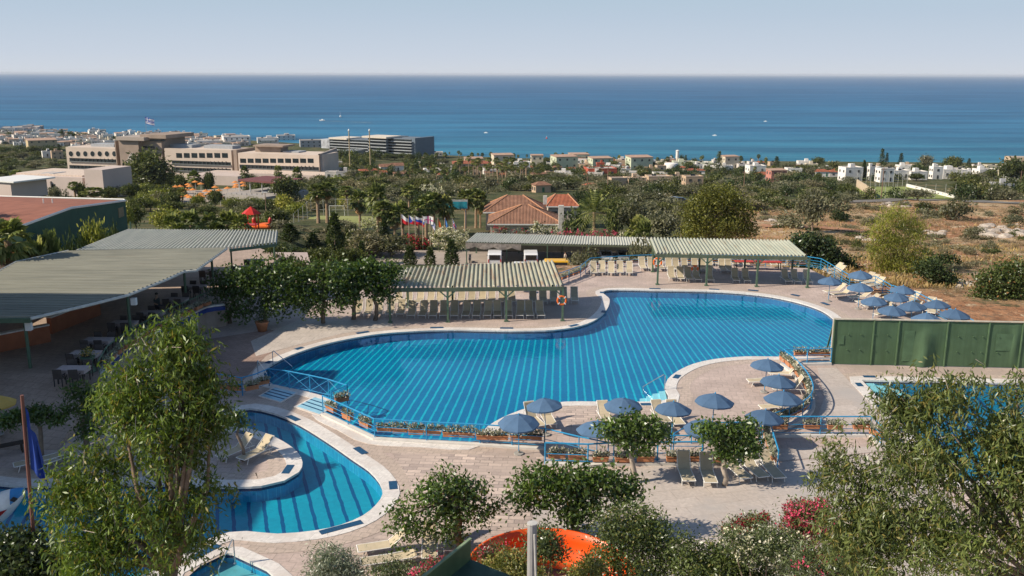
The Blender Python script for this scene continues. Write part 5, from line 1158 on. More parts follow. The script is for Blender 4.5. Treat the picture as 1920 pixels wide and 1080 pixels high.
NEAR = [('cypress', 547, 420, 32, 'tallest dark cypress behind the shade trees', 124), ('cypress', 589, 438, 25, 'slim dark cypress right of the tallest one', 126), ('cypress', 630, 399, 32, 'dark cypress in front of the tennis court corner', 127), ('cypress', 679, 453, 18, 'short cypress before the silvery olives', 126), ('cypress', 722, 407, 17, 'cypress left of the flagpoles', 142), ('cypress', 769, 462, 22, 'stubby cypress before the red bougainvillea', 127), ('cypress', 807, 464, 20, 'stubby cypress in the middle of the car park front', 127), ('cypress', 847, 450, 25, 'stubby cypress below the white oleander', 127),
        ('olive', 595, 440, 70, 'silvery olive between the two tall cypresses', 132), ('olive', 640, 462, 60, 'low silvery olive beside the stubby cypress', 130), ('olive', 690, 438, 80, 'broad silvery olive, left of two before the flags', 134), ('olive', 735, 442, 70, 'broad silvery olive, right of two before the flags', 134), ('olive', 540, 450, 60, 'silvery olive behind the tallest cypress', 135), ('olive', 650, 415, 50, 'grey olive at the tennis court edge', 150),
        ('green', 525, 392, 60, 'leafy tree behind the canopy roof end', 150), ('green', 500, 412, 40, 'small leafy tree by the playground', 150), ('lime', 540, 365, 36, 'bright lime tree left of the tennis court', 190), ('green', 545, 333, 52, 'big round green tree below the hotel end wall', 230), ('lime', 560, 382, 40, 'low lime bush before the tennis fence', 180), ('dbush', 660, 445, 44, 'dark bush behind the silvery olives', 140),
        ('palm', 601, 344, 34, 'tall palm at the left end of the tennis court', 162), ('palm', 618, 340, 34, 'tall palm paired beside the court end palm', 164), ('palm', 678, 356, 32, 'tall palm in the middle of the tennis court', 168), ('palm', 711, 342, 36, 'tall palm right of the tennis court', 160), ('palm', 721, 374, 36, 'shorter palm in front of the court right corner', 152), ('palm', 742, 382, 34, 'palm just behind the first flagpole', 152), ('palm', 757, 377, 30, 'palm above the first two flags', 156), ('palm', 786, 372, 32, 'palm above the middle flags', 160), ('palm', 801, 362, 34, 'palm above the striped flag', 165), ('palm', 815, 357, 36, 'tall palm left of the billboard', 168), ('palm', 838, 366, 30, 'palm behind the white oleander', 170), ('palm', 874, 352, 30, 'palm at the billboard right edge', 176), ('palm', 893, 352, 26, 'palm pair, left, before the villa', 182), ('palm', 901, 356, 24, 'palm pair, right, before the villa', 182), ('palm', 770, 345, 26, 'slender palm far behind the flags', 200), ('palm', 655, 348, 26, 'slender palm behind the tennis court', 215),
        ('datepalm', 1112, 358, 74, 'feathery date palm right of the villa', 150), ('fanpalm', 1195, 402, 52, 'low fan palm behind the carport', 142), ('dbush', 1075, 392, 62, 'dark clipped hedge bush right of the villa', 158), ('dbush', 1150, 388, 46, 'dark bush behind the date palm', 160), ('olive', 1185, 378, 60, 'olive behind the carport, left of three', 160), ('olive', 1240, 398, 60, 'olive behind the carport, middle of three', 146), ('olive', 1275, 385, 50, 'olive behind the carport, right of three', 155), ('olive', 1215, 380, 46, 'hazy olive before the road', 180), ('fanpalm', 1205, 408, 40, 'small palm beside the low fan palm', 140),
        ('olive', 1522, 362, 58, 'tall silvery olive on the scrub, left of the lime tamarisk', -435), ('bush', 1480, 400, 80, 'wide low bush on the scrub beside the big round tree', -426), ('dbush', 1460, 372, 60, 'dark bush on the scrub above the far pavilion', -393), ('dbush', 1575, 395, 56, 'dark bush right of the tall silvery olive', -413), ('bush', 1560, 372, 60, 'olive-green bush behind the dark bush', -396), ('olive', 1720, 355, 60, 'wide grey bush before the sports field', -376), ('dbush', 1680, 352, 46, 'dark shrub clump before the sports field', -373), ('dbush', 1630, 352, 30, 'dark shrub at the sports field corner', -374), ('bush', 1790, 368, 70, 'large olive-brown bush under the road', -412), ('dbush', 1850, 345, 70, 'dark bush line at the road by the white house', -372), ('bush', 1740, 390, 46, 'bush right of the tamarisk top', -407), ('dbush', 1607, 448, 26, 'small round green bush on the red soil', -468), ('dbush', 1765, 474, 74, 'flat dark green bush mound on the scrub', -501), ('bush', 1818, 463, 28, 'small green bush in the dry grass', -478), ('dbush', 1780, 520, 40, 'dark bush just above the blue fence end', -537), ('bush', 1900, 400, 50, 'olive bush at the right edge under the road', -421), ('bush', 1830, 425, 46, 'olive bush among the pale rocks', -441), ('dbush', 1905, 430, 24, 'dark bush at the right edge beside the rocks', -441),
        ('pine', 292, 279, 108, 'huge dark green tree in front of the hotel tower', 330), ('green', 240, 330, 46, 'leafy tree left below the huge tree', 300), ('lime', 270, 352, 40, 'lighter tree at the foot of the huge tree', 260), ('green', 352, 330, 30, 'round tree before the hotel podium', 300), ('palm', 377, 320, 24, 'palm in front of the hotel podium', 300), ('green', 402, 325, 26, 'small tree right of the podium palm', 300), ('lime', 380, 365, 34, 'bright round bush by the orange parasols', 215), ('green', 412, 358, 28, 'dark leafy tree at the parasol terrace end', 215), ('palm', 352, 352, 18, 'slim palm among the orange parasols', 230), ('palm', 470, 309, 14, 'small palm before the hotel right wing', 330), ('palm', 531, 308, 14, 'small palm before the hotel right wing, second', 330), ('palm', 566, 313, 16, 'small palm before the hotel right wing, third', 330), ('lime', 315, 390, 60, 'broad light green bush above the canopy roof', 130), ('green', 262, 385, 40, 'bush right of the green building corner', 140), ('lime', 245, 380, 30, 'narrow bush touching the green building corner', 135), ('fanpalm', 330, 398, 44, 'fan palm behind the canopy, first from the left', 110), ('fanpalm', 365, 392, 50, 'fan palm behind the canopy, second', 112), ('fanpalm', 400, 396, 46, 'fan palm behind the canopy, third', 114), ('fanpalm', 432, 392, 50, 'fan palm behind the canopy, fourth', 116), ('fanpalm', 455, 398, 44, 'fan palm behind the canopy, fifth', 114), ('fanpalm', 412, 415, 46, 'fan palm behind the canopy, lowest one', 100), ('fanpalm', 340, 415, 40, 'fan palm tucked above the canopy edge', 98),
        ('palm', 14, 318, 40, 'palm at the left edge behind the pink building', 280), ('palm', 52, 318, 30, 'palm second from the left edge by the pink building', 300), ('palm', 155, 340, 22, 'palm before the pink long building', 230), ('green', 168, 345, 24, 'small tree beside the palm at the pink building', 230), ('olive', 118, 350, 26, 'grey tree before the pink building', 225), ('dbush', 37, 345, 36, 'dark round tree at the pink building left end', 220), ('palm', 190, 350, 36, 'palm at the pink building right end', 220), ('palm', 82, 352, 34, 'low palm before the pink building middle', 215), ('dbush', 136, 358, 22, 'dark shrub before the pink building', 215), ('green', 218, 352, 36, 'leafy tree between pink building and huge tree', 230)]
for k, px, yt, w_, l, d in NEAR: plant(k, px, yt, w_, l, **(dict(d=d) if d > 0 else dict(ybase=-d)))
# shaded palms beside the green building
for k, px, yt, w_, l, d in (('palm', 14, 404, 74, 'shaded fan palm with dark trunk at the left edge behind the taverna', 62), ('fanpalm', 62, 440, 70, 'shaded low palm against the green building', 64), ('fanpalm', 95, 428, 56, 'shaded palm under the green building window', 68), ('lime', 176, 420, 56, 'bushy shrub with sunlit tips against the green wall', 72), ('dbush', 130, 445, 60, 'dark shrub at the foot of the green wall', 66), ('dbush', 210, 425, 44, 'dark shrub at the green wall right corner', 76)):
    q = at(px, 450, d); plant(k, px, yt, w_, l, base=Vector((q.x, d, .2)))
# big trees on the right, individually shaped
def big(label, blobs, d, n, L, W, mat, seed, name='leafy_tree', r0=.3, fork=2.0, cat='tree', crad=.35, droop=0, z=None):
    B = PB(blobs, d); x = sum(b[0] for b in B) / len(B); return tree(name, label, cat, (x, d, H(x, d) if z is None else z), B, int(n * 2.6), L * 1.05, W * 1.15, mat, r0, fork, m_bark, droop, seed, .45, 9, crad)
big('big round olive-gold tree behind the far pavilion', [(1345, 375, 42, 28), (1308, 400, 34, 32), (1385, 398, 34, 32), (1345, 425, 60, 28), (1298, 432, 24, 20), (1402, 430, 20, 22), (1365, 362, 24, 16), (1325, 365, 22, 16)], 118, 7500, .30, .12, LM('gold_olive_leaf', (0.078, 0.098, 0.023), (0.247, 0.247, 0.058), None, .25, .02, .25), 81, 'pine_tree', .35, 2.2, droop=.1)
big('feathery lime-green tamarisk on the scrub right of the pool', [(1682, 405, 34, 22), (1652, 432, 28, 26), (1716, 435, 24, 26), (1680, 455, 36, 22), (1645, 470, 22, 22), (1690, 495, 40, 30), (1722, 480, 20, 24), (1660, 500, 24, 24), (1720, 515, 30, 18)], 89, 4600, .34, .05, LM('tamarisk_leaf', (.15, .18, .03), (.38, .38, .08), None, .3, .02, .3), 82, 'tamarisk', .2, 1.5, droop=.8, crad=.4)
big('dense green bushy tree at the right edge above the green screen', [(1872, 530, 40, 36), (1900, 512, 36, 30), (1848, 560, 30, 28), (1890, 572, 44, 26), (1845, 520, 16, 14), (1925, 545, 36, 40)], 74, 5200, .20, .12, LM('dense_leaf', (0.052, 0.085, 0.026), (0.156, 0.195, 0.058), ((.3, .16, .06), .96), .25, .03, .4), 83, 'bushy_tree', .2, .8, crad=.28)
big('dark evergreen bush tree at the far pavilion end', [(1512, 455, 30, 20), (1540, 468, 34, 22), (1560, 488, 34, 18), (1592, 500, 18, 14), (1492, 462, 16, 14), (1530, 500, 40, 14)], 93, 3600, .30, .16, LM('carob_leaf', (0.023, 0.046, 0.016), (0.078, 0.111, 0.039), None, .2, .04, .4), 84, 'bushy_tree', .2, 1.0, crad=.32)
big('loose yellow-green shrub right of the dark evergreen by the blue fence', [(1745, 505, 30, 20), (1770, 525, 24, 14)], 80, 900, .25, .12, fl_dark, 85, 'bush', .1, .6)
big('red bougainvillea bush below the flags', [(770, 455, 24, 14), (748, 462, 16, 12), (795, 462, 18, 12)], 141, 900, .3, .16, fl_green, 86, 'flowering_bush', .1, .8, 'bush'); 
f_boug = LM('bougainvillea', (.42, .03, .06), (.60, .07, .12), None, .3, 0)
def flowers(label, blobs, d, n1, n2, fm, gm, seed, sz=.26):
    B = PB(blobs, d); x = sum(b[0] for b in B) / len(B); z = H(x, d); t = thing('flowering_bush', label, 'bush', (x, d, z)); loc = [(b[0] - x, b[1] - d, b[2] - z, b[3], b[4], b[5]) for b in B]
    leaves_mesh('foliage', blob_pts(loc, n1, seed, .4, 8, .3), .3, .14, gm, t, 0, 1, seed); leaves_mesh('blossom', blob_pts(loc, n2, seed + 1, .85, 7, .2), sz, sz * .7, fm, t, -.3, 1, seed + 1)
    MB().tube([(0, 0, -.3), (0, 0, max(.5, loc[0][2]))], [.1, .05], 5).build('stem', m_bark, t)
flowers('red bougainvillea spreading below the flagpoles', [(772, 452, 24, 12), (750, 458, 14, 10), (795, 458, 16, 10)], 140.5, 300, 500, f_boug, fl_green, 87, .3)
flowers('big white oleander beside the carport', [(838, 448, 30, 22), (815, 440, 14, 12), (860, 455, 16, 16), (872, 442, 10, 14)], 139, 900, 1100, f_white, fl_green, 88)
flowers('white oleander hedge before the tennis court', [(690, 420, 20, 10), (665, 432, 16, 8), (710, 425, 12, 8)], 152, 500, 260, f_white, fl_olive, 89)
flowers('white oleander in front of the villa', [(1012, 428, 18, 10), (1035, 432, 14, 8)], 146, 400, 420, f_white, fl_green, 90)
flowers('pink flower hedge behind the carport roof', [(1075, 440, 24, 8), (1110, 442, 30, 8), (1050, 442, 14, 7), (1140, 440, 16, 8)], 143, 800, 420, f_pink, fl_olive, 91)
flowers('white flower hedge at the carport right end', [(1165, 442, 20, 6), (1200, 445, 22, 6)], 143, 400, 260, f_white, fl_olive, 92)
flowers('red-tinged hedge at the villa front corner', [(940, 432, 20, 6), (975, 436, 18, 6)], 145, 400, 120, f_boug, fl_olive, 93)
flowers('white-flowered shrub beyond the palms', [(800, 352, 14, 7), (820, 356, 12, 6)], 230, 250, 160, f_white, fl_olive, 94, .4)
for i, (a, b, c, d) in enumerate(((1085, 486, 22, 94), (1108, 478, 18, 96), (1205, 462, 22, 97), (1190, 470, 18, 95))): plant('bush', a, b - 14, c * 2.4, 'green shrub behind the blue rear railing, ' + ('left of the ramp', 'right of the ramp', 'touching the far pavilion', 'before the far pavilion corner')[i], d=d)
# scattered planting: bands named by what they lie between
def inpoly(P, x, y): return inside(P, x, y)
AVOID = []
def scatter(poly, kinds, n, hpx, wpx, lab, group, mind=10, seed=0):
    q = random.Random(seed); xs = [p[0] for p in poly]; ys = [p[1] for p in poly]; pts = []; tries = 0
    while len(pts) < n and tries < n * 60:
        tries += 1; x, y = q.uniform(min(xs), max(xs)), q.uniform(min(ys), max(ys))
        if not inside(poly, x, y) or any(a[0] < x < a[2] and a[1] < y < a[3] for a in AVOID): continue
        if any(abs(x - a) < mind * 1.6 and abs(y - b) < mind * .6 for a, b in pts): continue
        pts.append((x, y))
    pts.sort(); cnt = {}
    for x, y in pts:
        k = q.choice(kinds); b = T(x, y)
        if b.z < SEA + .6: continue
        s = 1.0; hh = q.uniform(*hpx); ww = q.uniform(*wpx); nm = PROTO[k, 0].root.name.split('.')[0].replace('_', ' ')
        tone = {'olive': 'grey-green', 'green': 'mid-green', 'bush': 'olive-toned', 'dbush': 'dark', 'lime': 'yellow-green', 'dry': 'brown', 'palm': 'bushy', 'tallpalm': 'tall'}.get(k, 'dark'); i = cnt.get(k, 0); cnt[k] = i + 1
        plant(k, x, y - hh, ww if k not in ('palm', 'tallpalm') else (q.uniform(11, 17) if k == 'tallpalm' else None), f'{tone} {nm} {lab}, {ordn(i)} such from left', base=b, group=group)
AVOID += [(905, 362, 1090, 440), (553, 398, 705, 436), (700, 300, 760, 326), (330, 345, 470, 392), (120, 270, 640, 345), (30, 320, 205, 372), (840, 368, 890, 392), (1600, 340, 1800, 374), (1160, 370, 1290, 384)]
scatter([(640, 345), (1300, 352), (1290, 400), (1090, 400), (900, 395), (720, 395), (640, 400)], ['olive', 'olive', 'bush', 'dbush', 'green'], 95, (14, 26), (30, 56), 'between the villa and the road', 'trees between villa and road', 9, 1)
scatter([(640, 318), (1000, 322), (1300, 345), (1300, 362), (640, 366)], ['olive', 'green', 'dbush', 'bush', 'olive'], 95, (8, 18), (20, 44), 'in the green belt before the shore houses', 'trees in the green belt', 7, 2)
scatter([(860, 328), (1000, 332), (1000, 350), (860, 346)], ['tallpalm'], 34, (30, 42), (12, 18), 'in the grove before the tan roofs', 'palms in the grove', 3.5, 3)
scatter([(620, 305), (860, 316), (860, 345), (640, 345)], ['palm', 'palm', 'dbush'], 44, (14, 24), (14, 26), 'near the beach hotel', 'palms near the beach hotel', 5, 4)
scatter([(1000, 306), (1440, 326), (1440, 340), (1000, 330)], ['palm', 'dbush', 'green', 'dbush'], 62, (9, 17), (14, 28), 'among the shore houses', 'trees among the shore houses', 5, 5)
scatter([(800, 291), (1440, 305), (1440, 313), (800, 300)], ['palm', 'palm', 'palm', 'dbush'], 52, (8, 16), (9, 18), 'along the shoreline', 'palms along the shoreline', 4, 6)
scatter([(1300, 348), (1600, 340), (1600, 380), (1440, 400), (1300, 392)], ['olive', 'bush', 'dbush', 'bush', 'green'], 64, (11, 22), (30, 58), 'on the scrub below the pink house', 'bushes below the pink house', 9, 7)
scatter([(1440, 318), (1920, 326), (1920, 346), (1800, 346), (1610, 342), (1440, 348)], ['dbush', 'green', 'dbush', 'olive', 'palm'], 62, (8, 20), (18, 44), 'around the white villas', 'trees around the white villas', 6, 8)
scatter([(1790, 350), (1925, 350), (1925, 376), (1790, 374)], ['dbush', 'green', 'bush'], 22, (14, 28), (34, 60), 'along the road at the right', 'bushes along the road', 8, 9)
scatter([(1430, 385), (1925, 388), (1925, 480), (1760, 520), (1590, 470), (1500, 440), (1430, 430)], ['bush', 'dbush', 'bush', 'bush'], 80, (5, 14), (18, 52), 'on the dry slope', 'bushes on the dry slope', 10, 10)
scatter([(1420, 380), (1925, 384), (1925, 500), (1790, 560), (1640, 505), (1520, 450)], ['dry'], 260, (3, 8), (16, 40), 'in the low scrub', 'dry shrubs on the slope', 5, 11)
scatter([(0, 372), (560, 350), (640, 345), (700, 395), (560, 440), (460, 425), (240, 372)], ['green', 'dbush', 'olive', 'lime', 'bush'], 70, (14, 28), (24, 46), 'below the hotel', 'trees below the hotel', 8, 12)
scatter([(0, 275), (120, 280), (120, 325), (0, 330)], ['green', 'dbush', 'olive'], 46, (6, 14), (16, 34), 'on the slope left of the hotel', 'trees left of the hotel', 5, 13)
scatter([(0, 252), (440, 258), (440, 278), (0, 275)], ['dbush', 'green', 'palm'], 46, (4, 9), (9, 22), 'in the town behind the hotel', 'trees in the town', 4, 14)
for px, yt, w_, l, yb in ((1652, 277, 14, 'tall dark conifer against the sea, left of the close pair', 316), (1661, 285, 10, 'dark conifer against the sea, right of the close pair', 316), (1688, 286, 14, 'dark conifer standing alone against the sea', 315), (1455, 292, 16, 'hazy conifer near the pink house', 318), (1347, 282, 18, 'tall dark conifer beside the cream tower house', 325), (118, 241, 10, 'small conifer on the town skyline', 262), (1285, 290, 10, 'conifer left of the cream tower house', 312), (1816, 296, 10, 'faint conifer by the far right shore', 312)):
    plant('conifer', px, yt, w_, l, ybase=yb)
for px, yt, w_, l, yb in ((1618, 301, 9, 'slim cypress before the white villas', 338),): plant('cypress', px, yt, w_, l, ybase=yb)
for px, yt, w_, l, yb, k in ((1533, 296, 26, 'rounded pine by the white beach house', 315, 'green'), (1560, 303, 34, 'broad pine right of the white beach house', 320, 'dbush'), (1735, 291, 26, 'umbrella-shaped pine against the sea', 318, 'olive'), (1785, 294, 34, 'golden-tipped pine among the white villas', 322, 'green'), (1720, 307, 26, 'rounded pine before the white villas, left', 328, 'dbush'), (1740, 313, 26, 'rounded pine before the white villas, right', 332, 'dbush'), (1825, 311, 30, 'pine before the blue-white house', 330, 'green'), (1895, 298, 60, 'large dark pine at the right edge', 350, 'green'), (1515, 310, 20, 'pine above the white wall', 326, 'dbush'), (135, 246, 28, 'dark tree mound on the town skyline', 262, 'dbush'), (18, 248, 14, 'dark tree on the far left skyline', 258, 'dbush')):
    plant(k, px, yt, w_, l, ybase=yb)
scatter([(200, 335), (340, 345), (345, 400), (240, 400)], ['green', 'lime', 'dbush', 'green'], 26, (18, 32), (26, 44), 'between green building and orange parasols', 'trees by the parasols', 7, 15)
scatter([(350, 345), (640, 345), (640, 372), (350, 372)], ['green', 'dbush', 'olive', 'palm'], 36, (12, 24), (22, 40), 'in front of the hotel podium', 'trees before the podium', 7, 16)
scatter([(560, 292), (820, 300), (820, 320), (612, 325)], ['palm', 'dbush', 'green', 'palm', 'dbush'], 60, (10, 20), (14, 30), 'in the gardens below the beach hotel', 'trees below the beach hotel', 5, 17)
scatter([(440, 480), (720, 470), (720, 500), (440, 520)], ['dbush', 'dbush', 'green'], 16, (20, 34), (40, 60), 'behind the shade tree row', 'shrubs behind the shade trees', 14, 18)
for i, px in enumerate(range(556, 705, 21)): plant(('olive', 'bush', 'dbush')[i % 3], px, 424 + (i * 7) % 9, 40, f'bush in the hedge in front of the tennis court, {ordn(i)} from left', d=141)
for i, (px, d, yt) in enumerate(((522, 78, 474), (545, 77, 480), (566, 76, 486), (588, 76, 490), (500, 80, 466), (612, 76.5, 488), (640, 76.5, 490), (668, 76.5, 492))):
    q = at(px, 520, d); plant('dbush', px, yt, 46, f'shrub massed behind the shade tree row, {ordn(i)} from the canopy', base=Vector((q.x, d, 0 if d < 77 else -.6)))
# dry grass over the slope: one uncountable mass
def drygrass():
    r = np.random.default_rng(3); C = []
    while len(C) < 9000:
        y = 78 + 150 * r.random() ** 1.6; t = r.uniform(.2, .75); x = t * y
        if noise.noise(Vector((x / 14, y / 14, 9))) < -.02 or inside(DECKIN, x, y): continue
        C.append((x, y, H(x, y)))
    tag(leaves_mesh('dry_grass', np.array(C), .55, .16, LM('dry_grass', (.30, .21, .10), (.50, .38, .20), None, .3, 0, .2), None, -.9, 1, 5), 'pale dry grass tufts over the open slope', 'grass', kind='stuff')
drygrass()
m_rock = M('limestone', (.42, .37, .32), .95, .3, 2.5, .1, bump=.8)
def rocks(label, px0, px1, y0, y1, n, s0, s1, seed):
    q = random.Random(seed); c = T((px0 + px1) / 2, (y0 + y1) / 2); t = thing('rock_outcrop', label, 'rocks', c)
    for i in range(n):
        p = T(q.uniform(px0, px1), q.uniform(y0, y1)); s = q.uniform(s0, s1); mb = MB(); V = []
        bm = bmesh.new(); bmesh.ops.create_icosphere(bm, subdivisions=2, radius=s); off = q.uniform(0, 50)
        for v in bm.verts: v.co = Vector((v.co.x * 1.3, v.co.y, v.co.z * .62)) * (1 + .45 * noise.noise(v.co / s * 1.3 + Vector((off, 0, 0)))); v.co += p
        me = bpy.data.meshes.new('boulder'); bm.to_mesh(me); bm.free(); me.transform(Matrix.Translation(-c)); me.materials.append(m_rock); o = bpy.data.objects.new('boulder', me); COL.objects.link(o); par(o, t)
rocks('long pale rock outcrop at the right edge of the slope', 1845, 1925, 424, 446, 26, .5, 1.3, 1)
rocks('grey rock heap in the middle of the slope', 1728, 1770, 434, 442, 14, .4, .8, 2)
rocks('low line of pale stones behind the tamarisk', 1590, 1670, 446, 452, 14, .3, .6, 3)
rocks('scattered stones below the road', 1655, 1705, 380, 390, 12, .4, .9, 4)
rocks('pale stones above the far pavilion', 1438, 1480, 412, 424, 9, .4, .8, 5)
rocks('stones at the dry slope foot above the fence', 1795, 1830, 525, 545, 8, .3, .6, 6)
# ================================================================ car park
m_as = M('asphalt', (.16, .15, .14), .9, .15, .6); m_conc = M('concrete_lot', (.34, .29, .25), .9, .12, .4)
def patch(name, pts, dz, mat, nsub=1):
    P = [Vector((p.x, p.y, p.z + dz)) for p in pts]; return struct(link_mesh(name, P, [tuple(range(len(P)))], mat))
pz = -9.5
patch('parking_lot', [Vector((-15, 113, pz)), Vector((24, 113, pz)), Vector((24, 139, pz)), Vector((-22, 139, pz)), Vector((-22, 128, pz))], 0, m_conc)
m_cp = roofmat('carport_roof', (.42, .43, .38), (.54, .54, .47), (.36, .3, .22), .68)
FL, FR, BR, BL = at(873, 454, 129), at(1224, 461, 129), at(1216, 446, 137), at(893, 437, 137)
pavilion('long carport with pale ridged roof over the parked vans', FL, FR, BR, BL, 70, m_cp, [at(a, 480, 129.2) for a in (875, 950, 1026, 1103, 1181, 1222)], [at(a, 480, 136.8) for a in (893, 973, 1054, 1134, 1214)], name='carport', depth=.09, brace=False, pr=.07, base=pz, cat='carport')
bw = lowwall('dark back wall of the carport', Vector((-6.5, 138.2, pz)), Vector((22, 138.2, pz)), 2.2, M('carport_shade_wall', (.05, .05, .045), .9), M('carport_shade_cap', (.08, .08, .07), .9))  # added wall, its dark colour stands for the shade under the roof
vb = thing('valance', 'torn pale fabric valance under the carport roof left end', 'valance', at(873, 458, 128.6)); a, b = at(873, 455, 128.6), at(977, 458, 128.6); V = []
for i in range(25):
    p = a.lerp(b, i / 24); h = .55 + .35 * abs(math.cos(i / 24 * PI * 3)); V += [p, p - Vector((0, .05 * math.sin(i), h))]
link_mesh('cloth', V, [(2 * i, 2 * i + 1, 2 * i + 3, 2 * i + 2) for i in range(24)], M('grey_cloth', (.28, .25, .22), .9, .4, 2), vb, True)
m_wp = M('white_car_paint', (.72, .73, .74), .25, .03, 2, .5); m_tyre = M('tyre', (.02, .02, .02), .8); m_rim = M('wheel_rim', (.4, .4, .42), .35, .05, 3, .5, .7); m_gl = M('car_glass', (.012, .015, .018), .08, .05, 2, .6); m_rl = M('tail_light', (.45, .015, .015), .3); m_hl = M('head_light', (.65, .66, .68), .15)
def wheel(t, x, y, r):
    o = MB().tube([(x - .1, y, r), (x + .1, y, r)], r, 14).build('wheel', m_tyre, t); s = .11 if x > 0 else -.11
    MB().tube([(x + s * .8, y, r), (x + s, y, r)], r * .6, 10).build('rim', m_rim, o)
def vehicle(name, label, cat, base, rz, prof, w, paint, glassprof, rear, front, wy, wr, scale=1):
    t = thing(name, label, cat, base, rz); t.scale = (scale,) * 3
    b = MB().profile(prof, w).build('body', paint, t); bv = b.modifiers.new('bevel', 'BEVEL'); bv.width = .09; bv.segments = 3; bv.limit_method = 'ANGLE'; bv.angle_limit = R(20)
    if glassprof: MB().profile(glassprof, w + .02).build('side_window', m_gl, t)
    (y0, z0, y1, z1) = rear; MB().beam((0, y0 - .03, z0), (0, y1 - .03, z1), w * .78, .05).build('rear_window', m_gl, t)
    (y0, z0, y1, z1) = front; MB().beam((0, y0 + .02, z0), (0, y1 + .02, z1), w * .82, .06).build('windscreen', m_gl, t)
    yr = min(p[0] for p in prof); yf = max(p[0] for p in prof)
    for s in (-1, 1):
        MB().box((s * w * .44, yr + .0, .95 if wr > .32 else .72), (.14, .08, .5 if wr > .32 else .22)).build('tail_light', m_rl, t); MB().box((s * w * .38, yf - .06, .72), (.3, .14, .2)).build('headlight', m_hl, t)
        MB().box((s * (w / 2 + .1), yf - 1.6, 1.15), (.2, .12, .2)).build('mirror', m_dark, t)
        for y in wy: wheel(t, s * (w / 2 - .09), y, wr)
    MB().box((0, yr - .02, .42), (w * .9, .12, .2)).build('bumper', m_dark, t); MB().box((0, yr - .06, .72), (.52, .03, .12)).build('number_plate', m_white, t)
    return t
VAN = [(-2.4, .32), (-2.42, 1.0), (-2.3, 1.86), (-2.1, 1.98), (1.0, 1.98), (1.75, 1.25), (2.35, 1.02), (2.45, .6), (2.42, .32)]
CAR = [(-2.05, .3), (-2.1, .75), (-1.95, 1.0), (-1.55, 1.12), (-1.05, 1.46), (.3, 1.48), (1.0, 1.05), (1.9, .88), (2.1, .62), (2.08, .3)]
VG = [(-2.0, 1.25), (-1.95, 1.78), (.85, 1.78), (1.45, 1.25)]; CG = [(-1.4, 1.06), (-1.0, 1.38), (.2, 1.40), (.8, 1.06)]
def van(label, px, py, rz, paint, s=1): p = at(px, py, 128.4); return vehicle('van', label, 'van', (p.x, p.y, pz + .01), rz, VAN, 1.95, paint, VG, (-2.40, 1.12, -2.31, 1.80), (1.08, 1.90, 1.70, 1.30), (-1.45, 1.5), .34, s)
def car(label, base, rz, paint): return vehicle('car', label, 'car', base, rz, CAR, 1.75, paint, CG, (-1.62, 1.10, -1.08, 1.44), (.34, 1.46, .98, 1.08), (-1.3, 1.3), .31)
van('white van under the carport, left of the two', 928, 477, 0, m_wp); van('white van under the carport, right of the two', 995, 477, 0, m_wp)
p = at(1136, 480, 131); car('silver car parked nose out under the carport, left of the two', (p.x, p.y, pz + .01), PI, M('silver_paint', (.38, .40, .42), .3, .04, 2, .5)); p = at(1168, 480, 131); car('grey car parked nose out under the carport, right of the two', (p.x, p.y, pz + .01), PI, M('grey_paint', (.2, .21, .23), .3, .04, 2, .5))
p = at(1036, 490, 122); vehicle('van', 'yellow van half hidden behind the near pavilion roof', 'van', (p.x, p.y, pz + .01), R(90), VAN, 1.9, M('yellow_paint', (.75, .42, .02), .3, .04, 2, .5), VG, (-2.40, 1.12, -2.31, 1.80), (1.08, 1.90, 1.70, 1.30), (-1.45, 1.5), .34)
p = at(968, 490, 122.5); car('white car mostly hidden behind the near pavilion roof', (p.x, p.y, pz + .01), R(85), m_wp)
p = T(1272, 381); car('dark car on the far road', (p.x, p.y, p.z + .12), R(85), M('navy_paint', (.02, .025, .04), .25, .04, 2, .5)); p = T(1262, 379.5); car('dark grey car just behind the one on the far road', (p.x, p.y, p.z + .12), R(85), M('grey_paint', (.2, .21, .23)))
p = T(1193, 373.5); car('white car on the far road by the dry field', (p.x, p.y, p.z + .12), R(85), m_wp); p = T(995, 357); car('white car beside the brown-roofed house', (p.x, p.y, p.z + .1), R(60), m_wp)
sp_ = at(881, 482, 130); s = thing('scooter', 'dark scooter parked at the carport left end', 'scooter', (sp_.x, sp_.y, pz)); MB().profile([(-.75, .5), (-.7, .78), (-.1, .75), (.1, .45), (.45, .45), (.6, 1.0), (.68, 1.0), (.6, .35), (-.4, .32)], .32).build('body', M('scooter_paint', (.05, .05, .06), .35), s); MB().tube([(-.32, .6, 1.05), (.32, .6, 1.05)], .02, 5).build('handlebar', m_dark, s)
for y in (-.6, .65): MB().tube([(-.05, y, .24), (.05, y, .24)], .24, 12).build('wheel', m_tyre, s)
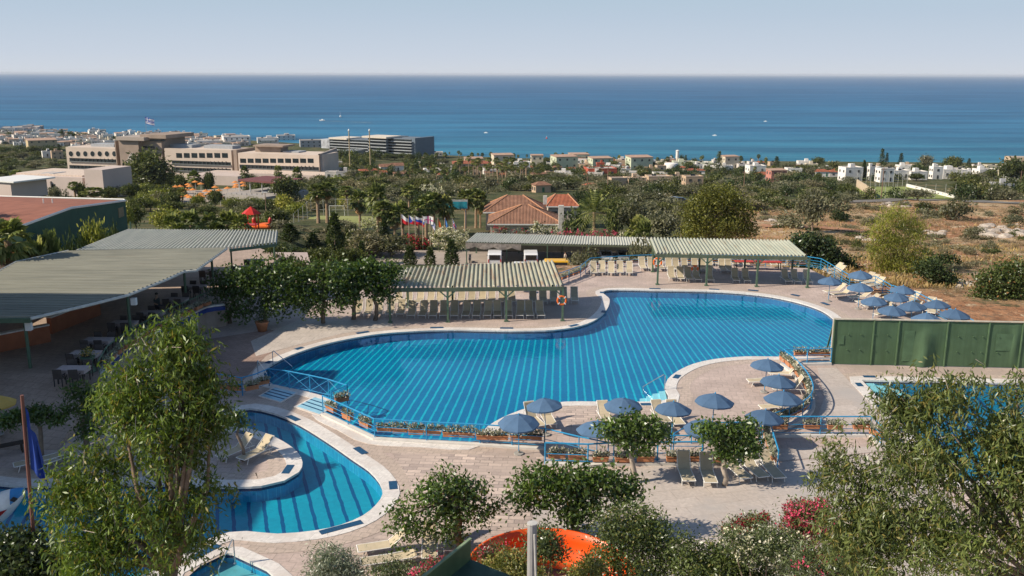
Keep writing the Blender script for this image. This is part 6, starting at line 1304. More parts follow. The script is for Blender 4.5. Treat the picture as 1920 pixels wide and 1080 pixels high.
def person(label, base, rz, shirt, trousers, seated=False, armup=False):
    t = thing('person', label, 'person', base, rz)
    if seated: J = [(0, 0, .52), (0, 0, .78), (0, 0, 1.02), (0, .02, 1.13), (0, .03, 1.22), (0, .04, 1.33), (.19, 0, .98), (.24, -.04, .74), (.2, .2, .66), (-.19, 0, .98), (-.24, -.04, .74), (-.2, .2, .66), (.1, 0, .5), (.12, .42, .5), (.12, .42, .06), (.12, .56, .04), (-.1, 0, .5), (-.12, .42, .5), (-.12, .42, .06), (-.12, .56, .04)]
    else: J = [(0, 0, .95), (0, 0, 1.2), (0, 0, 1.42), (0, .01, 1.51), (0, .02, 1.6), (0, .03, 1.71), (.2, 0, 1.39), (.25, .02, 1.1), (.24, .12, .86), (-.2, 0, 1.39), (-.25, .02, 1.1), (-.24, .12, .86), (.1, 0, .92), (.11, .02, .5), (.12, 0, .07), (.12, .15, .03), (-.1, 0, .92), (-.11, .05, .5), (-.12, .0, .07), (-.12, .15, .03)]
    E = [(0, 1), (1, 2), (2, 3), (3, 4), (4, 5), (2, 6), (6, 7), (7, 8), (2, 9), (9, 10), (10, 11), (0, 12), (12, 13), (13, 14), (14, 15), (0, 16), (16, 17), (17, 18), (18, 19)]
    rad = [.15, .15, .15, .055, .10, .085, .07, .05, .04, .07, .05, .04, .1, .07, .05, .045, .1, .07, .05, .045]
    me = bpy.data.meshes.new('body'); me.from_pydata(J, E, []); o = bpy.data.objects.new('body', me); COL.objects.link(o); par(o, t); sk = o.modifiers.new('skin', 'SKIN')
    for v, r in zip(me.skin_vertices[0].data, rad): v.radius = (r, r * .8)
    me.skin_vertices[0].data[0].use_root = True; o.modifiers.new('sub', 'SUBSURF').levels = 1; me.materials.append(M('skin', (.42, .26, .18), .6))
    z0, z1 = (.5, 1.06) if seated else (.9, 1.46); MB().lathe((0, 0, z0), [(.165, 0), (.18, .12), (.185, .3), (.2, .46), (.12, .56)], 12).build('shirt', shirt, t, smoothf=True)
    for sx in (-1, 1):
        if seated: MB().tube([(sx * .1, -.05, .52), (sx * .125, .42, .5), (sx * .125, .43, .15)], [.12, .09, .08], 8).build('trouser_leg', trousers, t)
        else: MB().tube([(sx * .09, 0, .96), (sx * .115, .03, .5), (sx * .12, 0, .12)], [.125, .09, .075], 8).build('trouser_leg', trousers, t)
        MB().tube([(sx * .18, 0, J[6][2] + .02), (sx * .245, 0, J[7][2] + .06)], [.085, .075], 8).build('sleeve', shirt, t)
    hd = J[5]; MB().lathe((0, hd[1] - .015, hd[2] - .02), [(.10, 0), (.11, .05), (.09, .10), (.03, .13)], 10).build('hair', M('dark_hair', (.03, .02, .015), .8), t, smoothf=True)
    return t
p = at(1060, 480, 128.6); person('person in pale shirt standing at the edge of the carport', (p.x, p.y, pz + .02), R(120), M('pale_shirt', (.5, .42, .36), .9), M('dark_trousers', (.04, .04, .05), .9))
p = G(296, 588, TZ); person('person in dark clothes sitting in the shade under the taverna roof', (p.x, p.y, TZ), R(-100), M('dark_shirt', (.04, .05, .05), .9), M('dark_trousers', (.04, .04, .05)), True)
st_ = thing('stool', 'dark stool under the seated person in the taverna', 'stool', (p.x, p.y, TZ)); MB().box((0, 0, .36), (.4, .4, .05)).build('seat', m_ch, st_)
for x in (-.16, .16):
    for y in (-.16, .16): MB().box((x, y, .17), (.04, .04, .34)).build('leg', m_dark, st_)
# ---- flags
fm = {k: M('flag_' + k, c, .85, .05) for k, c in dict(white=(.75, .75, .75), red=(.62, .03, .04), blue=(.03, .08, .42), orange=(.6, .12, .03), pink=(.6, .12, .3), sky=(.08, .25, .6)).items()}
def flag(label, px, ytop, d, pat, fw=1.7, fh=1.15, droop=.5, polecol=None, base=None, zb=None, group='flags by the car park', seed=1):
    tp = at(px, ytop, d); z = H(tp.x, tp.y) if zb is None else zb; t = thing('flagpole', label, 'flag', (tp.x, tp.y, z), 0, group)
    MB().tube([(0, 0, 0), (0, 0, tp.z - z)], [.06, .04], 6).build('pole', M('pale_pole', (.45, .36, .28), .6), t); nx, nz = 12, 12; V = []; mi = []; names = []
    for i in range(nx + 1):
        for j in range(nz + 1):
            u, v = i / nx, j / nz; V.append((.05 + u * fw * (1 - .35 * droop), .14 * math.sin(u * 7 + seed) * u, tp.z - z - .08 - v * fh - u * droop * fh * .8 + .06 * math.sin(u * 6 + v * 2 + seed)))
    fs = [];
    for i in range(nx):
        for j in range(nz):
            c = pat(i / nx + .5 / nx, j / nz + .5 / nz)
            if c not in names: names.append(c)
            mi.append(names.index(c)); fs.append((i * 13 + j, (i + 1) * 13 + j, (i + 1) * 13 + j + 1, i * 13 + j + 1))
    link_mesh('flag', V, fs, None, t, smoothf=True, mats=[fm[c] for c in names], fmi=mi); return t
def greek(u, v):
    if u < .38 and v < 5 / 9: return 'white' if abs(u - .19) < .04 or abs(v - 2.5 / 9) < .06 else 'blue'
    return 'blue' if int(v * 9) % 2 == 0 else 'white'
flag('flagpole with white over red flag, first of the row', 752, 401, 140, lambda u, v: 'white' if v < .5 else 'red', droop=.85, seed=1)
flag('flagpole with white, red and blue wedge flag, second of the row', 766, 403, 140, lambda u, v: 'blue' if u < .5 - abs(v - .5) else ('white' if v < .5 else 'red'), droop=.6, seed=2)
flag('flagpole with white, blue and red striped flag, third of the row', 778, 404, 140, lambda u, v: 'white' if v < .34 else ('blue' if v < .67 else 'red'), droop=.6, seed=3)
flag('flagpole with white flag bearing a pink cross, fourth of the row', 792, 404, 140, lambda u, v: 'pink' if abs(u - .5) < .08 or abs(v - .5) < .1 else 'white', droop=.15, seed=4)
flag('flagpole with limp blue and white striped flag, fifth of the row', 806, 407, 140, greek, droop=1.1, fw=1.3, seed=5)
flag('flagpole with limp orange-red flag, sixth of the row', 821, 408, 141, lambda u, v: 'orange', droop=1.3, fw=.9, seed=6)
flag('flagpole with limp blue flag, seventh of the row', 834, 408, 141, lambda u, v: 'sky', droop=1.3, fw=.9, seed=7)
flag('flagpole with limp red, white and blue flag, last of the row', 848, 410, 141, lambda u, v: 'red' if abs(v - .5) < .12 or abs(u - .5) < .12 else ('white' if (u * 5 + v * 3) % 1 < .35 else 'blue'), droop=1.2, fw=1.0, seed=8)
# ---- villa with tiled roofs
def tilemat(name, c1, c2):
    m, nt, nd, lk = newmat(name); co = objco(nt); wv = N(nt, 'ShaderNodeTexWave', i_Scale=1.2, i_Distortion=.6); wv.inputs['Detail Scale'].default_value = 2; lk.new(co, wv.inputs['Vector'])
    cc = mixc(nt, wv.outputs['Fac'], c1, c2); cc = mixc(nt, 1, cc, ramp(nt, noi(nt, co, .9, 5), [(.3, (.75,) * 3), (.7, (1.25,) * 3)]), 'MULTIPLY'); finish(nt, cc, .85, .15, 0, wv.outputs['Fac'], .8, .12); MATS[name] = m; return m
m_tile = tilemat('clay_tiles', (.17, .085, .055), (.37, .21, .145)); m_tile2 = tilemat('orange_tiles', (.28, .085, .05), (.42, .16, .09)); m_vw = M('villa_wall', (.55, .47, .38), .85, .08, 1)
def hip(name, t, c, w_, d_, ez, rz_, ridge, mat, yaw, ov=.5, th=.18):
    a, b, r = w_ / 2 + ov, d_ / 2 + ov, ridge / 2; Mx = Matrix.Translation(c) @ Matrix.Rotation(yaw, 4, 'Z')
    P = [(-a, -b, ez), (a, -b, ez), (a, b, ez), (-a, b, ez), (-r, 0, rz_), (r, 0, rz_)]; P2 = [(x, y, z - th) for x, y, z in P[:4]]; V = [Mx @ Vector(p) for p in P + P2]
    return link_mesh(name, V, [(0, 1, 5, 4), (1, 2, 5), (2, 3, 4, 5), (3, 0, 4), (6, 7, 1, 0), (7, 8, 2, 1), (8, 9, 3, 2), (9, 6, 0, 3), (9, 8, 7, 6)], mat, t, True)
def villa():
    d = 164; c = at(985, 430, d); gz = H(c.x, d) - .3; t = thing('villa', 'villa with weathered clay hip roofs behind the carport', 'house', (c.x, c.y, gz))
    def part(px0, px1, ye, yr, dd, dep, ridge, mat, yaw):
        cc = at((px0 + px1) / 2, ye, dd); w_ = (px1 - px0) / ppm(cc) - 1.0; ez = cc.z; r_ = at((px0 + px1) / 2, yr, dd + dep / 2).z; C = Vector((cc.x, cc.y + dep / 2, 0))
        MB().box((C.x, C.y, (gz + ez) / 2 - .1), (w_, dep, ez - gz - .2), rz=yaw).build('wall', m_vw, t, True); hip('roof', t, C, w_, dep, ez, r_, ridge, mat, yaw); MB().box((C.x, C.y - dep / 2 - .53, ez - .12), (w_ + 1.06, .07, .22)).build('fascia', m_white, t, True)
        for sx in (-1, 1):
            for sy in (-1, 1): MB().tube([(C.x + sx * (w_ / 2 + .5), C.y + sy * (dep / 2 + .5), ez + .03), (C.x + sx * ridge / 2, C.y, r_ + .05)], .13, 5).build('hip_ridge', M('ridge_tiles', (.46, .24, .14), .85, .15, 2), t, True)
        for f in (-.3, 0, .3):
            o = MB().box((C.x + f * w_, C.y - dep / 2 - .02, gz + (ez - gz) * .55), (1.1, .1, 1.2)).build('window', m_dark, t, True); MB().box((C.x + f * w_, C.y - dep / 2 - .07, gz + (ez - gz) * .55), (1.3, .04, .08)).build('sill', m_white, o, True)
    part(914, 1056, 419, 384, 162, 9, 1.2, m_tile, 0); part(906, 1026, 397, 366, 173, 9, 3, m_tile, 0); part(1024, 1086, 386, 364, 180, 8, 2.5, m_tile2, 0)
    ch = at(1052, 405, 161.5); MB().box((ch.x, ch.y, (gz + at(1052, 385, 161.5).z) / 2), (.9, .8, at(1052, 385, 161.5).z - gz)).build('chimney', M('chimney_white', (.6, .57, .52), .85), t, True)
    ch = at(1022, 375, 172); MB().box((ch.x, ch.y, ch.z), (.7, .7, 1.6)).build('chimney', M('chimney_white', (.6, .57, .52)), t, True)
villa()
# ---- billboard, tennis court, lamps, poles
p = at(855, 385, 172); bb = thing('billboard', 'billboard with blue-green picture between the palms', 'billboard', (p.x, p.y, H(p.x, p.y)))
zz = p.z - H(p.x, p.y); MB().box((0, 0, zz + .2), (4.4, .15, 1.7)).build('board', M('board_back', (.4, .42, .42), .6), bb); MB().box((0, -.09, zz + .05), (4.2, .03, 1.3)).build('picture', M('board_picture', (.03, .28, .36), .5, .4, .8), bb)
for x in (-1.8, 1.8): MB().box((x, .1, zz / 2 - .3), (.12, .12, zz)).build('post', m_white, bb)
tz = -10.9; TC = [G(a, b, tz) for a, b in ((556, 432), (700, 428), (716, 405), (590, 402))]
for p in TC: p.z = tz + 1.0 if False else tz
m_court = M('court_green', (.24, .26, .09), .9, .12, .3)
def hgt(px, py): p = T(px, py); return p
TCp = [hgt(a, b) for a, b in ((552, 436), (700, 432), (722, 406), (584, 404))]; tzz = sum(p.z for p in TCp) / 4 + .15
TCp = [G(a, b, tzz) for a, b in ((552, 436), (700, 432), (722, 406), (584, 404))]
struct(MB().prism(TCp, tzz - 4, tzz).build('sports_court', m_court))
for a, b in ((0, 1), (1, 2), (2, 3), (3, 0)):
    A, B = TCp[a].lerp(TCp[(a + 2) % 4], .1), TCp[b].lerp(TCp[(b + 2) % 4], .1); struct(MB().beam(A + Vector((0, 0, .01)), B + Vector((0, 0, .01)), .07, .02).build('court_line', M('faded_line', (.42, .42, .30), .9)))
fc = thing('court_fence', 'tall wire fence posts round the green tennis court', 'fence', TCp[0])
for a, b, n in ((TCp[3], TCp[2], 6), (TCp[3], TCp[0], 4), (TCp[1], TCp[2], 3)):
    for i in range(n + 1): q = a.lerp(b, i / n); MB().tube([q, q + Vector((0, 0, 3.4))], .05, 5).build('post', M('galvanised', (.35, .36, .34), .5), fc, True)
    for z in (1.2, 3.35): MB().tube([a + Vector((0, 0, z)), b + Vector((0, 0, z))], .03, 4).build('rail', M('galvanised', (.35, .36, .34)), fc, True)
g0 = TCp[3].lerp(TCp[2], .35); gl = thing('goal', 'white goal frame on the tennis court', 'goal', g0); MB().tube([(-1.5, 0, 0), (-1.5, 0, 2), (1.5, 0, 2), (1.5, 0, 0)], .06, 5).build('frame', m_white, gl)
for px, y0, y1, l in ((1139, 312, 368, 'brown utility pole beside the beige houses'), (1101, 330, 362, 'brown utility pole left of the beige houses'), (1394, 320, 362, 'utility pole above the big round tree'), (1652, 314, 373, 'leaning brown pole at the sports field'), (901, 330, 352, 'pole in the palm grove'), (1213, 336, 355, 'pole before the beige houses'), (1232, 360, 384, 'pole by the far road'), (1912, 320, 352, 'pole at the far right edge')):
    b = T(px, y1); h = at(px, y0, b.y).z - b.z; t = thing('utility_pole', l, 'pole', b, 0, 'utility poles'); MB().tube([(0, 0, -.3), (0, 0, h)], [.17, .12], 6).build('shaft', M('pole_wood', (.22, .14, .10), .9), t); MB().box((0, 0, h - .6), (1.6, .12, .12)).build('cross_arm', M('pole_wood', (.22, .14, .10)), t)
b = T(500, 415); h = at(500, 360, b.y).z - b.z; t = thing('street_lamp', 'tall lamp post by the playground', 'lamp post', b); MB().tube([(0, 0, -.3), (0, 0, h)], [.1, .06], 6).build('shaft', M('pole_wood', (.22, .14, .10)), t); MB().box((0, -.3, h), (.9, .3, .12)).build('lamp_head', m_white, t)
# playground
p = T(473, 432); t = thing('playhouse', 'red-roofed playground tower behind the canopy', 'play tower', p)
for x in (-.8, .8):
    for y in (-.8, .8): MB().box((x, y, 1.3), (.14, .14, 2.6)).build('post', M('play_red', (.5, .03, .02)), t)
MB().lathe((0, 0, 2.6), [(1.5, 0), (.9, .5), (.05, 1.1)], 6).build('roof', M('play_red', (.5, .03, .02)), t); MB().box((0, 0, .9), (1.7, 1.7, .12)).build('deck_board', M('play_red', (.5, .03, .02)), t)
p = T(492, 428); t = thing('inflatable', 'orange-red inflatable castle slide by the playground tower', 'inflatable', p); MB().box((0, 0, .4), (3.2, 2.4, .8), taper=.92).build('base', m_or, t, bevel=.3)
for x in (-1.3, 1.3): MB().lathe((x, 0, .7), [(.3, 0), (.34, .5), (.28, .8), (.05, 1.1)], 8).build('turret', M('play_red', (.5, .03, .02)), t)
# ================================================================ roads and sports field
def road(pts, wd, mat, name='road'):
    Q = [T(a, b) for a, b in pts]; W = []; 
    Q = resample(Q, step=6, closed=False); V = []
    for i, p in enumerate(Q):
        d = (Q[min(i + 1, len(Q) - 1)] - Q[max(i - 1, 0)]).normalized(); n = Vector((d.y, -d.x, 0)) * wd / 2
        for s in (-1, 0, 1):
            q = p + n * s; V.append((q.x, q.y, max(H(q.x, q.y), H(p.x, p.y) - .1) + .22))
    struct(link_mesh(name, V, [(3 * i + k, 3 * i + k + 1, 3 * i + k + 4, 3 * i + k + 3) for i in range(len(Q) - 1) for k in (0, 1)], mat, smoothf=True))
road([(1150, 379), (1215, 378), (1285, 382), (1340, 388)], 6, m_as); road([(1590, 379), (1660, 377), (1740, 376), (1830, 378), (1960, 382)], 6, m_as)
road([(1430, 425), (1540, 428), (1625, 436), (1700, 452)], 4, M('dirt_track', (.36, .19, .11), .95, .2, .5), 'dirt_track')
p0 = T(1640, 372); fz = p0.z + .4; FQ = [G(a, b, fz) for a, b in ((1606, 350), (1700, 350), (1790, 372), (1640, 372))]
struct(MB().prism(FQ, fz - 3, fz).build('sports_field', M('field_green', (.22, .26, .08), .95, .15, .2)))
m_whw = M('white_wall', (.72, .70, .66), .85, .05, 1); lowwall('long white wall along the right side of the sports field', FQ[1], FQ[2], .9, m_whw, m_whw); lowwall('cream end wall at the left of the sports field', FQ[0], FQ[3], 2.4, M('cream_wall', (.52, .42, .30), .85), M('cream_wall', (.52, .42, .30)))
ff = thing('field_fence', 'tall post fence round the sports field', 'fence', FQ[0])
for i in range(12):
    q = FQ[0].lerp(FQ[1], i / 11); MB().tube([q, q + Vector((0, 0, 5))], .06, 4).build('post', M('galvanised', (.35, .36, .34)), ff, True)
for i in range(9):
    q = FQ[3].lerp(FQ[2], i / 8); MB().tube([q, q + Vector((0, 0, 4.5))], .06, 4).build('post', M('galvanised', (.35, .36, .34)), ff, True)
# ================================================================ far buildings
class Facade:                                  # a wall line in the world; photo survey points are dropped onto it
    def __init__(s, pxa, da, pxb, db):
        s.A = at(pxa, 300, da); s.B = at(pxb, 300, db); s.A.z = s.B.z = 0; s.u = (s.B - s.A).normalized(); s.n = Vector((s.u.y, -s.u.x, 0))
    def p(s, px, py, out=0):
        d = ray(px, py); o = s.A + s.n * out; k = (o - EYE).dot(s.n) / d.dot(s.n); return EYE + d * k
    def sz(s, px, py, out=0): q = s.p(px, py, out); return (q - s.A).dot(s.u), q.z
    def box(s, mb, s0, s1, z0, z1, o0, o1):     # o: distance in front of the facade line
        P = []
        for z in (z0, z1):
            for a, o in ((s0, o1), (s1, o1), (s1, o0), (s0, o0)): q = s.A + s.u * a + s.n * o; P.append(Vector((q.x, q.y, z)))
        return mb.add(P, [(3, 2, 1, 0), (4, 5, 6, 7), (0, 1, 5, 4), (1, 2, 6, 5), (2, 3, 7, 6), (3, 0, 4, 7)])
    def pxbox(s, px0, px1, y0, y1, o0, o1):
        a, b = s.sz(px0, y0, o1)[0], s.sz(px1, y1, o1)[0]; z1, z0 = s.sz((px0 + px1) / 2, y0, o1)[1], s.sz((px0 + px1) / 2, y1, o1)[1]; return s.box(MB(), a, b, z0, z1, o0, o1)
m_hot = M('hotel_concrete', (.56, .47, .395), .85, .10, .15); m_hot2 = M('hotel_tower_stone', (.30, .235, .19), .85, .12, .2); m_hdark = M('shaded_glazing', (.018, .026, .03), .2, .4, .4, .5); m_slate = M('roof_gravel', (.30, .32, .33), .9, .1, .3); m_pinkw = M('pinkish_wall', (.50, .42, .38), .85, .07, .2); m_relief = M('pale_relief', (.50, .46, .42), .8)
hf = Facade(123, 452, 600, 412)
def hotel():
    base = hf.p(360, 345); t = thing('hotel', 'long beige hotel with round windows and palm-leaf relief tower', 'hotel', (base.x, base.y, base.z))
    W = [(123, 221, 277, 338, 0, -16), (308, 437, 280, 338, 0, -16), (446, 600, 289, 340, 2.5, -16)]
    for a, b, y0, y1, o, dp in W: hf.pxbox(a, b, y0, y1, dp, o).build('wing', m_hot, t, True)
    for a, b, y0, y1, o in ((128, 218, 275.5, 277.2, -8), (312, 432, 278.4, 280.2, -8), (452, 590, 286.6, 289.2, -8)): hf.pxbox(a, b, y0, y1, -14, o).build('roof', m_slate, t, True)
    # stone pier and end wall
    hf.pxbox(437, 447, 281, 340, -14, 1.2).build('pier', m_hot2, t, True)
    A, z1 = hf.sz(600, 289, 2.5); _, z0 = hf.sz(600, 340, 2.5)
    # end wall stands back, following the photo's receding edge
    e0 = hf.A + hf.u * A + hf.n * 2.5; e1 = at(632, 287, 436); MB().add([(e0.x, e0.y, z0 - 4), (e1.x, e1.y, z0 - 4), (e1.x, e1.y, z1 + .6), (e0.x, e0.y, z1)] + [(e0.x - 1, e0.y + 1, z0 - 4), (e1.x - 1, e1.y + 1, z0 - 4), (e1.x - 1, e1.y + 1, z1 + .6), (e0.x - 1, e0.y + 1, z1)], [(0, 1, 2, 3), (3, 2, 6, 7), (1, 5, 6, 2), (5, 4, 7, 6)]).build('end_wall', M('end_wall_shade_tone', (.30, .27, .25), .85, .1, .2), t, True)  # shade of this side is put into the wall's darker grey-brown
    dv = (e1 - e0); dv.z = 0
    nE = Vector((dv.y, -dv.x, 0)).normalized()
    for k in range(6):
        f0 = .45 + .02 * k; pts = []
        for q in range(7):
            f = q / 6; pos = e0 + dv * (f0 + (k - 2.5) * .13 * f ** .7) + nE * .15; pts.append(Vector((pos.x, pos.y, z0 + 1 + (z1 - z0 - 2.5) * f * (1 - .03 * abs(k - 2.5)))))
        MB().tube(pts, [.15, .35, .5, .55, .5, .35, .1], 5).build('relief_leaf', m_relief, t, True)
    # windows
    for cx in (133, 146.5, 160, 173.5, 187, 200.5, 214.5):
        c = hf.p(cx, 288.5, .06); k = ppm(c); r = 5.0 / k; V = [c + hf.u * (r * math.cos(2 * PI * j / 20)) + Vector((0, 0, r * math.sin(2 * PI * j / 20))) for j in range(20)]
        w_ = MB().add(V, [tuple(range(20))]).build('round_window', m_hdark, t, True)
        V = [c + hf.n * .02 + (hf.u * math.cos(2 * PI * j / 20) + Vector((0, 0, math.sin(2 * PI * j / 20)))) * rr for rr in (r, r * 1.16) for j in range(20)]; MB().add(V, [(j, (j + 1) % 20, 20 + (j + 1) % 20, 20 + j) for j in range(20)]).build('rim', M('pale_ring', (.55, .48, .42), .8), w_, True)
    for a0, n, dx, y0, y1, o in ((330, 8, 14.3, 287, 296, 0), (450, 11, 14.05, 297.3, 305.5, 2.5)):
        for i in range(n):
            a = a0 + i * dx
            if a + 12 > 436 and a < 446: continue
            if a + 12 > 601: continue
            hf.pxbox(a, a + 11.6, y0, y1, o - .3, o + .05).build('window', m_hdark, t, True)
    for a, b, ys, o in ((130, 220, ((297.5, 305), (311, 318.5)), 0), (322, 433, ((302.5, 309.8), (315, 322.5)), 0), (449, 598, ((311, 319),), 2.5)):
        for y0, y1 in ys:
            hf.pxbox(a, b, y0, y1, o - .3, o + .05).build('balcony_band', m_hdark, t, True)
            hf.pxbox(a, b, y1 - 1.6, y1, o, o + .6).build('balcony_rail', M('balcony_rail', (.16, .17, .17), .4), t, True)
            for i in range(1, int((b - a) / 7.2)): hf.pxbox(a + i * 7.2, a + i * 7.2 + .8, y0, y1 - 1.6, o, o + .4).build('fin', M('fin_grey', (.12, .12, .12), .7), t, True)
    # tower
    hf.pxbox(222, 266, 263, 345, -14, 3).build('tower', m_hot2, t, True); hf.pxbox(217, 270, 257, 263.5, -16, 4.5).build('tower_cap', M('tower_cap', (.36, .31, .27), .85, .08), t, True)
    hf.pxbox(266, 309, 259, 345, -18, 0).build('tower', m_hot2, t, True); hf.pxbox(262, 311, 252.5, 259.5, -20, 1.5).build('tower_cap', m_hot2, t, True)
    hf.pxbox(270, 305, 262, 264.6, -2, .1).build('window', m_hdark, t, True); hf.pxbox(264, 290, 274, 278, -2, .1).build('window', m_hdark, t, True)
    hf.pxbox(216, 222, 264, 345, -12, 2).build('pier', m_hot2, t, True)
    for k in range(7):
        pts = []; bx = 243
        for q in range(8):
            f = q / 7; ang = math.radians(-8 + 13 * k); px = bx - 12 * math.sin(ang) * f ** .6 * (1.0) + 4; py = 328 - 42 * f * max(.15, math.cos(ang)); pts.append(hf.p(px, py, 3.15))
        MB().tube(pts, [.12, .3, .42, .5, .5, .45, .35, .1], 5).build('relief_leaf', m_relief, t, True)
    # roof plant
    for a, b, y0, y1 in ((478, 526, 275, 289), (316, 360, 271, 281), (382, 436, 273, 281), (170, 214, 270, 278), (530, 560, 284, 290)): hf.pxbox(a, b, y0, y1, -13, -6).build('roof_hut', m_hot2 if a == 478 else M('roof_hut_grey', (.34, .36, .38), .8), t, True)
    hf.pxbox(474, 530, 272.5, 275.5, -15, -4).build('roof_hut_cap', m_hot2, t, True)
    # podium
    hf.pxbox(447, 612, 327, 360, -2, 16).build('podium', m_pinkw, t, True); hf.pxbox(355, 447, 329, 352, 1, 22).build('podium', m_pinkw, t, True)
    hf.pxbox(120, 232, 322, 345, 0, 6).build('podium', m_pinkw, t, True)
    hf.pxbox(447, 605, 325.4, 327.4, 3, 15).build('podium_roof', M('podium_roof', (.58, .48, .40), .8), t, True)
hotel()
hb = hf.p(277, 253, -8); gf = flag('tall flagpole with blue and white striped flag on the hotel tower', 272, 219, (hb.y), greek, fw=4.9, fh=3.2, droop=.45, zb=hb.z - .5, group='hotel flag')
# long pinkish building before the hotel
lb = Facade(22, 262, 202, 252)
t = thing('long_building', 'long low pinkish building with a taller block before the hotel', 'building', lb.p(100, 365))
lb.pxbox(22, 158, 331, 372, -14, 0).build('wall', m_pinkw, t, True); lb.pxbox(157, 197, 318, 376, -10, 1.5).build('tall_block', m_pinkw, t, True); lb.pxbox(30, 154, 326.5, 331.5, -16, -2).build('roof', M('podium_roof', (.58, .48, .40)), t, True)
for a in (52, 66, 91, 135): lb.pxbox(a, a + 5, 340, 360, 0, .5).build('buttress', m_pinkw, t, True)
for a, y in ((97, 345), (32, 343)): lb.pxbox(a, a + 7, y, y + 6, -.3, .05).build('window', m_hdark, t, True)
for a in (60, 74, 92): lb.pxbox(a, a + 8, 325, 331.4, -8, -3).build('roof_vent', M('roof_hut_grey', (.34, .36, .38)), t, True)
t = thing('low_building', 'pale low building cut by the left edge above the red roof', 'building', at(5, 352, 180)); b_ = Facade(-40, 180, 24, 176); b_.pxbox(-40, 23, 340, 372, -8, 0).build('wall', m_pinkw, t, True); b_.pxbox(-40, 25, 338.4, 341, -9, .4).build('roof', m_white, t, True)
# parasol terrace of the hotel
tf = Facade(415, 232, 480, 226); t = thing('terrace_building', 'grey concrete terrace building with pergola beside the orange parasols', 'building', tf.p(450, 390))
tf.pxbox(422, 500, 366, 396, -16, 0).build('wall', M('terrace_grey', (.33, .31, .29), .9, .1), t, True)
for a in (432, 446, 462, 478): tf.pxbox(a, a + 6, 376, 388, -.3, .06).build('doorway', m_hdark, t, True)
tf.pxbox(446, 516, 339, 342, -14, -4).build('pergola_roof', M('maroon_roof', (.16, .06, .06), .8), t, True)
for a in (448, 468, 490, 512): tf.pxbox(a, a + 1.2, 342, 368, -5, -4.7).build('pergola_post', m_white, t, True)
for i in range(8): tf.pxbox(424 + i * 9.5, 424.5 + i * 9.5, 362, 366, -.2, 0).build('rail_post', m_steel, t, True)
oc = M('orange_canvas', (.60, .22, .05), .8, .08)
def miniparasol():
    t = thing('parasol', '', 'parasol'); V = [(0, 0, 2.5)] + [(1.05 * math.cos(a * PI / 4), 1.05 * math.sin(a * PI / 4), 2.0) for a in range(8)]; link_mesh('canopy', V, [(0, 1 + j, 1 + (j + 1) % 8) for j in range(8)], oc, t); MB().tube([(0, 0, 0), (0, 0, 2.6)], .05, 5).build('pole', m_white, t); return t
pq = random.Random(8); pp_ = []
while len(pp_) < 30:
    x, y = pq.uniform(328, 458), pq.uniform(354, 392)
    if y > 372 and x > 415 or (x < 350 and y < 362) or any(abs(x - a) < 8 and abs(y - b) < 3.4 for a, b in pp_): continue
    pp_.append((x, y))
pp_.sort(); mp0 = None
ZT = T(392, 376).z + .3
struct(MB().prism([G(a, b, ZT) for a, b in ((330, 380), (400, 384), (424, 366), (458, 360), (450, 352), (345, 358))], ZT - 5, ZT).build('pool_terrace', M('terrace_pale', (.36, .31, .26), .85, .2, .4)))
for i, (x, y) in enumerate(pp_):
    p = G(x, y, ZT); p.z = max(p.z, H(p.x, p.y)); lab = f'orange parasol on the hotel terrace, {ordn(i)} from left'
    if mp0 is None: mp0 = miniparasol(); mp0.location = p; mp0['label'] = lab; mp0['group'] = 'orange parasols on the hotel terrace'
    else: dup(mp0, p, rnd.random(), lab, 'orange parasols on the hotel terrace')
# beach hotel
bf = Facade(606, 712, 780, 668)
m_bh = M('beach_hotel_grey', (.15, .18, .21), .7, .12, .1); m_bl = M('pale_slab', (.34, .37, .39), .7)
t = thing('beach_hotel', 'blue-grey terraced beach hotel by the shore with white graffiti wall', 'hotel', bf.p(700, 292))
for a, b, y0, y1, o in ((618, 692, 261, 296, 0), (690, 724, 258, 298, 6), (722, 772, 260, 296, 2)):
    bf.pxbox(a, b, y0, y1, -22, o).build('wing', m_bh, t, True)
    n = 5
    for i in range(n):
        y = y0 + 5 + i * (y1 - y0 - 9) / n; bf.pxbox(a, b - .5, y, y + 1.3, o, o + 2.2).build('balcony_slab', m_bl, t, True); bf.pxbox(a, b - 1, y - 4, y - .3, o - .5, o + .1).build('glazing', m_hdark, t, True)
bf.pxbox(772, 779, 259, 294, -22, 2).build('end_wall', M('end_wall_blue', (.13, .17, .21), .8), t, True); bf.pxbox(678, 724, 256, 259, -10, 9).build('roof_canopy', M('cream_roof', (.62, .56, .48), .7), t, True); bf.pxbox(616, 650, 258.5, 261.5, -16, 3).build('roof_canopy', M('cream_roof', (.62, .56, .48)), t, True)
bf.pxbox(602, 618, 261, 278, -16, 1).build('mural_wall', M('mural_wall', (.40, .42, .45), .7, .45, .25), t, True); bf.pxbox(640, 664, 282, 290, -10, 14).build('low_wing', M('low_wing_grey', (.26, .29, .32), .7), t, True)
for px, y0, y1, l in ((654, 246, 300, 'slim yellowish mast before the beach hotel'), (692.5, 246, 300, 'thick yellowish mast before the beach hotel')):
    d = 470; tp = at(px, y0, d); z = H(tp.x, d); tt = thing('mast', l, 'mast', (tp.x, d, z)); MB().tube([(0, 0, 0), (0, 0, tp.z - z)], [.32, .26], 8).build('shaft', M('mast_yellow', (.42, .33, .2), .8), tt); MB().lathe((0, 0, tp.z - z), [(.4, 0), (.5, .5), (.05, 1.2)], 8).build('tip', m_white, tt)
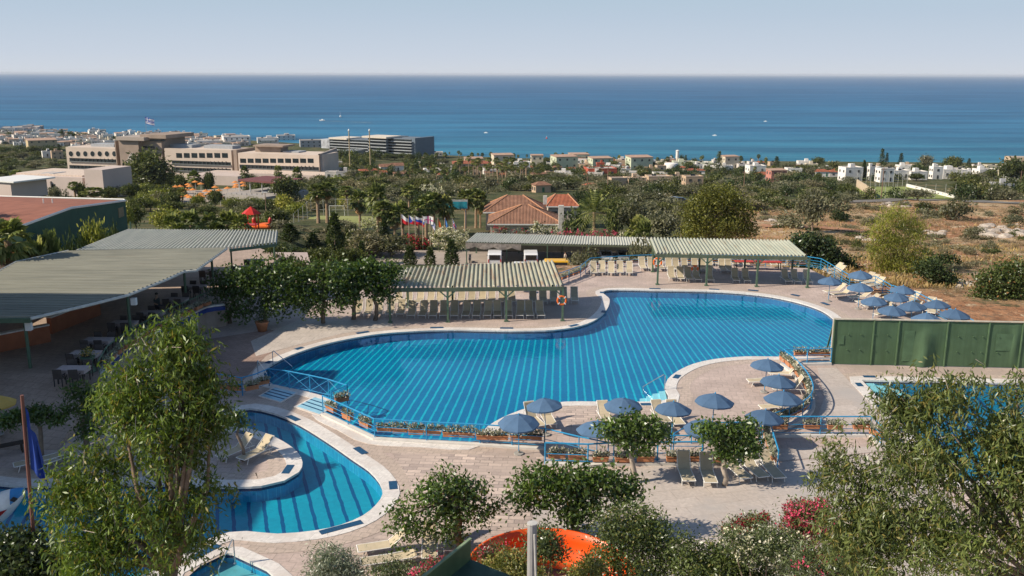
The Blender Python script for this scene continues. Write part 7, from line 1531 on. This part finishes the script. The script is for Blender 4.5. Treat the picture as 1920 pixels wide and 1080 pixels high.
# ---- houses
WM = {}
def wmat(c):
    k = tuple(c)
    if k not in WM: WM[k] = M('house_wall_%d' % len(WM), c, .85, .07, .6)
    return WM[k]
WHT = (.74, .72, .68); CRM = (.58, .52, .40); PGR = (.50, .54, .40); BEI = (.50, .38, .27); TAN = (.48, .35, .24); PNK = (.46, .20, .16); RED = (.42, .10, .06); GRY = (.36, .37, .38); LIL = (.6, .56, .52)
m_win = M('dark_window', (.07, .075, .08), .2, .2, 1, .5); m_shut = M('green_shutter', (.05, .16, .08), .6)
def house(px0, px1, yt, yb, col, label, roof='flat', yaw=0, nwin=None, extra=None, name='house', cat='house', group=None, dep=.75, seed=0):
    if len(label.split()) < 4: label += ' by the shore'
    r = random.Random(px0 * 7 + yt + seed); base = T((px0 + px1) / 2, yb); k = ppm(base); w_ = (px1 - px0) / k / (math.cos(yaw) + dep * .5 * abs(math.sin(yaw))); h = max(2.4, (yb - yt) / k * .97); d_ = max(4, w_ * dep)
    az = math.atan2(-base.x, base.y) * .6 + yaw; t = thing(name, label, cat, (base.x, base.y + d_ * .3, base.z - .2), az, group)
    rh = 0
    if roof in ('hip', 'gable'): rh = h * .3; 
    hh = h - rh + .2
    MB().box((0, 0, hh / 2), (w_, d_, hh)).build('wall', wmat(col), t)
    if roof == 'flat':
        mb = MB()
        for a in ((0, -d_ / 2 + .12, w_, .24), (0, d_ / 2 - .12, w_, .24), (-w_ / 2 + .12, 0, .24, d_ - .5), (w_ / 2 - .12, 0, .24, d_ - .5)): mb.box((a[0], a[1], hh + .2), (a[2] + .06, a[3] + .06 if a[3] < 1 else a[3], .42))
        mb.build('parapet', wmat(col), t); MB().box((0, 0, hh + .03), (w_ - .6, d_ - .6, .06)).build('roof', M('flat_roof', (.42, .38, .34), .9, .12, .5), t)
        if r.random() < .6: MB().box((r.uniform(-.25, .25) * w_, .1 * d_, hh + .9), (w_ * .25, d_ * .35, 1.8)).build('roof_hut', wmat(col), t)
        if r.random() < .5: MB().box((r.uniform(-.3, .3) * w_, -d_ * .2, hh + .7), (1.8, 1.0, .08), rx=.6).build('solar_panel', m_gl, t)
    elif roof == 'hip': hip('roof', t, Vector((0, 0, 0)), w_, d_, hh, hh + rh, w_ * .35, m_tile if extra != 'orange' else m_tile2, 0, .4) if False else link_mesh('roof', [(-w_ / 2 - .4, -d_ / 2 - .4, hh), (w_ / 2 + .4, -d_ / 2 - .4, hh), (w_ / 2 + .4, d_ / 2 + .4, hh), (-w_ / 2 - .4, d_ / 2 + .4, hh), (-w_ * .2, 0, hh + rh), (w_ * .2, 0, hh + rh)], [(0, 1, 5, 4), (1, 2, 5), (2, 3, 4, 5), (3, 0, 4), (3, 2, 1, 0)], m_tile if extra != 'orange' else m_tile2, t)
    elif roof == 'gable':
        link_mesh('roof', [(-w_ / 2 - .3, -d_ / 2 - .4, hh), (w_ / 2 + .3, -d_ / 2 - .4, hh), (w_ / 2 + .3, d_ / 2 + .4, hh), (-w_ / 2 - .3, d_ / 2 + .4, hh), (-w_ / 2 - .3, 0, hh + rh), (w_ / 2 + .3, 0, hh + rh)], [(0, 1, 5, 4), (2, 3, 4, 5), (3, 0, 4), (1, 2, 5), (3, 2, 1, 0)], m_tile if extra != 'orange' else m_tile2, t)
    elif roof == 'mono': MB().box((0, 0, hh + .25), (w_ + .6, d_ + .6, .3), rx=.05).build('roof', M('mono_roof', (.40, .27, .20), .85, .15, .5), t)
    fl_ = max(1, round(hh / 3.3)); nc = max(1, min(5, round(w_ / 4.4))) if nwin is None else nwin
    for f in range(fl_):
        for c in range(nc):
            x = -w_ / 2 + w_ * (c + .5) / nc; z = hh * (f + .55) / fl_; ww, wh = min(1.15, w_ / nc * .34), min(1.25, hh / fl_ * .38)
            if f == 0 and c == nc // 2: MB().box((x, -d_ / 2 - .02, z - wh * .28), (ww * .75, .1, wh * 1.5)).build('door', m_win if r.random() < .6 else m_shut, t)
            else: MB().box((x, -d_ / 2 - .02, z), (ww, .1, wh)).build('window', m_win, t)
        sx = -1 if base.x > 0 else 1
        if nwin is None:
            for c in range(2): MB().box((sx * (w_ / 2 + .02), -d_ / 4 + c * d_ / 2, hh * (f + .55) / fl_), (.1, 1.1, 1.2)).build('window', m_win, t)
    if extra == 'balcony': MB().box((0, -d_ / 2 - .7, hh * .5), (w_ * .7, 1.4, .2)).build('balcony_slab', wmat(col), t); MB().box((0, -d_ / 2 - 1.35, hh * .5 + .5), (w_ * .7, .08, .9)).build('balcony_rail', wmat(col), t)
    return t
HS = [(962, 993, 304, 323, WHT, 'white two-storey house with balcony left of the cream blocks', 'flat', .1, 'balcony'), (995, 1018, 291, 314, CRM, 'narrow cream block next to the white balcony house', 'mono', .1, 0), (1035, 1081, 293, 316, PGR, 'large pale green holiday block with yellowish front', 'mono', .35, 0), (1067, 1104, 289, 301, PGR, 'pale green block partly behind the large one', 'mono', .2, 0), (1105, 1147, 296, 314, PGR, 'pale green block with brown sloping roof behind the red house', 'mono', .3, 0), (1176, 1222, 294, 318, PGR, 'pale green block between palms near the shore', 'mono', .3, 0),
      (1097, 1155, 316, 331, RED, 'sprawling red-walled house', 'flat', .2, 0), (1118, 1133, 306, 322, RED, 'red tower room of the red-walled house', 'flat', .1, 0), (1229, 1248, 311, 329, BEI, 'beige cube house beside the white tanks', 'flat', .3, 0), (1262, 1300, 304, 315, PGR, 'pale green row house near the shore, left', 'flat', .1, 0), (1300, 1336, 305, 315, PGR, 'pale green row house near the shore, right', 'flat', .1, 0), (1354, 1384, 293, 316, CRM, 'cream tower house beside the tall conifer', 'mono', .35, 0), (1352, 1374, 311, 324, WHT, 'white house in front of the cream tower house', 'flat', .1, 0), (1401, 1435, 311, 325, WHT, 'white stepped house left of the pink house', 'flat', .3, 0), (1417, 1443, 322, 338, CRM, 'cream house with clay roof just left of the pink house', 'hip', .2, 'orange'),
      (1141, 1175, 334, 354, BEI, 'beige flat-roofed house by the brown pole', 'flat', .3, 0), (1175, 1211, 334, 349, BEI, 'low beige house in the middle of the beige terrace', 'flat', .2, 0), (1212, 1256, 331, 348, TAN, 'tan flat house with roof huts in the beige terrace', 'flat', .2, 0), (1254, 1284, 331, 347, BEI, 'beige house between tan house and terracotta front', 'flat', .2, 0), (1281, 1317, 331, 356, TAN, 'tan two-storey house with small dark windows at the terrace end', 'flat', .25, 0), (1235, 1258, 341, 353, CRM, 'small cream house in front of the tan house', 'flat', .3, 0), (1095, 1121, 343, 357, CRM, 'small cream house with clay roof left of the brown pole', 'hip', .3, 'orange'), (999, 1031, 340, 361, TAN, 'tan house with brown roof among the olive trees', 'hip', .35, 0), (1288, 1321, 316, 326, WHT, 'low house with orange roof before the shore row', 'hip', .1, 'orange'), (1225, 1262, 326, 334, WHT, 'long low white house behind the tan house', 'flat', .1, 0), (1165, 1200, 325, 332, WHT, 'low whitewashed house behind the red-walled house', 'flat', .1, 0), (1050, 1090, 325, 333, WHT, 'flat white shed roof left of the red-walled house', 'flat', 0, 0),
      (1440, 1473, 319, 341, PNK, 'pink house with orange roof at the scrub edge', 'mono', .35, 0), (1474, 1503, 316, 329, WHT, 'white low house right of the pink house', 'flat', .2, 0), (1496, 1521, 303, 313, WHT, 'white beach house near the rounded pine', 'flat', .1, 0), (1527, 1556, 317, 331, WHT, 'white house with pinkish roof, left half of a pair', 'hip', .2, 'orange'), (1553, 1584, 318, 331, LIL, 'off-white house with pinkish roof, right half of a pair', 'hip', .2, 'orange'), (1577, 1615, 314, 341, WHT, 'bright white cubic villa left of the slim cypress', 'flat', .4, 0), (1625, 1648, 313, 339, WHT, 'bright white cubic villa right of the slim cypress', 'flat', .4, 0), (1645, 1674, 316, 341, WHT, 'white cubic villa under the pair of conifers', 'flat', .4, 0), (1671, 1704, 320, 337, WHT, 'white villa with reddish shutters, left part', 'flat', .35, 0), (1702, 1737, 322, 337, WHT, 'white villa with reddish shutters, right part', 'flat', .35, 0), (1684, 1715, 311, 321, WHT, 'white villa on the rise behind the shuttered ones', 'flat', .2, 0), (1745, 1766, 313, 336, WHT, 'white villa with a green shutter and solar panels', 'flat', .35, 0), (1762, 1811, 318, 335, WHT, 'long white villa right of the green-shuttered one', 'flat', .3, 0), (1830, 1868, 318, 337, WHT, 'blue-shaded white house before the sea at the right', 'flat', .35, 0), (1862, 1899, 345, 363, GRY, 'grey and white carport house by the road at the right', 'flat', .1, 0), (1892, 1930, 295, 308, BEI, 'beige clifftop house at the far right edge', 'flat', .2, 0), (1870, 1886, 325, 337, CRM, 'small pale house under the right edge pine', 'flat', .3, 0), (1810, 1832, 322, 334, WHT, 'small white house between the long villa and the blue-shaded one', 'flat', .3, 0), (1483, 1500, 322, 332, WHT, 'small white outbuilding right of the pink house', 'flat', .3, 0),
      (711, 735, 307, 324, WHT, 'white villa with pitched roof among palms, left wing', 'gable', .25, 0), (733, 756, 305, 322, WHT, 'white villa with pitched roof among palms, right wing', 'gable', .25, 0), (847, 920, 302, 314, TAN, 'wide tan round-roofed hall near the palm grove', 'hip', .05, 'orange'), (922, 962, 290, 310, CRM, 'cream block with dark windows near the shore at centre', 'mono', .2, 0), (792, 846, 319, 330, WHT, 'flat white shed hall left of the palm grove', 'flat', .05, 0), (705, 718, 327, 334, WHT, 'small white hut before the white villa', 'gable', .2, 0), (905, 962, 318, 328, LIL, 'pale low house row behind the palm grove', 'flat', .1, 0), (870, 905, 297, 304, TAN, 'low tan beach house left of the cream block', 'mono', .1, 0), (800, 830, 286, 292, LIL, 'pale beach pavilion right of the beach hotel', 'flat', .1, 0),
      (48, 100, 262, 284, (.50, .40, .24), 'yellowish three-storey block with red eaves on the left slope', 'mono', .3, 'balcony'), (95, 116, 284, 298, TAN, 'small tan house below the yellowish block', 'flat', .3, 0), (78, 96, 284, 296, WHT, 'small white house below the yellowish block', 'flat', .3, 0), (415, 466, 256, 272, WHT, 'white balconied hotel behind the middle wing', 'flat', .2, 'balcony'), (367, 411, 264, 274, WHT, 'low white hotel wing behind the middle wing roof', 'flat', .15, 0), (480, 520, 259, 269, WHT, 'white block left of the beach hotel', 'flat', .15, 'balcony'), (517, 552, 254, 264, LIL, 'pale block with roof mast left of the beach hotel', 'flat', .15, 0), (560, 602, 263, 276, GRY, 'grey low block touching the graffiti wall', 'flat', .15, 0), (0, 66, 239, 249, GRY, 'long grey building on the far left shore', 'flat', .1, 0), (30, 75, 237, 247, (.3, .25, .22), 'brownish long building on the far left shore', 'flat', .1, 0), (1885, 1930, 334, 342, WHT, 'white wall house at the right edge below the pine', 'flat', .2, 0)]
for a, b, y0, y1, c, l, rf, yw, ex in HS: house(a, b, y0, y1, c, l, rf, yw, None, ex)
tk = T(1258, 321)
t = thing('water_tank', 'round white water tank house by the beige cube', 'tank', tk); MB().lathe((0, 0, -.3), [(4.2, 0), (4.2, 5), (3.9, 5.3), (.2, 5.5)], 18).build('tank_wall', wmat(WHT), t, smoothf=True); MB().box((0, -4.2, 1.2), (1.1, .2, 2.2)).build('door', m_win, t)
tk = T(1237 + 33, 303); t = thing('chimney_tower', 'slim white tower standing against the sea', 'tower', T(1269.5, 305)); MB().tube([(0, 0, -.5), (0, 0, 8)], [1.2, 1.1], 10).build('shaft', wmat(WHT), t); MB().lathe((0, 0, 8), [(1.3, 0), (1.3, .5), (.1, 1)], 10).build('cap', wmat(WHT), t)
# town behind the hotel
tq = random.Random(21); TP = []; tr_ = 0
while len(TP) < 170 and tr_ < 20000:
    tr_ += 1; x = tq.uniform(-6, 455); y = tq.uniform(249 + max(0, (x - 120)) * .03, 279 - (4 if x < 120 else 0))
    if 215 < x < 312 and y > 262: continue
    if any(abs(x - a) < 9 and abs(y - b) < 1.9 for a, b in TP): continue
    TP.append((x, y))
TP.sort()
for i, (x, y) in enumerate(TP):
    c = tq.choice((WHT, WHT, LIL, CRM, (.6, .5, .42), (.52, .42, .36))); w_ = tq.uniform(10, 24); h = tq.uniform(4, 9.5)
    house(x - w_ / 2, x + w_ / 2, y - h, y, c, f'small {"white" if c == WHT else "pale"} house in the town behind the hotel, {ordn(i)} from left', tq.choice(('flat', 'flat', 'flat', 'mono')), tq.uniform(0, .5), tq.choice((2, 3, 3, 4)), None, 'town_house', 'house', 'town houses behind the hotel')
sq = random.Random(5); SHP = [(x, 300 + (x - 800) * .02 + sq.uniform(-3, 8)) for x in range(985, 1440, 17)] + [(x, 318 + sq.uniform(-4, 6)) for x in range(1470, 1900, 26)]
for i, (x, y) in enumerate(SHP):
    c = sq.choice((WHT, CRM, LIL, BEI)); w_ = sq.uniform(12, 24); h = sq.uniform(5, 9)
    house(x - w_ / 2, x + w_ / 2, y - h, y, c, f'small {"white" if c == WHT else "beige" if c == BEI else "pale"} house in the tree belt by the shore, {ordn(i)} from left', sq.choice(('flat', 'flat', 'hip')), sq.uniform(0, .4), 3, 'orange', 'shore_house', 'house', 'small houses in the shore tree belt')
def shade_block():
    t = thing('unseen_shade_block', 'tall pale apartment block beside the taverna terrace', 'building', (-40, 36, 0)); MB().box((0, 0, 8.2), (14, 22, 16.4)).build('wall', wmat(CRM), t); MB().box((0, 0, 16.5), (14.8, 22.8, .3)).build('roof', M('flat_roof', (.42, .38, .34)), t)  # unseen building, added and sized to cast shade over terrace and deck
    MB().box((1, 7, 17.7), (6, 6, 2.2)).build('roof_hut', wmat(LIL), t)
    for f in range(5):
        for i in range(5): w_ = MB().box((7.02, -8.4 + i * 4.2, 1.9 + f * 3.2), (.1, 1.5, 1.6)).build('window', m_win, t); MB().box((7.5, -8.4 + i * 4.2, .95 + f * 3.2), (1.1, 2.8, .15)).build('balcony_slab', wmat(LIL), t)
shade_block()
for i, (x, y, s) in enumerate(((-47, 58, 1.25), (-50, 66, 1.1), (-44, 72, .95))):
    dup(PROTO['pine', 0].root, (x, y, 0), i * 1.3, 'tall tree beyond the taverna, ' + ('nearest', 'middle', 'farthest')[i], 'trees beyond the taverna', s)
xq = random.Random(9); XP = []
while len(XP) < 75:
    x = xq.uniform(600, 1450); y = xq.uniform(299 + max(0, x - 1000) * .02, 334)
    if 600 < x < 790 and y < 305 or 840 < x < 925 and y < 316: continue
    if any(abs(x - a) < 14 and abs(y - b) < 4 for a, b in XP): continue
    XP.append((x, y))
XP.sort()
for i, (x, y) in enumerate(XP):
    c = xq.choice((WHT, WHT, CRM, LIL, BEI, TAN)); w_ = xq.uniform(12, 34); h = xq.uniform(3.5, 8)
    house(x - w_ / 2, x + w_ / 2, y - h, y, c, f'low {"white" if c == WHT else "sand-coloured" if c in (BEI, TAN) else "pale"} house half hidden among the coastal trees, {ordn(i)} from left', xq.choice(('flat', 'flat', 'hip', 'gable')), xq.uniform(-.2, .5), 2, xq.choice((None, 'orange')), 'coastal_house', 'house', 'houses among the coastal trees')
scatter([(600, 303), (1450, 318), (1450, 341), (600, 338)], ['dbush', 'green', 'olive', 'dbush', 'palm'], 110, (6, 13), (14, 30), 'between the coastal houses', 'trees between the coastal houses', 4.5, 77)
# ================================================================ boats
def sp(px, py): return G(px, py, SEA)
m_foam = M('foam', (.62, .68, .70), .9)
def boat(label, px, py, L, rz, sail=False, col=None):
    p = sp(px, py); t = thing('boat', label, 'boat', p, rz); h = L * .16; V = []
    for i in range(7):
        f = i / 6; b = L * .15 * math.sin(PI * min(1, .25 + f * .75)) ** .7 if f < 1 else .02; V += [(-b, -L / 2 + L * f, h), (-b * .6, -L / 2 + L * f * .95, -.3), (b * .6, -L / 2 + L * f * .95, -.3), (b, -L / 2 + L * f, h)]
    link_mesh('hull', V, [(4 * i + j, 4 * i + j + 1, 4 * i + j + 5, 4 * i + j + 4) for i in range(6) for j in range(3)] + [(4 * i, 4 * i + 4, 4 * i + 7, 4 * i + 3) for i in range(6)] + [(0, 3, 2, 1)], col or m_white, t)
    MB().box((0, -L * .05, h + L * .06), (L * .17, L * .3, L * .12), taper=.8).build('cabin', m_white, t)
    if sail: MB().tube([(0, 0, h), (0, 0, L * .9)], .12, 5).build('mast', m_white, t)
boat('small white boat with mast on the sea above the wake', 638, 219.5, 9, .3, True); boat('white speedboat at the left end of its foam trail', 604, 226.5, 8, 1.4)
for px, py, l, c in ((911, 249.5, 'tiny white boat on the sea left of centre', None), (1340, 254.5, 'tiny white boat on the sea right of centre', None), (1435, 228, 'speck-sized white boat far out at the right', None)): boat(l, px, py, 4.5, 1.2, False, c)
p = sp(1025, 260); t = thing('buoy', 'tiny red buoy on the sea before the green blocks', 'buoy', p); MB().lathe((0, 0, -.5), [(.8, 0), (1.0, .7), (.5, 1.5), (.15, 2.2)], 10).build('float', M('buoy_red', (.5, .04, .03), .5), t); MB().lathe((0, 0, 1.7), [(.2, 0), (.3, .6), (.05, .9)], 8).build('top_mark', m_white, t)
W0 = [sp(606, 227), sp(640, 228.3), sp(672, 229.6), sp(700, 231)]; V = []
for i, q in enumerate(resample(W0, step=8, closed=False)): wd = 2 + i * .12; V += [(q.x, q.y - wd, SEA + .25), (q.x, q.y + wd, SEA + .25)]
m, nt, nd, lk = newmat('wake_foam'); co = objco(nt); ff_ = ramp(nt, noi(nt, co, .12, 5, .7), [(.34, (.45, .53, .58)), (.58, (.05, .15, .25))]); finish(nt, ff_, .9, .1)
tag(link_mesh('wake_foam', V, [(2 * i, 2 * i + 2, 2 * i + 3, 2 * i + 1) for i in range(len(V) // 2 - 1)], m), 'white foam trail behind the speedboat', 'wake', kind='stuff')
# surf line
sv = [Vector((math.tan(math.radians(a)) * y, y, 0)) for a in [i * .5 for i in range(-64, 70)] for y in [tab(DSH, a) * 1.0 / 1.0]]
# ================================================================ air
def haze():
    m, nt, nd, lk = newmat('haze'); v = N(nt, 'ShaderNodeVolumePrincipled', i_Density=HAZE); v.inputs['Color'].default_value = (.80, .88, 1, 1); o = N(nt, 'ShaderNodeOutputMaterial'); lk.new(v.outputs[0], o.inputs['Volume'])
    mb = MB(); mb.box((0, 29950, -20), (164000, 60300, 92)); ob = mb.build('haze', m); tag(ob, 'thin pale blue sea haze filling the air over the coast', 'haze', kind='stuff')
HAZE = .00004
haze()
for P in PROTO.values():
    if not P.used:
        for c in KIDS.get(P.root.name, ()): bpy.data.objects.remove(c)
        bpy.data.objects.remove(P.root)
for u, o in zip(LUSED, LP):
    if not u:
        for c in KIDS.get(o.name, ()): bpy.data.objects.remove(c)
        bpy.data.objects.remove(o)
